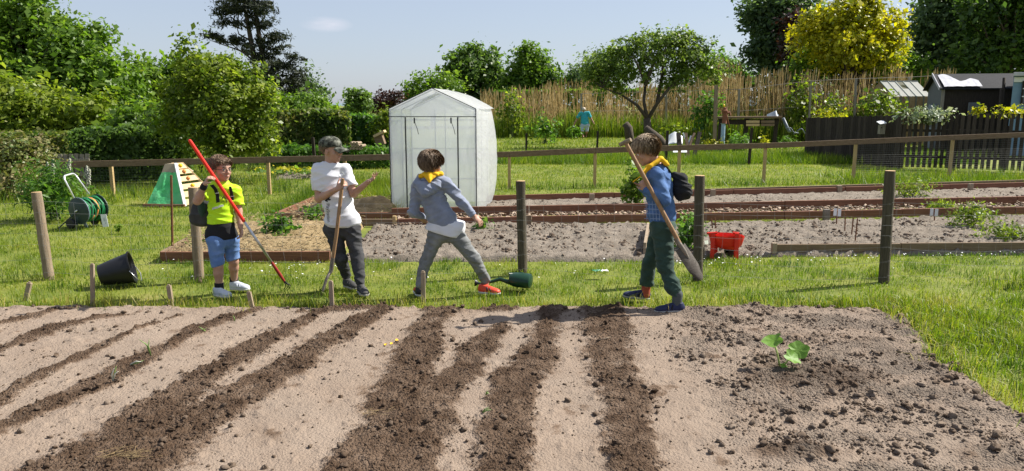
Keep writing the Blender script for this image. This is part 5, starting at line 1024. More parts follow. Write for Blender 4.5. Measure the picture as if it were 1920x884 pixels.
for a, b_, w, lb in wp_: m = MB(); p_ = P(*b_, Yj + .1); q_ = P(a[0], a[1], Yj - .3); q_ = np.array([q_[0], q_[1], 0.0]); m.bar(q_, p_, S(w, Yj), .06, up=(0, -1, 0)); m.solo('old_plank', MATS['rail_wood' if w < 6 else 'dark_board'], lb, 'plank', group='old boards by the apple tree')
m = MB(); m.tube([at(1262, 26) , P(1236, 262, 26), P(1210, 240, 26)], [.14, .16, .11], 8); m.solo('log', MATS['bark'], 'dark sloping log below the apple tree', 'log', True)
m = MB(); m.tube([at(1186, 26.5) + up * .1, P(1178, 240, 26.5), P(1172, 232, 26.5)], [.16, .15, .12], 8); m.solo('stump', MATS['bark'], 'dark leaning stump left of the apple tree', 'stump', True)
# dark slim stakes in the gardens behind
for px, pt_, Yx, lb in ((987, 250, 27, 'slim dark stake left of the sapling in the middle garden'), (1121, 246, 27, 'slim dark stake right of the woman'), (1410, 240, 22, 'slim dark post below the timber bench'), (586, 258, 19, 'grey stake in the hedge left of the camouflage cap'), (731, 252, 19, 'dark stake next to the greenhouse left wall'), (1252, 245, 22.5, 'slim dark stake in front of the white chair')):
    m = MB(); m.bar(at(px, Yx), P(px, pt_, Yx), .07, .06, up=(0, -1, 0)); m.solo('garden_stake', MATS['dark_board'], lb, 'stake', group='slim stakes in the back gardens')
# ---- dark fence at the right: boarded part and pickets
A_, B_, C_ = at(1514, 25), at(1695, 20.6), at(2080, 18.4); zA_, zB_, zC_ = P(1514, 220, 25)[2], P(1695, 216, 20.6)[2], P(2080, 208, 18.4)[2]
bf = thing('board_fence', 'solid black board fence section left of the pickets', 'fence', (A_ + B_) / 2); pf = thing('picket_fence', 'dark picket fence with open gaps at the right edge', 'fence', (B_ + C_) / 2)
n = int(np.linalg.norm(B_ - A_) / .115)
for k in range(n):
    p = A_ + (B_ - A_) * ((k + .5) / n); z = zA_ + (zB_ - zA_) * k / n + random.uniform(-.012, .012) + (.03 if k > n * .45 and k % 2 else 0); m = MB(); ld = np.array([random.uniform(-.008, .008), random.uniform(-.012, .012), 0]); m.bar(p + ld, p + up * z - ld, random.uniform(.096, .108), .02, up=nrm(np.cross(B_ - A_, up))); m.part('board', MATS[random.choice(['dark_board', 'dark_board_worn'])], bf)
n = int(np.linalg.norm(C_ - B_) / .132)
for k in range(n):
    p = B_ + (C_ - B_) * ((k + .5) / n); z = zB_ + (zC_ - zB_) * k / n + random.uniform(-.015, .015); m = MB(); ld = np.array([random.uniform(-.012, .012), 0, 0]); m.bar(p + up * .06, p + up * z + ld, .085, .02, up=nrm(np.cross(C_ - B_, up))); m.part('picket', MATS[random.choice(['dark_board', 'dark_board_worn'])], pf)
for z in (.35, 1.05): m = MB(); m.bar(B_ + [0, .03, z], C_ + [0, .03, z], .04, .07); m.part('rail', MATS['dark_board'], pf)
for s in (.02, .30, .55, .8): m = MB(); p = B_ + (C_ - B_) * s + [0, .08, 0]; m.bar(p, p + up * 1.2, .09, .09, up=(0, -1, 0)); m.part('post', MATS['dark_board'], pf)
nb = thing('nest_box', 'small grey nest box with a pale roof fixed on the dark fence', 'nest box', P(1653, 252, 21.2)); m = MB(); m.box(P(1653, 243, 21.2), (.15, .13, .26)); m.part('box', MATS['grey_board'], nb, False, .004)
m = MB(); m.bar(P(1647, 231, 21.1), P(1659, 229, 21.1), .22, .02, up=(0, -.3, 1)); rf_ = m.part('roof', MATS['paper'], nb); m = MB(); m.lathe(P(1653, 240, 21.13), (0, -1, 0), [(0, .018), (.004, .018)], 12); m.part('entrance', MATS['dark_board'], nb)
# ---- sheds behind
mk('shed_grey', [(0.12, 0.13, 0.14), (0.19, 0.20, 0.21)], 8, 0.85, 0.4, 40, (6, 6, .6)); mk('roof_felt', [(0.010, 0.011, 0.014), (0.022, 0.022, 0.026)], 6, 0.9, .5, 40); mk('tarp_white', [(0.34, 0.34, 0.37), (0.50, 0.50, 0.53)], 7, 0.5, .6, 12); mk('hut_blue', [(0.13, 0.22, 0.32), (0.18, 0.28, 0.38)], 6, 0.7); mk('glass', [(0.03, 0.035, 0.04), (0.06, 0.065, 0.07)], 5, 0.08, spec=.6); mk('door_blue', [(0.24, 0.28, 0.34), (0.32, 0.36, 0.42)], 8, 0.7)
Ys = 30.; K = lambda px, py, dy=0.: P(px, py, Ys + dy)
fa, fb = at(1767, 29.0), at(1905, 28.4); ba = at(1738, 31.6); bb_ = ba + (fb - fa); ev = P(1768, 165, 29)[2]; rg = P(1746, 141, 30.5)[2]; mid0 = (fa + ba) / 2; mid1 = (fb + bb_) / 2
sd_ = thing('shed', 'black timber shed with a torn white sheet on its roof', 'shed', (fa + bb_) / 2)
m = MB(); m.add([fa, fb, fb + up * ev, fa + up * ev], [(0, 1, 2, 3)]); m.add([fb, bb_, bb_ + up * ev, mid1 + up * rg, fb + up * ev], [(0, 1, 2, 3, 4)]); m.add([bb_, ba, ba + up * ev, bb_ + up * ev], [(0, 1, 2, 3)]); m.part('wall', MATS['dark_board'], sd_)
m = MB(); m.add([ba, fa, fa + up * ev, mid0 + up * rg, ba + up * ev], [(0, 1, 2, 3, 4)]); gw = m.part('gable_wall', MATS['shed_grey'], sd_)
ex_ = nrm(fb - fa); ey_ = nrm(ba - fa)
for s0, s1 in ((.30, .78),):
    a, b_ = fa + (ba - fa) * s0 - ex_ * .03, fa + (ba - fa) * s1 - ex_ * .03; m = MB(); m.add([a, b_, b_ + up * 1.75, a + up * 1.75, a - ex_ * .03, b_ - ex_ * .03, b_ + up * 1.75 - ex_ * .03, a + up * 1.75 - ex_ * .03], [(3, 2, 1, 0), (4, 5, 6, 7), (0, 1, 5, 4), (1, 2, 6, 5), (2, 3, 7, 6), (3, 0, 4, 7)]); dd_ = m.part('door', MATS['door_blue'], sd_); a2_, b2_ = a + (b_ - a) * .2 - ex_ * .034, a + (b_ - a) * .8 - ex_ * .034; m = MB(); m.add([a2_ + up * .85, b2_ + up * .85, b2_ + up * 1.6, a2_ + up * 1.6], [(0, 1, 2, 3)]); m.part('pane', MATS['shed_grey'], dd_)
def slab(a, b_, c_, d_, th): q = np.array([0, 0, th]); m = MB(); m.add([a, b_, c_, d_, a + q, b_ + q, c_ + q, d_ + q], [(3, 2, 1, 0), (4, 5, 6, 7), (0, 1, 5, 4), (1, 2, 6, 5), (2, 3, 7, 6), (3, 0, 4, 7)]); return m
o_ = ex_ * .18; f_ = ey_ * .15
slab(fa + up * (ev - .05) - o_ - f_, fb + up * (ev - .05) + o_ - f_, mid1 + up * rg + o_, mid0 + up * rg - o_, .05).part('roof', MATS['roof_felt'], sd_); slab(mid0 + up * rg - o_, mid1 + up * rg + o_, bb_ + up * (ev - .05) + o_ + f_, ba + up * (ev - .05) - o_ + f_, .05).part('roof', MATS['roof_felt'], sd_)
m = MB(); m.bar(fa + up * (ev - .02) - o_ * 1.02 - f_, mid0 + up * (rg + .03) - o_ * 1.02, .03, .12); m.part('bargeboard', MATS['tarp_white'], sd_); m = MB(); m.bar(fa - ex_ * .02 - ey_ * .02, fa + up * ev - ex_ * .02 - ey_ * .02, .1, .06, up=(0, -1, 0)); m.part('corner_post', MATS['grey_board'], sd_)
m = MB(); rs = lambda u, v: fa + up * ev - f_ + (fb - fa) * (u * .52 - .01) + (mid0 + up * rg - fa - up * ev + f_) * (v * (.85 - .5 * u + .18 * math.sin(u * 9))) + up * (.07 + .05 * nzf(u * 4, v * 2)); m.sheet(rs, 24, 10); m.part('roof_sheet', MATS['tarp_white'], sd_, True)
m = MB(); m.box(P(1826, 205, 28.5), (.42, .06, .5)); m.part('hatch', MATS['shed_grey'], sd_)
# small white glasshouse
mk('pane_white', [(0.38, 0.38, 0.34), (0.50, 0.50, 0.45)], 5, 0.3, transl=.25); mk('gh_frame', [(0.10, 0.13, 0.11), (0.16, 0.19, 0.17)], 5, .6)
K = lambda px, py, dy=0.: P(px, py, 33 + dy); gg = thing('glasshouse', 'small glasshouse with whitened roof panes beside the black shed', 'glasshouse', at(1700, 33.5))
gA_, gB_ = at(1674, 32.6), at(1745, 32.6); hE, hR = K(1674, 180, -.4)[2], P(1663, 152, 33.6)[2]; gC = gA_ + [-.28, 2.0, 0]; rA = (gA_ + gC) / 2 + up * hR; rB = rA + (gB_ - gA_)
N_ = 5
for k in range(N_):
    a, b_ = gA_ + (gB_ - gA_) * (k / N_ + .004), gA_ + (gB_ - gA_) * ((k + 1) / N_ - .004); c_, d_ = rA + (rB - rA) * ((k + 1) / N_ - .004), rA + (rB - rA) * (k / N_ + .004)
    if k != 2: m = MB(); m.add([a + up * hE, b_ + up * hE, c_, d_], [(0, 1, 2, 3)]); m.part('roof_pane', MATS['pane_white'], gg)
    else: m = MB(); m.add([a + up * hE, b_ + up * hE, (b_ + up * hE) * .5 + c_ * .5, (a + up * hE) * .5 + d_ * .5], [(0, 1, 2, 3)]); m.part('roof_pane', MATS['pane_white'], gg)
    m = MB(); m.add([a, b_, b_ + up * (hE - .03), a + up * (hE - .03)], [(0, 1, 2, 3)]); m.part('wall_pane', MATS['straw'], gg)
    m = MB(); m.bar(gA_ + (gB_ - gA_) * (k / N_), gA_ + (gB_ - gA_) * (k / N_) + up * hE, .04, .04, up=(0, -1, 0)); m.bar(gA_ + (gB_ - gA_) * (k / N_) + up * hE, rA + (rB - rA) * (k / N_), .04, .04); m.part('glazing_bar', MATS['gh_frame'], gg)
m = MB(); m.add([gC, gA_, gA_ + up * hE, rA, gC + up * hE], [(0, 1, 2, 3, 4)]); m.part('gable_pane', MATS['straw'], gg); m = MB(); m.bar(rA, rB, .06, .06); m.part('ridge', MATS['pane_white'], gg); m = MB(); m.add([gC + up * hE, gC + (gB_ - gA_) + up * hE, rB, rA], [(3, 2, 1, 0)]); m.part('roof_back', MATS['pane_white'], gg)
# blue hut at the right edge
K = lambda px, py, dy=0.: P(px, py, 26 + dy); hA_, hB_ = at(1895, 26), at(2060, 25.4); hz = K(1895, 142)[2]; bh = thing('garden_hut', 'blue garden hut with a pale flat roof at the right edge', 'hut', (hA_ + hB_) / 2 + [0, 1.2, 0])
m = MB(); q = [hA_, hB_, hB_ + [1.7, 2.5, 0], hA_ + [1.72, 2.5, 0]]; m.add(q + [p + up * hz for p in q], [(0, 1, 5, 4), (1, 2, 6, 5), (2, 3, 7, 6), (3, 0, 4, 7)]); m.part('wall', MATS['hut_blue'], bh)
m = MB(); m.add([p + up * z for z in (hz, hz + .12) for p in (hA_ + [-.15, -.2, 0], hB_ + [.1, -.2, 0], hB_ + [1.9, 2.6, 0], hA_ + [1.7, 2.6, 0])], [(3, 2, 1, 0), (4, 5, 6, 7), (0, 1, 5, 4), (1, 2, 6, 5), (2, 3, 7, 6), (3, 0, 4, 7)]); m.part('roof', MATS['tarp_white'], bh, False, .01); m = MB(); m.bar(hA_ + [0, -.03, hz - .12], hB_ + [0, -.03, hz - .12], .04, .16); m.part('fascia', MATS['white_plastic'], bh)
wA, wB = P(1912, 196, 25.9), P(1960, 152, 25.9); m = MB(); m.box(((wA[0] + wB[0]) / 2, 25.86, (wA[2] + wB[2]) / 2), (abs(wB[0] - wA[0]), .05, abs(wB[2] - wA[2]))); wd_ = m.part('window', MATS['dark_board'], bh)
for k in range(3):
    zc = wA[2] + (wB[2] - wA[2]) * (k + .5) / 3
    for j in range(2): m = MB(); m.box((wA[0] + (wB[0] - wA[0]) * (j + .5) / 2, 25.825, zc), (abs(wB[0] - wA[0]) * .42, .02, abs(wB[2] - wA[2]) * .27)); m.part('pane', MATS['glass'], wd_)
for k in range(1, 3): m = MB(); m.box(((wA[0] + wB[0]) / 2, 25.82, wA[2] + (wB[2] - wA[2]) * k / 3), (abs(wB[0] - wA[0]), .03, .035)); m.part('glazing_bar', MATS['white_plastic'], wd_)
for k, px in enumerate((1883, 1878)): m = MB(); m.tube([at(px, 26.5), P(px, 146 + k * 20, 26.5)], .05, 8); m.solo('hut_pole', MATS['dark_board'], ('thick dark pole left of the blue hut', 'thin dark pole next to the thick pole by the blue hut')[k], 'pole', True)
# wire fence along the reeds
wf = thing('reed_fence', 'thin wire fence on grey posts running along the reeds', 'fence', at(1500, 35.5))
prev = None
for px, pt_ in ((1090, 176), (1250, 172), (1386, 168), (1520, 152), (1605, 148), (1705, 145), (1760, 142)):
    Yx = 40.5 if px < 1320 else 34; a = at(px, Yx); b_ = P(px, pt_, Yx); m = MB(); m.bar(a, b_, .09, .09, up=(0, -1, 0)); m.part('post', MATS['grey_board'], wf)
    if prev is not None:
        m = MB(); m.tube([prev, b_], .012, 5, False); m.tube([prev * [1, 1, .6], b_ * [1, 1, .6]], .01, 5, False); m.part('wire', MATS['grey_board'], wf, kind='stuff')
    prev = b_
# ---- things beyond the long hedge
K = lambda px, py, dy=0.: P(px, py, 60 + dy); cv = thing('far_hut', 'white and red timber hut seen over the hedge in the distance', 'hut', at(655, 60)); mk('hut_red', [(0.28, 0.06, 0.035), (0.38, 0.10, 0.06)], 5, .8); mk('hut_dark', [(0.02, 0.018, 0.018), (0.04, 0.036, 0.034)], 5, .8)
def fbox(x0, x1, y0, y1, dep, dy=0.): a, b_ = K(x0, y1, dy), K(x1, y0, dy); m = MB(); m.box(((a[0] + b_[0]) / 2, a[1] + dep / 2, (a[2] + b_[2]) / 2), (b_[0] - a[0], dep, b_[2] - a[2])); return m
fbox(652, 670, 208, 236, 2.4).part('wall', MATS['hut_red'], cv); fbox(644.5, 652, 208, 236, 2.4, -.05).part('white_wall', MATS['chair_white'], cv); fbox(630, 672, 203, 208, 3.2, -.3).part('roof', MATS['hut_dark'], cv); fbox(630, 644.4, 208, 236, 2.4).part('dark_wall', MATS['hut_dark'], cv)
for y_ in (211, 214.5, 218): fbox(647, 650, y_ - 1, y_ + 1, .05, -.13).part('window', MATS['hut_dark'], cv)
m = fbox(655, 658, 209, 220, .05, -.1); m.part('cross_bar', MATS['chair_white'], cv)
K = lambda px, py, dy=0.: P(px, py, 21.5 + dy)
mk('bag_black', [(0.02, 0.02, 0.022), (0.05, 0.05, 0.055)], 8, .25, .8, 10); c = K(699, 268); 
b = None
V = []; n = 20
for i in range(9):
    z = i / 8; r = S(17, 21.5) * math.sqrt(max(0, 1 - (z * .98) ** 2)) 
    for k in range(n): a = 2 * math.pi * k / n; q = r * (1 + .18 * nzf(math.cos(a) * 1.5, math.sin(a) * 1.5 + z * 2)); V.append(at(699, 21.5) + [q * math.cos(a), q * .7 * math.sin(a), .12 + z * S(20, 21.5)])
nsolo('bin_bag', np.array(V), np.array([(i * n + k, i * n + (k + 1) % n, (i + 1) * n + (k + 1) % n, (i + 1) * n + k) for i in range(8) for k in range(n)]), MATS['bag_black'], 'shiny black plastic bag lying by the box left of the greenhouse', 'bag')
cb = thing('compost_box', 'tilted brown box with an orange lid left of the greenhouse', 'box', at(712, 21.8)); m = MB(); m.box(P(712, 262, 21.8), (.24, .3, .32), Matrix.Rotation(.3, 3, 'Y')); m.part('box', MATS['bed_plank_brown'], cb); m = MB(); m.box(P(712, 251, 21.75), (.34, .4, .07), Matrix.Rotation(.45, 3, 'Y')); m.part('lid', MATS['pine_wood'], cb)
lp_ = thing('log_pile', 'small pile of split logs right of the camouflage cap', 'log pile', at(666, 20.4))
for k in range(11): m = MB(); p = P(658 + (k % 4) * 5.5 + 2.5 * ((k // 4) % 2), 279 - (k // 4) * 5, 20.4); m.tube([p, p + [random.uniform(-.08, .08), .3, 0]], .04, 7); m.part('log', MATS['stake_wood'], lp_)
# hills on the horizon
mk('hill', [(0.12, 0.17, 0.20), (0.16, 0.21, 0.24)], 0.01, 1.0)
m = MB(); m.sheet(lambda u, v: np.array([-1700 + 2900 * u, 1900 + 500 * v, -3 + 34 * math.sin(math.pi * v) * (.55 + .45 * math.sin(u * 11 + 1) * math.sin(u * 5))]), 60, 8); o = m.solo('hills', MATS['hill'], None, None, True, kind='structure')

# ---- young plants on the bed
mk('leaf_squash', [(0.12, 0.25, 0.035), (0.20, 0.36, 0.055)], 12, 0.5, 0.3, 30, transl=.35, tcol=(1.2, 1.3, .6)); mk('stem_pale', [(0.34, 0.42, 0.12), (0.46, 0.54, 0.20)], 8, .5)
def sg(px, py): p = G(px, py, .02); p[2] = float(soil_at(p[0], p[1])); return p
c = sg(1463, 692); Yz = c[1]; K = lambda px, py, dy=0.: P(px, py, Yz + dy); sq = thing('squash_plant', 'young squash plant with three broad green leaves on the bare soil', 'plant', c)
def bleaf(cen, nrmv, r, along, cup=.25, s=0):
    n_ = nrm(nrmv); a = nrm(np.array(along) - n_ * np.dot(along, n_)); b_ = np.cross(n_, a); V = [cen]; F = []; N = 22
    for ring in (.45, .8, 1.0):
        for k in range(N): t_ = 2 * math.pi * k / N; rr = r * ring * (1 + .10 * math.cos(5 * t_) - .28 * max(0, math.cos(t_ - math.pi)) ** 6); V.append(cen + a * rr * math.cos(t_) * 1.05 + b_ * rr * .92 * math.sin(t_) + n_ * (cup * r * ring ** 2 * (.5 + .5 * math.cos(2 * t_ + s)) + .05 * r * math.sin(7 * t_) * ring))
    F += [(0, 1 + k, 1 + (k + 1) % N) for k in range(N)]
    for q in range(2): F += [(1 + q * N + k, 1 + (q + 1) * N + k, 1 + (q + 1) * N + (k + 1) % N, 1 + q * N + (k + 1) % N) for k in range(N)]
    m = MB(); m.add(V, F); return m
for k, (lx, ly, dy, nv, r, al) in enumerate((((1450, 639), 0, .02, (-.35, -.3, .85), .066, (-1, 0, .1)), ((1496, 657), 0, .0, (-.1, -.75, .6), .066, (1, 0, .2)), ((1484, 671), 0, -.06, (.3, -.5, .8), .058, (.7, -.3, -.3)), ((1469, 687), 0, -.03, (.1, -.5, .8), .022, (1, 0, 0)))):
    p = K(lx[0], lx[1], dy); bleaf(p, nv, r, al, .3, k).part('leaf', MATS['leaf_squash'], sq, True)
    m = MB(); m.tube([c + [.004 * k, 0, -.01], (c + p) / 2 + [(.01 if k else -.0), 0, .012], p - np.array(nrm(nv)) * .004], [.007, .006, .004], 8); m.part('stem', MATS['stem_pale'], sq, True)
mk('leek_white', [(0.62, 0.62, 0.48), (0.72, 0.72, 0.60)], 8, .5); mk('leek_green', [(0.20, 0.34, 0.09), (0.34, 0.48, 0.16)], 8, .5, transl=.25); mk('petal', [(0.78, 0.42, 0.01), (0.86, 0.52, 0.02)], 8, .6)
for k, (px, py, pts, lb) in enumerate([(212, 718, [[(0, 0), (-2, -14), (2, -26)], [(0, 0), (4, -16), (10, -20)], [(0, 0), (4, -22), (6, -30)]], 'white stemmed onion seedling lying on the fourth row'), (283, 668, [[(0, 0), (-6, -14), (-10, -24)], [(0, 0), (-8, -20), (-22, -30)], [(0, 0), (-5, -18), (-3, -30)]], 'tallest onion seedling with curved green tips'), (245, 685, [[(0, 0), (10, -6), (22, -5)], [(0, 0), (14, -3), (24, -8)]], 'flat lying onion seedling between two upright ones'), (385, 622, [[(0, 0), (-6, -4), (-12, -8)], [(0, 0), (-4, -2), (2, -6)]], 'tiny pale seedling further up the fourth row'), (440, 603, [[(0, 0), (-1, -6), (-3, -10)]], 'tiny green sprout at the upper end of the fourth row'), (905, 775, [[(0, 0), (8, -4), (16, -5)], [(0, 0), (4, -6), (12, -9)]], 'light green grass sprout left of the middle row'), (911, 742, [[(0, 0), (3, -4), (6, -2)], [(0, 0), (1, -5), (4, -8)]], 'small green sprout above the light green one')]):
    c = sg(px, py); t = thing('onion_seedling' if k < 3 else 'sprout', lb, 'seedling', c, 'seedlings on the bed')
    for q in pts: m = MB(); m.tube([P(px + a, py + b_, c[1] - .01 * i) + up * .004 for i, (a, b_) in enumerate(q)], [.0045, .004, .0015], 7); m.part('shoot', MATS['leek_green' if (k not in (0, 2) or q is pts[-1]) else 'leek_white'], t, True)
for k, (px, py, lb) in enumerate(((723, 645, 'left yellow petal on the soil'), (734, 644, 'middle yellow petal on the soil'), (744, 641, 'right yellow petal on the soil'))):
    c = sg(px, py) + up * .006; bleaf(c, (.2 * (k - 1), -.3, 1), .012, (1, 0, 0), .4, k).solo('petal', MATS['petal'], lb, 'petal', True, group='yellow petals on the soil')
# straw wisps on the soil
R = np.random.default_rng(77)
for k, (px, py, n, lb) in enumerate(((225, 858, 60, 'wisp of dry straw near the bottom left of the bed'), (690, 778, 20, 'wisp of dry straw on the seventh row'))):
    c = sg(px, py); Vv = []; Ff = []; m = MB()
    for j in range(n): th = R.normal(0.15, .5); L_ = R.uniform(.03, .10); p = c + R.normal(0, .035, 3) * [1.6, .6, 0] + up * R.uniform(.005, .02); m.tube([p, p + [L_ * math.cos(th), L_ * math.sin(th), R.normal(0, .008)]], .0009, 3, False)
    m.solo('straw_wisp', MATS['straw'], lb, 'straw', kind='stuff')
st_ = sg(1130, 645); m = MB(); m.tube([st_ + [-.03, 0, .01], st_ + [.02, .005, .02], st_ + [.06, .01, .03]], [.004, .0035, .002], 6); m.solo('twig', MATS['stake_wood'], 'small pale twig lying on the rightmost dark row', 'twig', True)
# ================================================================== people
class SDF:
    def __init__(s, vox): s.vox = vox; s.pr = []; s.cuts = []; s.wr = []
    def cap(s, a, b, ra, rb=None, k=0.015, sq=None, op='u'):
        s.pr.append(('c', np.array(a, float), np.array(b, float), ra, ra if rb is None else rb, k, sq, op)); return s
    def chain(s, pts, rad, k=0.015, sq=None):
        for i in range(len(pts) - 1): s.cap(pts[i], pts[i + 1], rad[i], rad[i + 1], k, sq)
        return s
    def ell(s, c, R, rad, k=0.015, op='u'):
        s.pr.append(('e', np.array(c, float), np.array(R, float), np.array(rad, float), k, op)); return s
    def cut(s, p, n): s.cuts.append((np.array(p, float), nrm(n))); return s         # remove the side n points to
    def wrinkle(s, amp, f, axis=(0, 0, 1), seed=0.0): s.wr.append((amp, f, nrm(axis), seed)); return s
    def mesh(s):
        lo, hi = np.full(3, 1e9), np.full(3, -1e9)
        for p in s.pr:
            if p[-1] == 's': continue
            if p[0] == 'c': r = max(p[3], p[4]); q = np.stack([p[1] - r, p[1] + r, p[2] - r, p[2] + r])
            else: r = p[3].max(); q = np.stack([p[1] - r, p[1] + r])
            lo = np.minimum(lo, q.min(0)); hi = np.maximum(hi, q.max(0))
        lo -= s.vox * 3 + 0.012; hi += s.vox * 3 + 0.012
        n = np.ceil((hi - lo) / s.vox).astype(int) + 1
        ax = [(lo[i] + np.arange(n[i]) * s.vox).astype(np.float32) for i in range(3)]
        D = np.full(n, 0.2, np.float32)
        for p in s.pr:
            k = p[-3] if p[0] == 'c' else p[-2]
            if p[0] == 'c': r = max(p[3], p[4]) + k + 0.03; q0 = np.minimum(p[1], p[2]) - r; q1 = np.maximum(p[1], p[2]) + r
            else: r = p[3].max() + k + 0.03; q0 = p[1] - r; q1 = p[1] + r
            i0 = np.clip(((q0 - lo) / s.vox).astype(int), 0, n - 1); i1 = np.clip(np.ceil((q1 - lo) / s.vox).astype(int) + 1, 1, n)
            sl = tuple(slice(a, b) for a, b in zip(i0, i1))
            X = ax[0][sl[0]][:, None, None]; Y = ax[1][sl[1]][None, :, None]; Z = ax[2][sl[2]][None, None, :]
            if p[0] == 'c':
                a, b, ra, rb, k, sq, op = p[1:]; ab = b - a; L = max(float(ab @ ab), 1e-9)
                t = np.clip(((X - a[0]) * ab[0] + (Y - a[1]) * ab[1] + (Z - a[2]) * ab[2]) / L, 0, 1)
                qx, qy, qz = X - a[0] - t * ab[0], Y - a[1] - t * ab[1], Z - a[2] - t * ab[2]
                d2 = qx * qx + qy * qy + qz * qz
                if sq is not None:
                    nv, f = sq; dn = qx * nv[0] + qy * nv[1] + qz * nv[2]; d2 = d2 + (1 / f ** 2 - 1) * dn * dn
                d = np.sqrt(d2) - (ra + (rb - ra) * t)
                if op == 'f':
                    tu = ((X - a[0]) * ab[0] + (Y - a[1]) * ab[1] + (Z - a[2]) * ab[2]) / L; d = np.maximum(d, (tu - 1) * math.sqrt(L))
                if sq is not None: d = d * (0.5 + 0.5 * sq[1])
            else:
                c, R, rad, k, op = p[1:]; x, y, z = X - c[0], Y - c[1], Z - c[2]
                l = [(R[i][0] * x + R[i][1] * y + R[i][2] * z) for i in range(3)]
                k0 = np.sqrt(sum((l[i] / rad[i]) ** 2 for i in range(3))); k1 = np.sqrt(sum((l[i] / rad[i] ** 2) ** 2 for i in range(3))) + 1e-6
                d = k0 * (k0 - 1) / k1
            o = D[sl]
            if op in 'uf':
                h = np.maximum(k - np.abs(o - d), 0) / k; D[sl] = np.minimum(o, d) - h * h * k * 0.25
            else:
                h = np.maximum(k - np.abs(o + d), 0) / k; D[sl] = np.maximum(o, -d) + h * h * k * 0.25
        near = np.nonzero(np.abs(D) < 0.03)
        x, y, z = ax[0][near[0]], ax[1][near[1]], ax[2][near[2]]
        if s.wr:
            dd = np.zeros(len(x), np.float32)
            for amp, f, av, sd in s.wr:
                al = x * av[0] + y * av[1] + z * av[2]; px, py, pz = x - al * av[0], y - al * av[1], z - al * av[2]
                wx = 0.05 * vnoise(x * 9 + sd, y * 9, z * 9); q = vnoise(px * f * 0.28 + sd, py * f * 0.28 + (al + wx) * f, pz * f * 0.28 + (al + wx) * f * 0.7 + 3)
                dd += amp * (1.15 - 2.6 * np.abs(2 * q - 1) ** 0.8)
            D[near] -= dd
        for p, nv in s.cuts:
            d = (x - p[0]) * nv[0] + (y - p[1]) * nv[1] + (z - p[2]) * nv[2]; D[near] = np.maximum(D[near], d)
            # beyond the shell
            g = ((ax[0] - p[0]) * nv[0])[:, None, None] + ((ax[1] - p[1]) * nv[1])[None, :, None] + ((ax[2] - p[2]) * nv[2])[None, None, :]
            D = np.maximum(D, g.astype(np.float32))
        return surfnet(D, lo, s.vox)
def surfnet(D, lo, vox):
    n = np.array(D.shape); ins = D < 0
    cnt = np.zeros(n - 1, np.int8)
    for i in (0, 1):
        for j in (0, 1):
            for k in (0, 1): cnt += ins[i:n[0] - 1 + i, j:n[1] - 1 + j, k:n[2] - 1 + k]
    mix = (cnt > 0) & (cnt < 8); I = np.stack(np.nonzero(mix), 1); idx = np.full(n - 1, -1, np.int64); idx[mix] = np.arange(len(I))
    acc = np.zeros((len(I), 3)); c = np.zeros(len(I))
    corners = [(i, j, k) for i in (0, 1) for j in (0, 1) for k in (0, 1)]
    for a in corners:
        for ax in range(3):
            if a[ax]: continue
            b = list(a); b[ax] = 1
            da = D[I[:, 0] + a[0], I[:, 1] + a[1], I[:, 2] + a[2]]; db = D[I[:, 0] + b[0], I[:, 1] + b[1], I[:, 2] + b[2]]
            m = (da < 0) != (db < 0); t = np.where(m, da / np.where(m, da - db, 1), 0)
            p = np.tile(np.array(a, float), (len(I), 1)); p[:, ax] += t; acc += p * m[:, None]; c += m
    V = lo + (I + acc / c[:, None]) * vox; F = []
    for ax in range(3):
        sl0 = [slice(None)] * 3; sl1 = [slice(None)] * 3; sl0[ax] = slice(0, -1); sl1[ax] = slice(1, None)
        e = np.stack(np.nonzero(ins[tuple(sl0)] != ins[tuple(sl1)]), 1); o1, o2 = [(1, 2), (2, 0), (0, 1)][ax]
        ok = (e[:, o1] > 0) & (e[:, o2] > 0) & (e[:, o1] < n[o1] - 1) & (e[:, o2] < n[o2] - 1); e = e[ok]
        def id_(d1, d2): q = e.copy(); q[:, o1] -= d1; q[:, o2] -= d2; return idx[q[:, 0], q[:, 1], q[:, 2]]
        f = np.stack([id_(1, 1), id_(0, 1), id_(0, 0), id_(1, 0)], 1); fl = ~ins[e[:, 0], e[:, 1], e[:, 2]]; f[fl] = f[fl][:, ::-1]; F.append(f)
    F = np.vstack(F); F = F[(F >= 0).all(1)]
    for _ in range(1):                        # light smoothing
        s = np.zeros_like(V); w = np.zeros(len(V))
        for i in range(4):
            a, b = F[:, i], F[:, (i + 1) % 4]
            for ch in range(3): s[:, ch] += np.bincount(a, V[b, ch], len(V)) + np.bincount(b, V[a, ch], len(V))
            w += np.bincount(a, minlength=len(V)) + np.bincount(b, minlength=len(V))
        V = V * 0.5 + 0.5 * s / np.maximum(w, 1)[:, None]
    return V, F
def frame(fwd, up=(0, 0, 1)):
    f = nrm(fwd); r = nrm(np.cross(f, up)); u = np.cross(r, f); return r, f, u
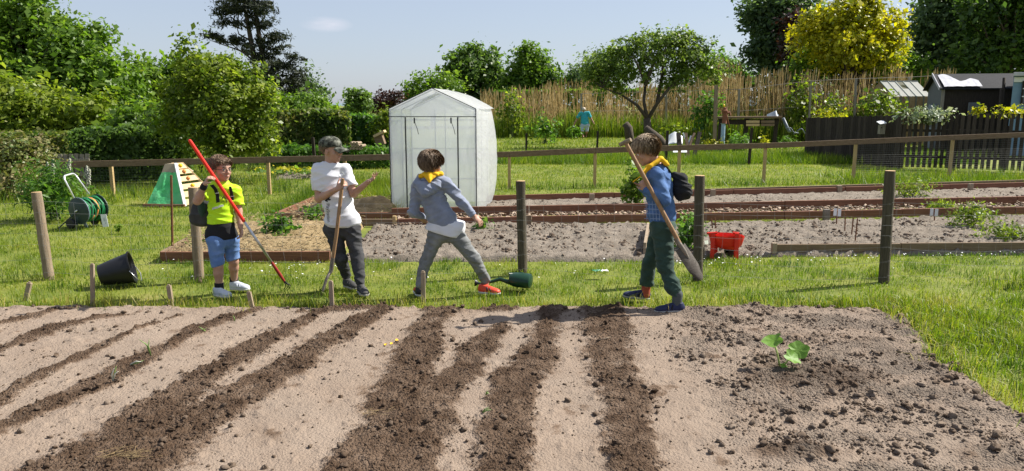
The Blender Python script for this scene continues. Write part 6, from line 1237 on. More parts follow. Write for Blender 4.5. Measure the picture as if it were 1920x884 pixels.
class Head:
    def __init__(s, c, fwd, up=(0, 0, 1), sc=1.0): s.c = np.array(c, float); s.r, s.f, s.u = frame(fwd, up); s.s = sc; s.R = np.stack([s.r, s.f, s.u])
    def p(s, x, y, z): return s.c + (s.r * x + s.f * y + s.u * z) * s.s
    def build(s, b):
        k = s.s; e = lambda c, r, kk=0.012, op='u': b.ell(s.p(*c), s.R, np.array(r) * k, kk * k, op)
        e((0, -.012, .035), (.074, .094, .078)); e((0, .028, -.018), (.060, .058, .084), .02); e((0, .036, -.066), (.046, .044, .034), .02); e((0, .066, -.090), (.021, .017, .016), .016)
        b.cap(s.p(-.034, .072, .020), s.p(.034, .072, .020), .014 * k, k=.014)
        b.cap(s.p(0, .084, .004), s.p(0, .103, -.026), .0075 * k, .0125 * k, .008); e((.010, .092, -.031), (.009, .009, .008), .006); e((-.010, .092, -.031), (.009, .009, .008), .006)
        for g in (-1, 1):
            e((g * .040, .056, -.030), (.022, .022, .022), .016); e((g * .031, .094, .002), (.015, .012, .009), .008, 's')
            e((g * .074, -.006, -.012), (.009, .019, .030), .006); e((g * .080, -.002, -.010), (.005, .010, .018), .005, 's')
        e((0, .086, -.054), (.020, .009, .005), .005); e((0, .084, -.064), (.017, .009, .006), .005); b.cap(s.p(-.016, .095, -.059), s.p(.016, .095, -.059), .0022, k=.003, op='s')
    def face(s, par, eye=True, mouth=True, brow='hair_brown'):
        k = s.s
        if eye:
            for g in (-1, 1):
                m = MB(); c = s.p(g * .031, .076, .002); m.lathe(c, s.f, [(-.010 * k, .005 * k), (0, .012 * k), (.006 * k, .0105 * k), (.009 * k, .006 * k)], 12); w = m.part('eye', MATS['eye_white'], par, True)
                m = MB(); m.lathe(c + s.f * .0093 * k, s.f, [(0, .0052 * k), (.0012, .004 * k)], 10); m.part('iris', MATS['eye_dark'], w, True)
                m = MB(); m.tube([s.p(g * .014, .0935, .020), s.p(g * .031, .091, .025), s.p(g * .047, .078, .020)], [.003 * k, .0035 * k, .002 * k], 6); m.part('eyebrow', MATS[brow], par, True)
        if mouth:
            m = MB(); m.tube([s.p(-.020, .083, -.058), s.p(-.008, .0945, -.0555), s.p(0, .0955, -.0565), s.p(.008, .0945, -.0555), s.p(.020, .083, -.058)], [.002, .0042 * k, .0042 * k, .0042 * k, .002], 6); m.part('lips', MATS['lips'], par, True)
def hair(h, par, mat, thick=.013, cutp=(.07, .06, -.085, -.055), seed=1, nstr=900, slen=.035, fringe=0.0, vox=.005, flow=(0, .25, -1), wr=1.0):
    b = SDF(vox); k = h.s
    b.ell(h.p(0, -.014, .037), h.R, np.array([.074 + thick, .096 + thick, .080 + thick]) * k, .01)
    if fringe: b.ell(h.p(0, .050, .068), h.R, np.array([.060, .048, .030]) * k, .02)
    f0, u0, f1, u1 = cutp; nv = nrm(h.f * (u0 - u1) + h.u * -(f0 - f1)); b.cut(h.p(0, f0, u0), nv)
    b.wrinkle(.0030 * wr, 40, h.r, seed); b.wrinkle(.0015 * wr, 70, h.r + h.f * .3, seed + 5); V, F = b.mesh()
    R = np.random.default_rng(seed); i = R.choice(len(V), nstr); c = V[i]; out = c - h.p(0, -.01, .03); out /= np.linalg.norm(out, axis=1)[:, None]
    fl = h.r * flow[0] + h.f * flow[1] + h.u * flow[2]; d = np.tile(fl, (nstr, 1)) + out * 0.2 + R.normal(0, .14, (nstr, 3)) + 0.5 * (vnoise(c[:, 0] * 30, c[:, 1] * 30, c[:, 2] * 30)[:, None] - .5) * h.r; d -= out * (d * out).sum(1)[:, None] * 0.75; d /= np.linalg.norm(d, axis=1)[:, None]
    sd = np.cross(d, out); L = slen * R.uniform(.5, 1.2, (nstr, 1)); w = .0024; c = c + out * .002
    T = np.stack([c - sd * w, c + sd * w, c + d * L * .6 + out * .006 + sd * w * .7, c + d * L + out * R.uniform(-.002, .008, (nstr, 1))], 1).reshape(-1, 3); n0 = len(V)
    V2 = np.vstack([V, T]); F2 = np.vstack([F, np.arange(nstr * 4).reshape(-1, 4) + n0]); vv = np.concatenate([np.clip(.35 + .5 * (vnoise(V[:, 0] * 60, V[:, 1] * 60, V[:, 2] * 25) - .3), 0, 1), np.repeat(R.uniform(.1, 1, nstr), 4)])
    return npart('hair', V2, F2, MATS[mat], par, {'v': vv})
def hand(b, wr, d, pn, side, curl=(.5, .7, .5), sc=1.0, spread=.12, thumb=.6, fing=None):
    """palm and five fingers; d fingers' direction, pn palm normal (fingers bend to it), side towards the thumb"""
    d = nrm(d); pn = nrm(np.array(pn) - d * np.dot(pn, d)); sd = nrm(np.cross(pn, d)); sd = sd if np.dot(sd, side) > 0 else -sd; wr = np.array(wr, float)
    b.ell(wr + d * .040 * sc, np.stack([sd, d, pn]), np.array([.034, .044, .014]) * sc, .012)
    for j, (o, l) in enumerate(((.024, .060), (.008, .068), (-.008, .063), (-.023, .050))):
        p = wr + (d * .072 + sd * o) * sc; v = nrm(d + sd * (1.5 - j) * spread); r = .0078 * sc
        cu = curl if fing is None else fing[j]
        for q, (ln, c) in enumerate(zip((.42, .32, .26), cu)):
            v = nrm(v * math.cos(c) + pn * math.sin(c)); e = p + v * ln * l * sc; b.cap(p, e, r, r * .93, .004); p = e; r *= .93; 
    p = wr + (d * .022 + sd * .024 + pn * .004) * sc; v = nrm(sd * .75 + d * .65 + pn * .25)
    for ln, c, r in ((.030, 0, .011), (.026, thumb * .6, .009), (.022, thumb, .0078)):
        v = nrm(v * math.cos(c * .6) + (pn * .7 + d * .5 - sd * .2) * math.sin(c * .6)); e = p + v * ln * sc; b.cap(p, e, r * sc, r * .9 * sc, .005); p = e
def shoe(par, heel, dr, L, mats, up=(0, 0, 1), wid=.040, hi=.062, label=None):
    """heel: ground point under the heel, dr: pointing direction"""
    f = nrm(dr); r = nrm(np.cross(f, up)); u = np.cross(r, f); R = np.stack([r, f, u]); h = np.array(heel, float); q = lambda x, y, z: h + r * x + f * y + u * z
    b = SDF(.005); b.ell(q(0, L * .18, .040), R, (wid * .86, L * .22, .044), .02); b.ell(q(0, L * .55, .034), R, (wid * .98, L * .30, .030), .025); b.ell(q(0, L * .80, .028), R, (wid, L * .20, .026), .02)
    b.cap(q(0, L * .20, .04), q(0, L * .17, hi + .02), wid * .86, wid * .80, .02); b.cap(q(0, L * .25, .07), q(0, L * .55, .05), wid * .55, wid * .5, .02)
    b.cut(q(0, L * .16, hi + .022), u); b.cut(q(0, 0, .012), -u); V, F = b.mesh(); o = npart('shoe', V, F, MATS[mats[0]], par, label=label)
    b = SDF(.005); b.ell(q(0, L * .22, .014), R, (wid * .93, L * .25, .03), .02); b.ell(q(0, L * .72, .014), R, (wid * 1.07, L * .30, .03), .03); b.cap(q(0, L * .2, .012), q(0, L * .7, .012), wid * .85, wid, .02, (u, .5)); b.cut(q(0, 0, .022), u); b.cut(q(0, 0, 0), -u); V, F = b.mesh(); npart('sole', V, F, MATS[mats[1]], o)
    if len(mats) > 2:
        for i, (y0, y1) in enumerate(((.42, .50), (.56, .62))):
            m = MB(); m.tube([q(-wid * .98, L * y0 + .01, .036), q(-wid * .62, L * y0, .060 - i * .006), q(0, L * y0, .069 - i * .010), q(wid * .62, L * y0, .060 - i * .006), q(wid * .98, L * y0 + .01, .036)], .008, 6); m.part('strap', MATS[mats[2]], o, True)
    return o
def cloth(name, b, mat, par, label=None, attrs=None):
    V, F = b.mesh(); return npart(name, V, F, MATS[mat], par, attrs, True, None, label)

SKIN = mk('skin', [(0.33, 0.175, 0.125), (0.42, 0.24, 0.172), (0.48, 0.295, 0.22)], 14, 0.52, 0.15, 120, spec=0.35)
bs = SKIN.node_tree.nodes['Principled BSDF']; bs.inputs['Subsurface Weight'].default_value = 0.08; bs.inputs['Subsurface Radius'].default_value = (.01, .004, .002)
mk('skin_old', [(0.30, 0.16, 0.10), (0.42, 0.24, 0.16)], 14, 0.55)
mk('eye_white', [(0.55, 0.53, 0.50), (0.65, 0.63, 0.60)], 4, 0.3); mk('eye_dark', [(0.02, 0.014, 0.01), (0.035, 0.025, 0.018)], 4, 0.2)
mk('lips', [(0.38, 0.15, 0.12), (0.46, 0.20, 0.16)], 20, 0.5)
mk('hair_brown', [(0.045, 0.025, 0.013), (0.12, 0.072, 0.040), (0.24, 0.16, 0.095)], 60, 0.5, 0.5, 200, attr='v', anoise=.3, stretch=(1, 1, .3))
mk('hair_blond', [(0.07, 0.042, 0.022), (0.20, 0.135, 0.075), (0.42, 0.31, 0.19)], 60, 0.5, 0.5, 200, attr='v', anoise=.3, stretch=(1, 1, .3))
mk('hair_grey', [(0.30, 0.24, 0.18), (0.55, 0.48, 0.40)], 60, 0.5, attr='v')
mk('hivis', [(0.40, 0.66, 0.008), (0.50, 0.78, 0.015)], 5, 0.6, 0.15, 300)
mk('black_cloth', [(0.010, 0.010, 0.012), (0.020, 0.020, 0.022)], 9, 0.9, 0.2, 300)
mk('denim', [(0.06, 0.12, 0.28), (0.11, 0.20, 0.42), (0.20, 0.30, 0.52)], 8, 0.9, 0.3, 400)
mk('white_cloth', [(0.60, 0.60, 0.64), (0.70, 0.70, 0.74)], 4, 0.85, 0.1, 300)
mk('charcoal_cloth', [(0.026, 0.026, 0.029), (0.045, 0.045, 0.048), (0.085, 0.085, 0.09)], 7, 0.85, 0.25, 300)
mk('grey_denim', [(0.11, 0.115, 0.115), (0.18, 0.185, 0.185), (0.27, 0.275, 0.275)], 9, 0.9, 0.3, 300)
mk('hoodie', [(0.16, 0.18, 0.25), (0.21, 0.235, 0.31), (0.27, 0.295, 0.375)], 14, 0.95, 0.25, 300, sheen=.2)
mk('yellow_cloth', [(0.72, 0.40, 0.010), (0.85, 0.52, 0.018)], 6, 0.85, 0.15, 200, transl=.15)
mk('blue_shirt', [(0.035, 0.075, 0.20), (0.07, 0.14, 0.31), (0.12, 0.21, 0.41)], 9, 0.9, 0.3, 300)
mk('green_cloth', [(0.014, 0.032, 0.024), (0.026, 0.055, 0.042), (0.045, 0.085, 0.066)], 7, 0.9, 0.25, 300, sheen=.1)
mk('sock_black', [(0.012, 0.012, 0.014), (0.022, 0.022, 0.024)], 20, 0.9); mk('sock_grey', [(0.05, 0.06, 0.06), (0.10, 0.11, 0.11)], 60, 0.9, stretch=(.1, .1, 4)); mk('sock_orange', [(0.45, 0.08, 0.03), (0.25, 0.06, 0.05)], 60, 0.9, stretch=(.1, .1, 4))
mk('shoe_white', [(0.42, 0.46, 0.52), (0.54, 0.57, 0.62)], 12, 0.55); mk('sole_white', [(0.45, 0.45, 0.43), (0.55, 0.55, 0.53)], 12, 0.6); mk('sole_grey', [(0.26, 0.25, 0.23), (0.38, 0.37, 0.34)], 12, 0.7)
mk('shoe_navy', [(0.012, 0.016, 0.05), (0.025, 0.03, 0.085)], 20, 0.6); mk('shoe_dark', [(0.035, 0.035, 0.036), (0.075, 0.073, 0.07)], 30, 0.75); mk('shoe_red', [(0.60, 0.05, 0.025), (0.70, 0.09, 0.04)], 20, 0.5)
mk('red_plastic', [(0.62, 0.022, 0.015), (0.74, 0.04, 0.022)], 6, 0.35); mk('dark_red', [(0.22, 0.02, 0.015), (0.30, 0.035, 0.025)], 14, 0.5)
mk('camo', [(0.012, 0.012, 0.010), (0.035, 0.038, 0.028), (0.10, 0.105, 0.08), (0.20, 0.20, 0.165)], 30, 0.9, 0.2, 200, detail=2, contrast=1.7)
mk('pale_teal', [(0.03, 0.30, 0.38), (0.05, 0.40, 0.48)], 6, 0.85)
mk('pale_denim', [(0.34, 0.42, 0.58), (0.46, 0.54, 0.68)], 6, 0.85)
mk('blade_steel', [(0.035, 0.028, 0.022), (0.075, 0.062, 0.05), (0.13, 0.115, 0.10)], 14, 0.6, 0.4, 50, metal=0.2)
mk('tool_wood', [(0.16, 0.085, 0.04), (0.30, 0.175, 0.09), (0.42, 0.28, 0.16)], 14, 0.6, 0.3, 60, (6, 6, 1))

# ---------------------------------------------------------------- boy in the yellow vest (left)
Y0 = 6.62
J = lambda px, py, dy=0.0: P(px, py, Y0 + dy)
gA, gB = G(406, 557), G(434, 545)
t = thing('person', 'boy in a neon yellow vest and denim shorts holding the red handled cultivator', 'person', ((gA + gB) / 2) * [1, 1, 0])
tf = nrm([.45, -.9, 0]); tr = np.cross(tf, [0, 0, 1])                      # chest direction, right-hand side
h1 = Head(J(414, 317), (.86, -.52, -.06), (0.03, 0, 1), 1.0)
shR, shL = J(390, 358, -.05), J(441, 357, .06); elR, wrR = J(370, 377, -.14), J(384, 346, -.19); elL, wrL = J(447, 396, .05), J(451, 426, .0)
hipR, hipL = J(404, 452, -.05), J(432, 450, .06); knR, knL = J(409, 500, -.06), J(438, 490, .10); anR = gA + np.array([.015, .04, .075]); anL = gB + np.array([.015, .04, .075])
b = SDF(.0069); h1.build(b)
b.cap(h1.p(0, -.02, -.05), J(414, 352), .040, .044, .02); b.cap(J(414, 356), J(416, 445), .085, .085, .03, (tf, .7)); b.cap(shR, shL, .040, k=.03)
b.chain([shR, elR, wrR], [.040, .036, .024], .015); b.chain([shL, elL, wrL], [.040, .034, .023], .015)
b.ell(elR + (wrR - elR) * .3, np.eye(3), (.034, .034, .04), .02)
b.chain([hipR, knR], [.052, .044], .02); b.chain([hipL, knL], [.052, .044], .02)
for kn, an in ((knR, anR), (knL, anL)):
    b.chain([kn, kn + (an - kn) * .3, an, an - [0, 0, .05]], [.039, .042, .029, .030], .02)
pdir = nrm(P(536, 533, 6.79) - P(355, 263, 6.38)); PT, PB = P(355, 263, 6.38), P(534, 529, 6.79)
hand(b, wrR, J(393, 327, -.21) - wrR, [.5, .3, -.5], [.3, -.8, .2], (1.0, 1.1, .8), .95)
hand(b, wrL, [.15, -.1, -1], [-.6, -.5, .2], [.6, -.7, 0], (.7, .9, .6), .95)
V, F = b.mesh(); bd = npart('body', V, F, SKIN, t); h1.face(bd)
hair(h1, t, 'hair_brown', .011, (.076, .064, -.088, -.045), 3, 2200, .024, .6, wr=.45)
for nm, pts in (('glasses', None),):
    m = MB(); k = h1
    for g in (-1, 1):
        c = k.p(g * .031, .098, -.001); m.tube([c + k.r * .020 * math.cos(a) + k.u * .014 * math.sin(a) for a in np.linspace(0, 2 * math.pi, 13)], .0022, 5, False); m.tube([k.p(g * .050, .096, .003), k.p(g * .078, .04, .003), k.p(g * .080, -.01, .004)], .0022, 5, False)
    m.tube([k.p(-.011, .098, .0), k.p(.011, .098, .0)], .0022, 5, False); m.part('glasses', MATS['black_cloth'], t)
# black T-shirt below, neon vest above
b = SDF(.006); b.cap(J(415, 420), J(415, 440), .110, .112, .03, (tf, .76)); b.cap(J(403, 440, -.02), J(427, 439, .03), .086, k=.03); b.cut(J(412, 450), (.10, 0, -1)); b.cut(J(415, 412), (0, 0, 1)); b.wrinkle(.004, 14, (0, 0, 1), 2); cloth('undershirt', b, 'black_cloth', t)
b = SDF(.006); b.cap(J(415, 362), J(414, 412), .096, .110, .035, (tf, .76)); b.cap(shR * .93 + shL * .07, shL * .95 + shR * .05, .048, k=.04)
b.cap(shR + (shL - shR) * .03, shR + (elR - shR) * .50, .052, .058, .03, op='f'); b.cap(shL, shL + (elL - shL) * .72, .050, .058, .03, op='f')
b.cap(J(408, 347), J(420, 347), .05, k=.03)
b.cut(J(414, 419), (.03, 0, -1)); b.wrinkle(.006, 15, (.3, 0, 1), 4); b.wrinkle(.003, 30, (-.4, 0, 1), 6)
vs = cloth('vest', b, 'hivis', t)
b = SDF(.0068); b.cap(J(404, 450, -.03), J(430, 448, .04), .076, k=.03); b.cap(hipR, knR - [0, 0, .0], .074, .053, .025); b.cap(hipL, knL, .074, .055, .025); b.cut(J(415, 436), (0, 0, 1)); b.cut(J(409, 498), (.28, 0, -1)); b.wrinkle(.005, 18, (0, 0, 1), 1); cloth('shorts', b, 'denim', t)
for an, g in ((anR, gA), (anL, gB)):
    b = SDF(.006); b.cap(an + [0, 0, .035], an - [0, 0, .04], .040, .038, .01); b.cut(an + [0, 0, .05], (0, 0, 1)); b.wrinkle(.002, 40, (0, 0, 1), 3); cloth('sock', b, 'sock_black', t)
shoe(t, gA + [-.03, .04, 0], (.90, -.42, 0), .19, ('shoe_white', 'sole_white', 'shoe_white')); shoe(t, gB + [-.02, .04, 0], (.97, -.22, 0), .195, ('shoe_white', 'sole_white', 'shoe_white'))
b = SDF(.004); b.cap(wrR - nrm(wrR - elR) * .012, wrR - nrm(wrR - elR) * .034, .029, .031, .004); cloth('wristband', b, 'black_cloth', t)
# cord of the backpack hanging down, the pack itself
m = MB(); 
bp = thing('backpack', 'dark grey and green backpack on the back of the boy in yellow', 'backpack', J(380, 420, .10))
b = SDF(.006); b.ell(J(383, 398, .06), np.stack([-tr, tf, [0, 0, 1]]), (.115, .065, .125), .03); b.ell(J(379, 408, .09), np.stack([-tr, tf, [0, 0, 1]]), (.11, .07, .09), .03); b.wrinkle(.006, 14, (0, 0, 1), 2); cloth('bag', b, 'charcoal_cloth', bp)
b = SDF(.006); b.ell(J(378, 392, .015), np.stack([-tr, tf, [0, 0, 1]]), (.035, .05, .08), .02); cloth('side_pocket', b, 'green_fabric' if 'green_fabric' in MATS else 'hivis_dark' if 'hivis_dark' in MATS else 'green_cloth', bp)
from mathutils.bvhtree import BVHTree as _B
def drape(pts, objname, off=.006):                   # lay a strap on a garment: cast from the camera's side of the chest
    o = objname; org = ORG[o.name]; me = o.data; tree_ = _B.FromPolygons([tuple(v.co) for v in me.vertices], [tuple(p.vertices) for p in me.polygons]); out = []
    for p in pts:
        q = np.array(p, float) - org; d = nrm([q[0] + org[0], q[1] + org[1], q[2] + org[2] - CAMH]); hit = tree_.ray_cast(Vector(q - d * .6), Vector(d), 1.5)
        out.append(np.array(hit[0]) + org - d * off if hit[0] is not None else np.array(p, float))
    return out
def ribbon(pts, w, axis, thick=.006):
    m = MB(); ax = nrm(axis); V = []
    for p in pts: V += [p - ax * w / 2, p + ax * w / 2, p + ax * w / 2 + [0, -thick, 0], p - ax * w / 2 + [0, -thick, 0]]
    n = len(pts); F = [(i * 4 + a, i * 4 + (a + 1) % 4, i * 4 + 4 + (a + 1) % 4, i * 4 + 4 + a) for i in range(n - 1) for a in range(4)] + [(3, 2, 1, 0), (n * 4 - 4, n * 4 - 3, n * 4 - 2, n * 4 - 1)]
    m.add(V, F); return m
L_ = lambda a, n=9: [np.array(a[0], float) + (np.array(a[1], float) - np.array(a[0], float)) * s for s in np.linspace(0, 1, n)]
def pl(pxs, n=7):
    q = [];
    for (x0, y0), (x1, y1) in zip(pxs[:-1], pxs[1:]): q += [J(x0 + (x1 - x0) * s, y0 + (y1 - y0) * s) for s in np.linspace(0, 1, n)[:-1]]
    return q + [J(*pxs[-1])]
ribbon(drape(pl([(397, 347), (404, 355), (408, 366), (409, 380)]), vs), .030, (1, 0, .25)).part('strap', MATS['black_cloth'], bp)
ribbon(drape(pl([(431, 350), (434, 360), (436, 376)]), vs), .026, (1, 0, 0)).part('strap', MATS['black_cloth'], bp)
mk('reflect', [(0.45, 0.48, 0.44), (0.60, 0.62, 0.58)], 8, 0.35)
for a in ([(408, 366), (411, 364)], ): pass
for k_, a in enumerate(([(398, 392), (404, 390), (409, 389)], [(410, 388), (415, 386), (419, 386)], [(404, 363), (410, 362)], [(432, 369), (439, 368)])): ribbon(drape(pl(a, 5), vs, .012 if k_ > 1 else .006), .018 if k_ < 2 else .008, (0, 0, 1), .003).part('reflective_band', MATS['reflect'], vs)
for a in ([(412, 372), (415, 368), (418, 374), (420, 366)], [(421, 369), (426, 378), (424, 382), (428, 372)], [(414, 380), (420, 378)]): ribbon(drape(pl(a, 4), vs, .004), .006, (.7, 0, .7), .002).part('print', MATS['charcoal_cloth'], vs)
ribbon(drape(pl([(402, 418), (401, 435), (403, 455)]), vs, .012), .014, (1, 0, 0), .003).part('cord', MATS['hivis'], bp)
# cultivator
d = nrm(PB - PT); ct = thing('cultivator', 'long hand cultivator with bright red grip and silver shaft', 'garden tool', G(538, 548))
LT = np.linalg.norm(PB - PT); at_ = lambda s: PT + (PB - PT) * s
m = MB(); m.tube([PT - d * .005, PT, at_(.02), at_(.55)], [.006, .013, .0155, .0150], 12); m.part('grip', MATS['red_plastic'], ct, 'auto')
m = MB(); m.tube([at_(.55), at_(.855)], .0115, 12); m.part('shaft', MATS['steel'], ct, True)
m = MB(); m.tube([at_(.85), at_(.87), at_(.95), at_(1.0)], [.0135, .015, .016, .010], 12); m.part('socket', MATS['dark_red'], ct, 'auto')
for g in (-1, 0, 1):
    m = MB(); e = at_(1.0); sx = np.array([.8, -.6, 0]) * g * .022; m.tube([e - d * .02, e + d * .01 + sx, e + d * .035 + sx * 1.6 + [.012, 0, 0], e + d * .06 + sx * 1.4 + [-.004, 0, 0], e + [-.004, 0, -.085] + sx * 1.2], [.005, .005, .0045, .004, .002], 6); m.part('tine', MATS['black_plastic'], ct, True)

# ---------------------------------------------------------------- boy in the white T-shirt
Y0 = 6.82
J = lambda px, py, dy=0.0: P(px, py, Y0 + dy)
gA, gB = G(648, 540), G(674, 551)
t = thing('person', 'boy in a white T-shirt and camouflage cap gesturing with an open hand', 'person', ((gA + gB) / 2) * [1, 1, 0])
tf = nrm([.35, -.94, 0]); h2 = Head(J(621, 282), (.95, -.27, -.05), (0, 0, 1), 1.0)
shR, shL = J(596, 319, .0), J(647, 318, .04); elR, wrR = J(598, 373, -.04), J(632, 355, -.20); elL, wrL = J(663, 364, -.02), J(691, 341, -.14)
hipR, hipL = J(622, 430, .0), J(660, 430, .0); knR, knL = J(639, 485, .0), J(670, 485, -.04); anR, anL = gA + np.array([.0, .04, .08]), gB + np.array([0, .05, .08])
b = SDF(.0069); h2.build(b); b.cap(h2.p(0, -.02, -.05), J(619, 314), .040, .044, .02); b.cap(J(620, 322), J(640, 428), .088, .088, .03, (tf, .7)); b.cap(shR, shL, .042, k=.03)
b.chain([shR, elR, wrR], [.040, .036, .024], .015); b.ell(elR + (wrR - elR) * .3, np.eye(3), (.04, .034, .033), .02); b.chain([shL, elL, wrL], [.040, .035, .022], .015)
b.chain([hipR, knR, anR, anR - [0, 0, .05]], [.055, .036, .030, .030], .02); b.chain([hipL, knL, anL, anL - [0, 0, .05]], [.055, .036, .030, .030], .02)
hand(b, wrR, J(642, 346, -.21) - wrR, [.4, .8, 0], [0, -.2, 1], (1.0, 1.2, .9), .95)
hand(b, wrL, J(703, 333, -.17) - wrL, [-.25, -.45, .85], [-.5, -.6, .5], None, 1.0, .20, .4, [(.75, .5, .3), (.65, .4, .3), (.35, .3, .2), (.05, .1, .1)])
V, F = b.mesh(); bd = npart('body', V, F, SKIN, t); h2.face(bd)
hair(h2, t, 'hair_brown', .006, (.04, .05, -.088, -.05), 8, 300, .02)
# cap
b = SDF(.005); b.ell(h2.p(0, -.008, .052), h2.R, (.090, .108, .076), .01); b.cut(h2.p(0, .085, .038), h2.f * .12 - h2.u); b.wrinkle(.0015, 16, h2.r, 2); V, F = b.mesh(); cp = npart('cap', V, F, MATS['camo'], t)
m = MB(); m.sheet(lambda u, v: h2.p(.074 * math.sin((u - .5) * 2.5), .075 + (.098 * v) * math.cos((u - .5) * 1.75) ** 1.0 + .025 * math.cos((u - .5) * 2.5) - .02, .046 - .030 * v - .030 * (2 * (u - .5)) ** 2), 16, 8); n_ = len(m.v); V_ = np.array(m.v); 
V2 = np.vstack([V_, V_ - h2.u * .004]); F_ = m.f + [tuple(i + n_ for i in f[::-1]) for f in m.f]; m2_ = MB(); m2_.add(V2, F_); m2_.part('cap_brim', MATS['camo'], cp, True)
m = MB(); m.tube([h2.p(0, -.104, .042), h2.p(.02, -.112, .0), h2.p(.03, -.105, -.04)], .0025, 5); m.tube([h2.p(-.02, -.104, .04), h2.p(.0, -.115, -.01), h2.p(.01, -.105, -.05)], .0025, 5); m.part('cap_strap', MATS['straw'], cp, kind='stuff')
# T-shirt
b = SDF(.006); b.cap(J(621, 334), J(632, 375), .118, .130, .03, (tf, .74)); b.cap(J(632, 375), J(641, 412), .130, .146, .03, (tf, .74)); b.cap(shR + (shL - shR) * .06, shL - (shL - shR) * .04, .054, k=.05)
b.cap(J(613, 311), J(628, 311), .045, k=.03)
b.cap(shR, shR + (elR - shR) * .74, .055, .062, .03, op='f'); b.cap(shL, shL + (elL - shL) * .70, .054, .060, .03, op='f')
b.cap(J(628, 414), J(655, 413), .098, k=.03, sq=(tf, .88)); b.cut(J(641, 425), (-.03, 0, -1)); b.cap(J(612, 302), J(627, 302), .030, k=.01, op='s'); b.wrinkle(.006, 11, (.35, 0, 1), 7); b.wrinkle(.004, 22, (-.5, 0, 1), 9)
ts = cloth('t_shirt', b, 'white_cloth', t)
# printed lettering down the side of the shirt
mk('print_black', [(0.012, 0.012, 0.016), (0.025, 0.025, 0.03)], 10, 0.7)
tx = bpy.data.curves.new('lettering', 'FONT'); tx.body = 'PlayStation'; tx.size = 1.0; tx.resolution_u = 2; to = bpy.data.objects.new('lettering', tx); COL.objects.link(to)
bpy.context.view_layer.update(); dg = bpy.context.evaluated_depsgraph_get(); me = bpy.data.meshes.new_from_object(to.evaluated_get(dg)); bpy.data.objects.remove(to)
bmx = bmesh.new(); bmx.from_mesh(me); bmesh.ops.triangulate(bmx, faces=bmx.faces); 
for _ in range(2): bmesh.ops.subdivide_edges(bmx, edges=[e for e in bmx.edges if e.calc_length() > .12], cuts=1); bmesh.ops.triangulate(bmx, faces=bmx.faces)
tv = np.array([v.co[:] for v in bmx.verts]); tfc = [tuple(v.index for v in f.verts) for f in bmx.faces]; bmx.free(); bpy.data.meshes.remove(me)
tw = tv[:, 0].max(); pts = [J(611.5 + 9.0 * (y - 0.0) + 2.0 * x / tw, 382 + 35 * x / tw) for x, y, z in tv]
# reads downwards: letter tops point to the right of the photo
m = MB(); m.add(drape(pts, ts, .004), tfc); m.part('lettering', MATS['print_black'], ts)
sv = []; sf = []
for ring in ([(612, 379), (612, 367), (614.5, 366), (618, 368), (618.5, 372), (616, 374), (614.3, 373.3), (614.3, 379)], [(609, 376), (613, 373), (619.5, 373.5), (620.5, 375.5), (615, 377), (609.5, 378)]):
    n_ = len(sv); sv += drape([J(*q) for q in ring], ts, .004); sf.append(tuple(range(n_, n_ + len(ring))))
m = MB(); m.add(sv, sf); m.part('emblem', MATS['print_black'], ts)
ch = drape([J(640 + 5 * math.cos(a) * (1 + .2 * math.sin(3 * a)), 327 + 4 * math.sin(a)) for a in np.linspace(0, 6.28, 15)[:-1]], ts, .004); m = MB(); m.tube(ch + [ch[0]], .0015, 4, False); m.part('chest_outline', MATS['reflect'], ts)
b = SDF(.0068); b.cap(J(625, 432), J(656, 431), .088, k=.03, sq=(tf, .85)); b.chain([hipR + [.01, 0, 0], knR, anR + [0, 0, .03]], [.080, .055, .046], .025); b.chain([hipL, knL, anL + [0, 0, .03]], [.080, .057, .049], .025)
b.cut(J(640, 418), (0, 0, 1)); b.cut(anR - [0, 0, .035], (0, 0, -1)); b.wrinkle(.005, 17, (.6, 0, 1), 3); b.wrinkle(.0035, 34, (-.5, .3, 1), 5); cloth('trousers', b, 'charcoal_cloth', t)
shoe(t, gA + [-.02, .05, 0], (.75, -.65, 0), .20, ('shoe_dark', 'sole_grey', 'shoe_dark')); shoe(t, gB + [-.01, .07, 0], (.45, -.89, 0), .21, ('shoe_dark', 'sole_grey', 'shoe_dark'))
# curved wooden tool
T0, T1, T2 = P(643, 335, 6.61), P(621, 507, 6.66), G(603, 554)
wt = thing('hoe', 'long wooden handled hoe with a bent metal foot held by the boy in white', 'garden tool', T2)
m = MB(); m.tube([T0, T0 + (T1 - T0) * .04, T0 + (T1 - T0) * .6 + [.006, 0, 0], T1], [.013, .0165, .017, .0175], 12); m.part('handle', MATS['tool_wood'], wt, 'auto')
m = MB(); dn = nrm(T1 - T0); m.tube([T1 - dn * .12, T1, T1 + (T2 - T1) * .12], [.0195, .0195, .017], 12); m.part('ferrule', MATS['old_steel'], wt, 'auto')
m = MB(); m.tube([T1, T1 + (T2 - T1) * .35 + [-.012, 0, 0], T1 + (T2 - T1) * .75 + [-.006, 0, 0], T2 + [0, 0, .004]], [.016, .015, .014, .006], 8); m.part('foot', MATS['old_steel'], wt, True)

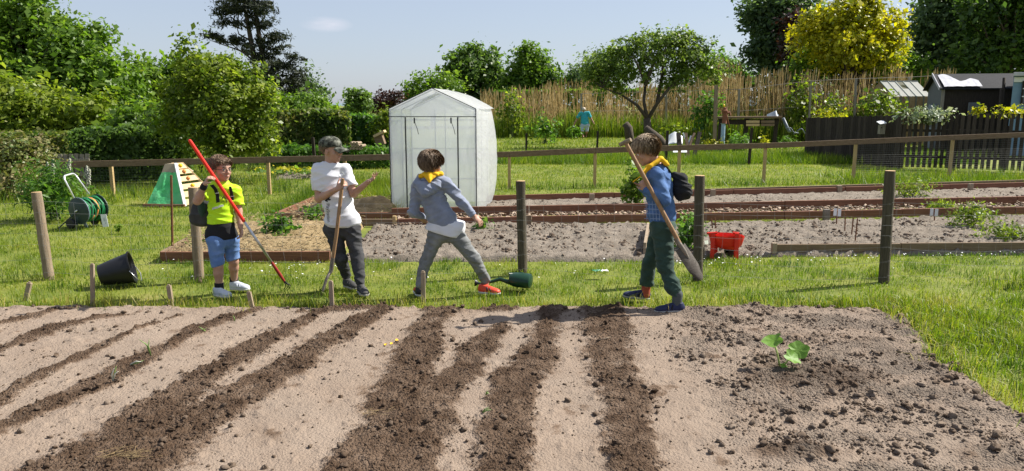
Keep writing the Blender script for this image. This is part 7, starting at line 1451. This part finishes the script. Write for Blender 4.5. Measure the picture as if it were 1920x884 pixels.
# ---------------------------------------------------------------- boy in the hoodie, back to the camera
Y0 = 6.62
J = lambda px, py, dy=0.0: P(px, py, Y0 + dy)
gA, gB = G(788, 558), G(908, 551)
t = thing('person', 'boy in a grey blue hoodie seen from behind with legs apart', 'person', np.array([(gA[0] + gB[0]) / 2, gA[1], 0]))
tf = nrm([.30, .94, -.1]); h3 = Head(J(808, 308, .0), (.72, .66, -.22), (.12, 0, 1), 1.0)
shL, shR = J(783, 352, .02), J(836, 343, -.02); elL, wrL = J(775, 396, .0), J(797, 414, .14); elR, wrR = J(868, 381, -.03), J(888, 405, -.05)
hipL, hipR = J(818, 444, .0), J(852, 438, .0); knL, knR = J(797, 494, -.02), J(889, 485, .0); anL, anR = gA + np.array([.0, .05, .09]), gB + np.array([.01, .04, .10])
b = SDF(.0069); h3.build(b); b.cap(h3.p(0, -.02, -.05), J(808, 340), .040, .044, .02); b.cap(J(810, 352), J(834, 434), .086, .085, .03, (tf, .7)); b.cap(shL, shR, .042, k=.03)
b.chain([shL, elL, wrL], [.040, .034, .024], .015); b.chain([shR, elR, wrR], [.040, .034, .024], .015)
b.chain([hipL, knL, anL, anL - [0, 0, .05]], [.052, .034, .030, .030], .02); b.chain([hipR, knR, anR, anR - [0, 0, .06]], [.052, .034, .030, .030], .02)
hand(b, wrR, J(902, 418, -.05) - wrR, [-.4, .6, -.5], [.4, .6, .3], (.35, .4, .3), .95, .14); hand(b, wrL, [.6, .3, -.1], [0, -.5, .5], [0, .3, 1], (.8, .9, .6), .9)
V, F = b.mesh(); bd = npart('body', V, F, SKIN, t); h3.face(bd)
hair(h3, t, 'hair_brown', .016, (.070, .055, -.080, -.075), 12, 2600, .045, .8, flow=(.2, .35, -1))
b = SDF(.006); b.cap(J(808, 362), J(822, 398), .110, .114, .03, (tf, .76)); b.cap(J(822, 398), J(831, 413), .114, .124, .03, (tf, .76)); b.cap(shL + (shR - shL) * .05, shR - (shR - shL) * .05, .056, k=.05)
b.cap(J(800, 340), J(822, 338), .052, k=.04)
b.chain([shL, elL, wrL], [.054, .046, .035], .03); b.cap(shR, elR, .055, .043, .03); b.cap(elR, wrR, .043, .031, .03, op='f'); b.cut(J(831, 422), (-.22, 0, -1));
b.wrinkle(.0065, 14, (.7, 0, 1), 11); b.wrinkle(.004, 30, (-.5, 0, 1), 15); hd = cloth('hoodie', b, 'hoodie', t)
b = SDF(.006); b.ell(J(801, 352, -.085), np.stack([[1, 0, -.25], [0, 1, 0], [.25, 0, 1]]), (.088, .040, .062), .03); b.cap(J(783, 345, -.04), J(797, 361, -.11), .036, .034, .03); b.cap(J(797, 361, -.11), J(820, 348, -.08), .036, .034, .03); b.cap(J(820, 348, -.08), J(829, 335, -.02), .034, .028, .03); b.cap(J(783, 345, -.04), J(787, 333, .02), .036, .03, .03)
b.wrinkle(.005, 22, (.6, 0, 1), 4); cloth('hood', b, 'hoodie', hd)
b = SDF(.005); b.cap(J(790, 331, -.03), J(806, 328, -.075), .017, .020, .02); b.cap(J(806, 328, -.075), J(826, 327, -.02), .020, .016, .02); b.cap(J(795, 327, -.07), J(806, 341, -.13), .018, .006, .02); b.cap(J(818, 327, -.06), J(806, 341, -.13), .018, .006, .02); b.cap(J(805, 329, -.095), J(806, 337, -.125), .014, .008, .02); b.cap(J(789, 331, -.03), J(800, 329, .07), .024, k=.02); b.cap(J(826, 327, -.02), J(814, 327, .07), .022, k=.02); b.wrinkle(.004, 30, (.5, 0, 1), 4); cloth('neckerchief', b, 'yellow_cloth', t)
b = SDF(.006); b.cap(J(830, 415), J(837, 434), .122, .136, .03, (tf, .76)); b.cap(J(819, 431), J(853, 423), .100, k=.03, sq=(tf, .86)); b.cut(J(836, 439), (-.26, 0, -1)); b.cut(J(828, 408), (.2, 0, 1)); b.wrinkle(.006, 13, (.3, 0, 1), 5); cloth('t_shirt', b, 'white_cloth', t)
b = SDF(.0068); b.cap(J(820, 441), J(852, 434), .086, k=.03, sq=(tf, .85)); b.chain([hipL, knL, anL + [0, 0, .02]], [.076, .051, .044], .025); b.chain([hipR, knR, anR + [0, 0, .02]], [.078, .054, .044], .025); b.cut(J(835, 424), (0, 0, 1)); b.cut(gA + [0, 0, .055], (0, 0, -1)); b.wrinkle(.0045, 24, (.6, .2, 1), 13); b.wrinkle(.003, 44, (-.5, 0, 1), 3); cloth('trousers', b, 'grey_denim', t)
shoe(t, gA + [-.005, .02, 0], (-.25, .97, 0), .21, ('black_plastic', 'sole_white', 'shoe_red')); shoe(t, gB + [-.05, .03, 0], (.93, -.35, 0), .21, ('shoe_red', 'sole_white', 'black_plastic'))

# ---------------------------------------------------------------- boy with the spade, walking left
Y0 = 6.22
J = lambda px, py, dy=0.0: P(px, py, Y0 + dy)
gN, gF = G(1281, 588), G(1214, 566)
t = thing('person', 'boy in a blue shirt and green trousers walking left with a spade on his shoulder', 'person', np.array([(gN[0] + gF[0]) / 2, (gN[1] + gF[1]) / 2, 0]))
tf = nrm([-1, -.05, 0]); sd = np.array([0, 1.0, 0]); h4 = Head(J(1211, 283, .0), (-.90, -.10, -.42), (-.42, 0, .90), 1.03)
shN, shF = J(1231, 328, -.12), J(1232, 325, .12); elN, wrN = J(1246, 375, -.16), J(1212, 357, -.17); elF, wrF = J(1228, 372, .16), J(1204, 352, .06)
hpN, hpF = J(1242, 432, -.075), J(1238, 432, .075); knN, knF = J(1247, 500, -.10), J(1219, 492, .12); anN, anF = gN + np.array([-.045, .05, .10]), gF + np.array([-.01, .05, .10])
b = SDF(.0069); h4.build(b); b.cap(h4.p(0, -.03, -.05), J(1233, 314), .040, .046, .02); b.cap(J(1236, 328), J(1243, 420), .086, .085, .03, (tf, .72)); b.cap(shN, shF, .044, k=.03)
b.chain([shN, elN, wrN], [.042, .036, .024], .015); b.chain([shF, elF, wrF], [.042, .036, .024], .015); b.chain([hpN, knN, anN, anN - [0, 0, .06]], [.055, .036, .030, .030], .02); b.chain([hpF, knF, anF, anF - [0, 0, .06]], [.055, .036, .030, .030], .02)
hand(b, wrN, J(1203, 342, -.15) - wrN, [.3, .7, .2], [-.6, -.2, .4], (.9, 1.1, .9), .95); hand(b, wrF, J(1206, 340, .0) - wrF, [-.2, -.8, .1], [-.6, .2, .4], (.9, 1.1, .9), .95)
V, F = b.mesh(); bd = npart('body', V, F, SKIN, t); h4.face(bd)
hair(h4, t, 'hair_blond', .017, (.088, .066, -.078, -.050), 22, 2800, .045, .9, flow=(0, .5, -1))
b = SDF(.006); b.cap(J(1235, 338), J(1241, 408), .108, .116, .03, (sd, 1.15)); b.cap(shN * .92 + shF * .08, shF * .92 + shN * .08, .056, k=.05); b.cap(J(1230, 322), J(1238, 320), .058, k=.04)
b.chain([shN, elN, wrN + (elN - wrN) * .05], [.056, .050, .034], .03); b.chain([shF, elF, wrF + (elF - wrF) * .05], [.056, .050, .034], .03); b.cut(J(1241, 418), (.03, 0, -1)); b.wrinkle(.0055, 15, (-.6, 0, 1), 21); b.wrinkle(.0035, 32, (.7, 0, 1), 8); sh = cloth('shirt', b, 'blue_shirt', t)
# pale checks on the shirt front below the arm
mk('check', [(0.20, 0.28, 0.48), (0.30, 0.38, 0.58)], 30, 0.9)
for q in range(5): ribbon(drape(pl([(1211 + q * 6, 377), (1213 + q * 6, 414)], 9), sh, .003), .005, (1, 0, 0), .001).part('check_stripe', MATS['check'], sh)
for q in range(4): ribbon(drape(pl([(1208, 383 + q * 9), (1238, 384 + q * 9)], 9), sh, .003), .005, (0, 0, 1), .001).part('check_stripe', MATS['check'], sh)
b = SDF(.005); b.cap(J(1238, 300, .05), J(1248, 306, -.03), .020, .020, .03); b.cap(J(1237, 296, -.04), J(1254, 310, -.08), .015, .006, .02); b.cap(J(1245, 303, -.055), J(1250, 309, -.08), .016, .008, .02); b.cap(J(1237, 299, -.05), J(1219, 313, -.095), .021, .019, .02); b.cap(J(1219, 313, -.095), J(1208, 326, -.09), .018, .013, .02); b.cap(J(1208, 326, -.09), J(1187, 341, -.06), .013, .004, .02); b.cap(J(1238, 298, .06), J(1216, 315, .09), .026, .024, .025); b.cap(J(1216, 315, .09), J(1205, 327, .02), .024, .02, .02); b.wrinkle(.004, 26, (-.6, 0, .8), 4); cloth('neckerchief', b, 'yellow_cloth', t)
b = SDF(.0068); b.cap(J(1243, 425, -.05), J(1243, 425, .05), .106, k=.03); b.chain([hpN, knN, anN + [0, 0, .05]], [.092, .066, .044], .025); b.chain([hpF, knF, anF + [0, 0, .045]], [.088, .062, .050], .025); b.cap(knN + (anN - knN) * .55 + [.0, 0, 0], knN + (anN - knN) * .6, .059, k=.03); b.cap(knF + (anF - knF) * .6, knF + (anF - knF) * .7, .058, k=.03); b.cut(J(1240, 412), (0, 0, 1)); b.cut(gN + [0, 0, .135], (0, 0, -1)); b.wrinkle(.006, 15, (-.6, .2, 1), 31); b.wrinkle(.004, 30, (.5, 0, 1), 5); cloth('trousers', b, 'green_cloth', t)
b = SDF(.006); b.cap(anN + [.003, 0, .05], anN - [0, 0, .05], .044, .040, .01); cloth('sock', b, 'sock_grey', t); b = SDF(.006); b.cap(anF + [.003, 0, .03], anF - [0, 0, .05], .040, .038, .01); cloth('sock', b, 'sock_orange', t)
shoe(t, gN + [.015, .05, 0], (-.98, -.10, 0), .25, ('shoe_navy', 'sole_grey', 'sock_black')); shoe(t, gF + [.025, .06, .0], (-.98, -.05, .12), .24, ('shoe_navy', 'sole_grey', 'sock_black'), up=(.12, 0, 1))
# spade
S0, S1, S2 = P(1173, 268, 6.02), P(1279, 466, 6.02), P(1318, 526, 6.02)
sp = thing('spade', 'old spade with a pale wooden shaft carried blade down by the boy in blue', 'garden tool', S2 * [1, 1, 0]); d = nrm(S1 - S0); sx = np.array([d[2], 0, -d[0]])
m = MB(); m.tube([S0 + (S1 - S0) * s for s in (0, .5, .9, 1.06)], [.0165, .0175, .0185, .015], 12); m.part('shaft', MATS['tool_wood'], sp, 'auto')
m = MB(); m.tube([S0 - d * .004 + sx * -.045 + [0, -.03, 0], S0 + [0, 0, .004], S0 - d * .004 + sx * .045 + [0, .03, 0]], [.017, .019, .017], 10); m.part('grip', MATS['post_wood'], sp, 'auto')
nn = nrm(np.cross(d, sx) * .80 + sx * .6); ww = nrm(np.cross(nn, d)); bl = nrm(S2 - S1); LB = np.linalg.norm(S2 - S1); m = MB()
def blade(u, v, o=0.0):
    w = (u - .5) * 2; wd = (.064 + .004 * math.sin(v * 3)) * (1 - .35 * max(0, v - .8) / .2 * abs(w)); L = LB * (1.0 - .14 * w * w * (v > .5)) if v > .5 else LB
    return S1 - bl * .015 + bl * (v * L) + ww * w * wd + nn * (.014 * w * w + o)
m.sheet(lambda u, v: blade(u, v), 10, 12); m.sheet(lambda u, v: blade(1 - u, v, -.003), 10, 12); m.part('blade', MATS['blade_steel'], sp, True)
m = MB(); m.tube([S1 - bl * .10, S1 + bl * .03, S1 + bl * .10], [.0205, .021, .008], 12); m.part('socket', MATS['old_steel'], sp, 'auto')
# shoulder bag
sb = thing('shoulder_bag', 'small black drawstring bag on the back of the boy in blue', 'bag', J(1277, 375, .0))
b = SDF(.006); b.ell(J(1277, 352, -.02), np.eye(3), (.068, .085, .105), .03); b.ell(J(1283, 358, -.02), np.eye(3), (.062, .085, .075), .03); b.cap(J(1266, 330, -.02), J(1274, 336, -.02), .03, .05, .03); b.wrinkle(.009, 20, (.4, 0, 1), 3); cloth('bag', b, 'black_cloth', sb)
ribbon(drape(pl([(1243, 304), (1250, 314), (1258, 325), (1264, 334)], 5), sh, .008), .016, (1, 0, .5)).part('strap', MATS['black_cloth'], sb)

# ---------------------------------------------------------------- woman far behind
Y0 = 40.0
J = lambda px, py, dy=0.0: P(px, py, Y0 + dy)
t = thing('person', 'woman in a turquoise top walking on the grass far behind', 'person', at(1096, Y0) + [0, 0, .02])
hw = Head(J(1094.5, 206.5, -.08), (-.1, -.8, -.5), (0, -.3, 1), 1.05); V0 = .016
gl, gr = np.array([J(1093, 260)[0], Y0 - .1, .05]), np.array([J(1099.5, 258)[0], Y0 + .15, .06])
b = SDF(.014); hw.build(b); b.cap(J(1095, 212), J(1096, 218), .05, .06, .02); b.cap(J(1096, 220), J(1096, 236), .15, .16, .05, (np.array([0, 1., 0]), .7)); s1, s2 = J(1088, 213), J(1103, 212)
b.chain([s1, J(1082, 223, .02), J(1077, 232, -.05), J(1076, 240, -.08)], [.055, .048, .036, .028], .02); b.chain([s2, J(1108, 222), J(1112, 229, -.05), J(1114, 233, -.08)], [.055, .048, .036, .028], .02)
b.chain([J(1091.5, 238), J(1092, 248, -.1), gl + [0, 0, .07]], [.10, .065, .045], .03); b.chain([J(1100, 238), J(1100, 248, .02), gr + [0, 0, .07]], [.10, .065, .045], .03); b.cap(gl + [0, 0, .03], gl + [0, -.16, .0], .04, .035, .02); b.cap(gr + [0, 0, .03], gr + [0, -.16, 0], .04, .035, .02)
V, F = b.mesh(); npart('body', V, F, MATS['skin_old'], t)
b = SDF(.012); b.ell(hw.p(0, -.01, .04), hw.R, (.10, .12, .10), .02); b.cut(hw.p(0, .08, .03), hw.f * .6 - hw.u * .8); V, F = b.mesh(); npart('hair', V, F, MATS['hair_grey'], t, {'v': np.full(len(V), .6)})
b = SDF(.014); b.cap(J(1096, 219), J(1096.5, 232), .185, .225, .05, (np.array([0, 1., 0]), .7)); b.cap(s1, s2, .075, k=.05); b.cap(s1, J(1083.5, 220), .08, .085, .03); b.cap(s2, J(1106.5, 219), .08, .085, .03); b.cut(J(1096, 236), (0, 0, -1)); b.wrinkle(.008, 8, (0, 0, 1), 4); cloth('top', b, 'pale_teal', t)
b = SDF(.014); b.cap(J(1093, 235), J(1100, 235), .15, k=.04); b.chain([J(1091.5, 237), J(1092, 245.5, -.07)], [.125, .095], .03); b.chain([J(1100, 237), J(1100, 245, .02)], [.125, .095], .03); cloth('shorts', b, 'pale_denim', t)
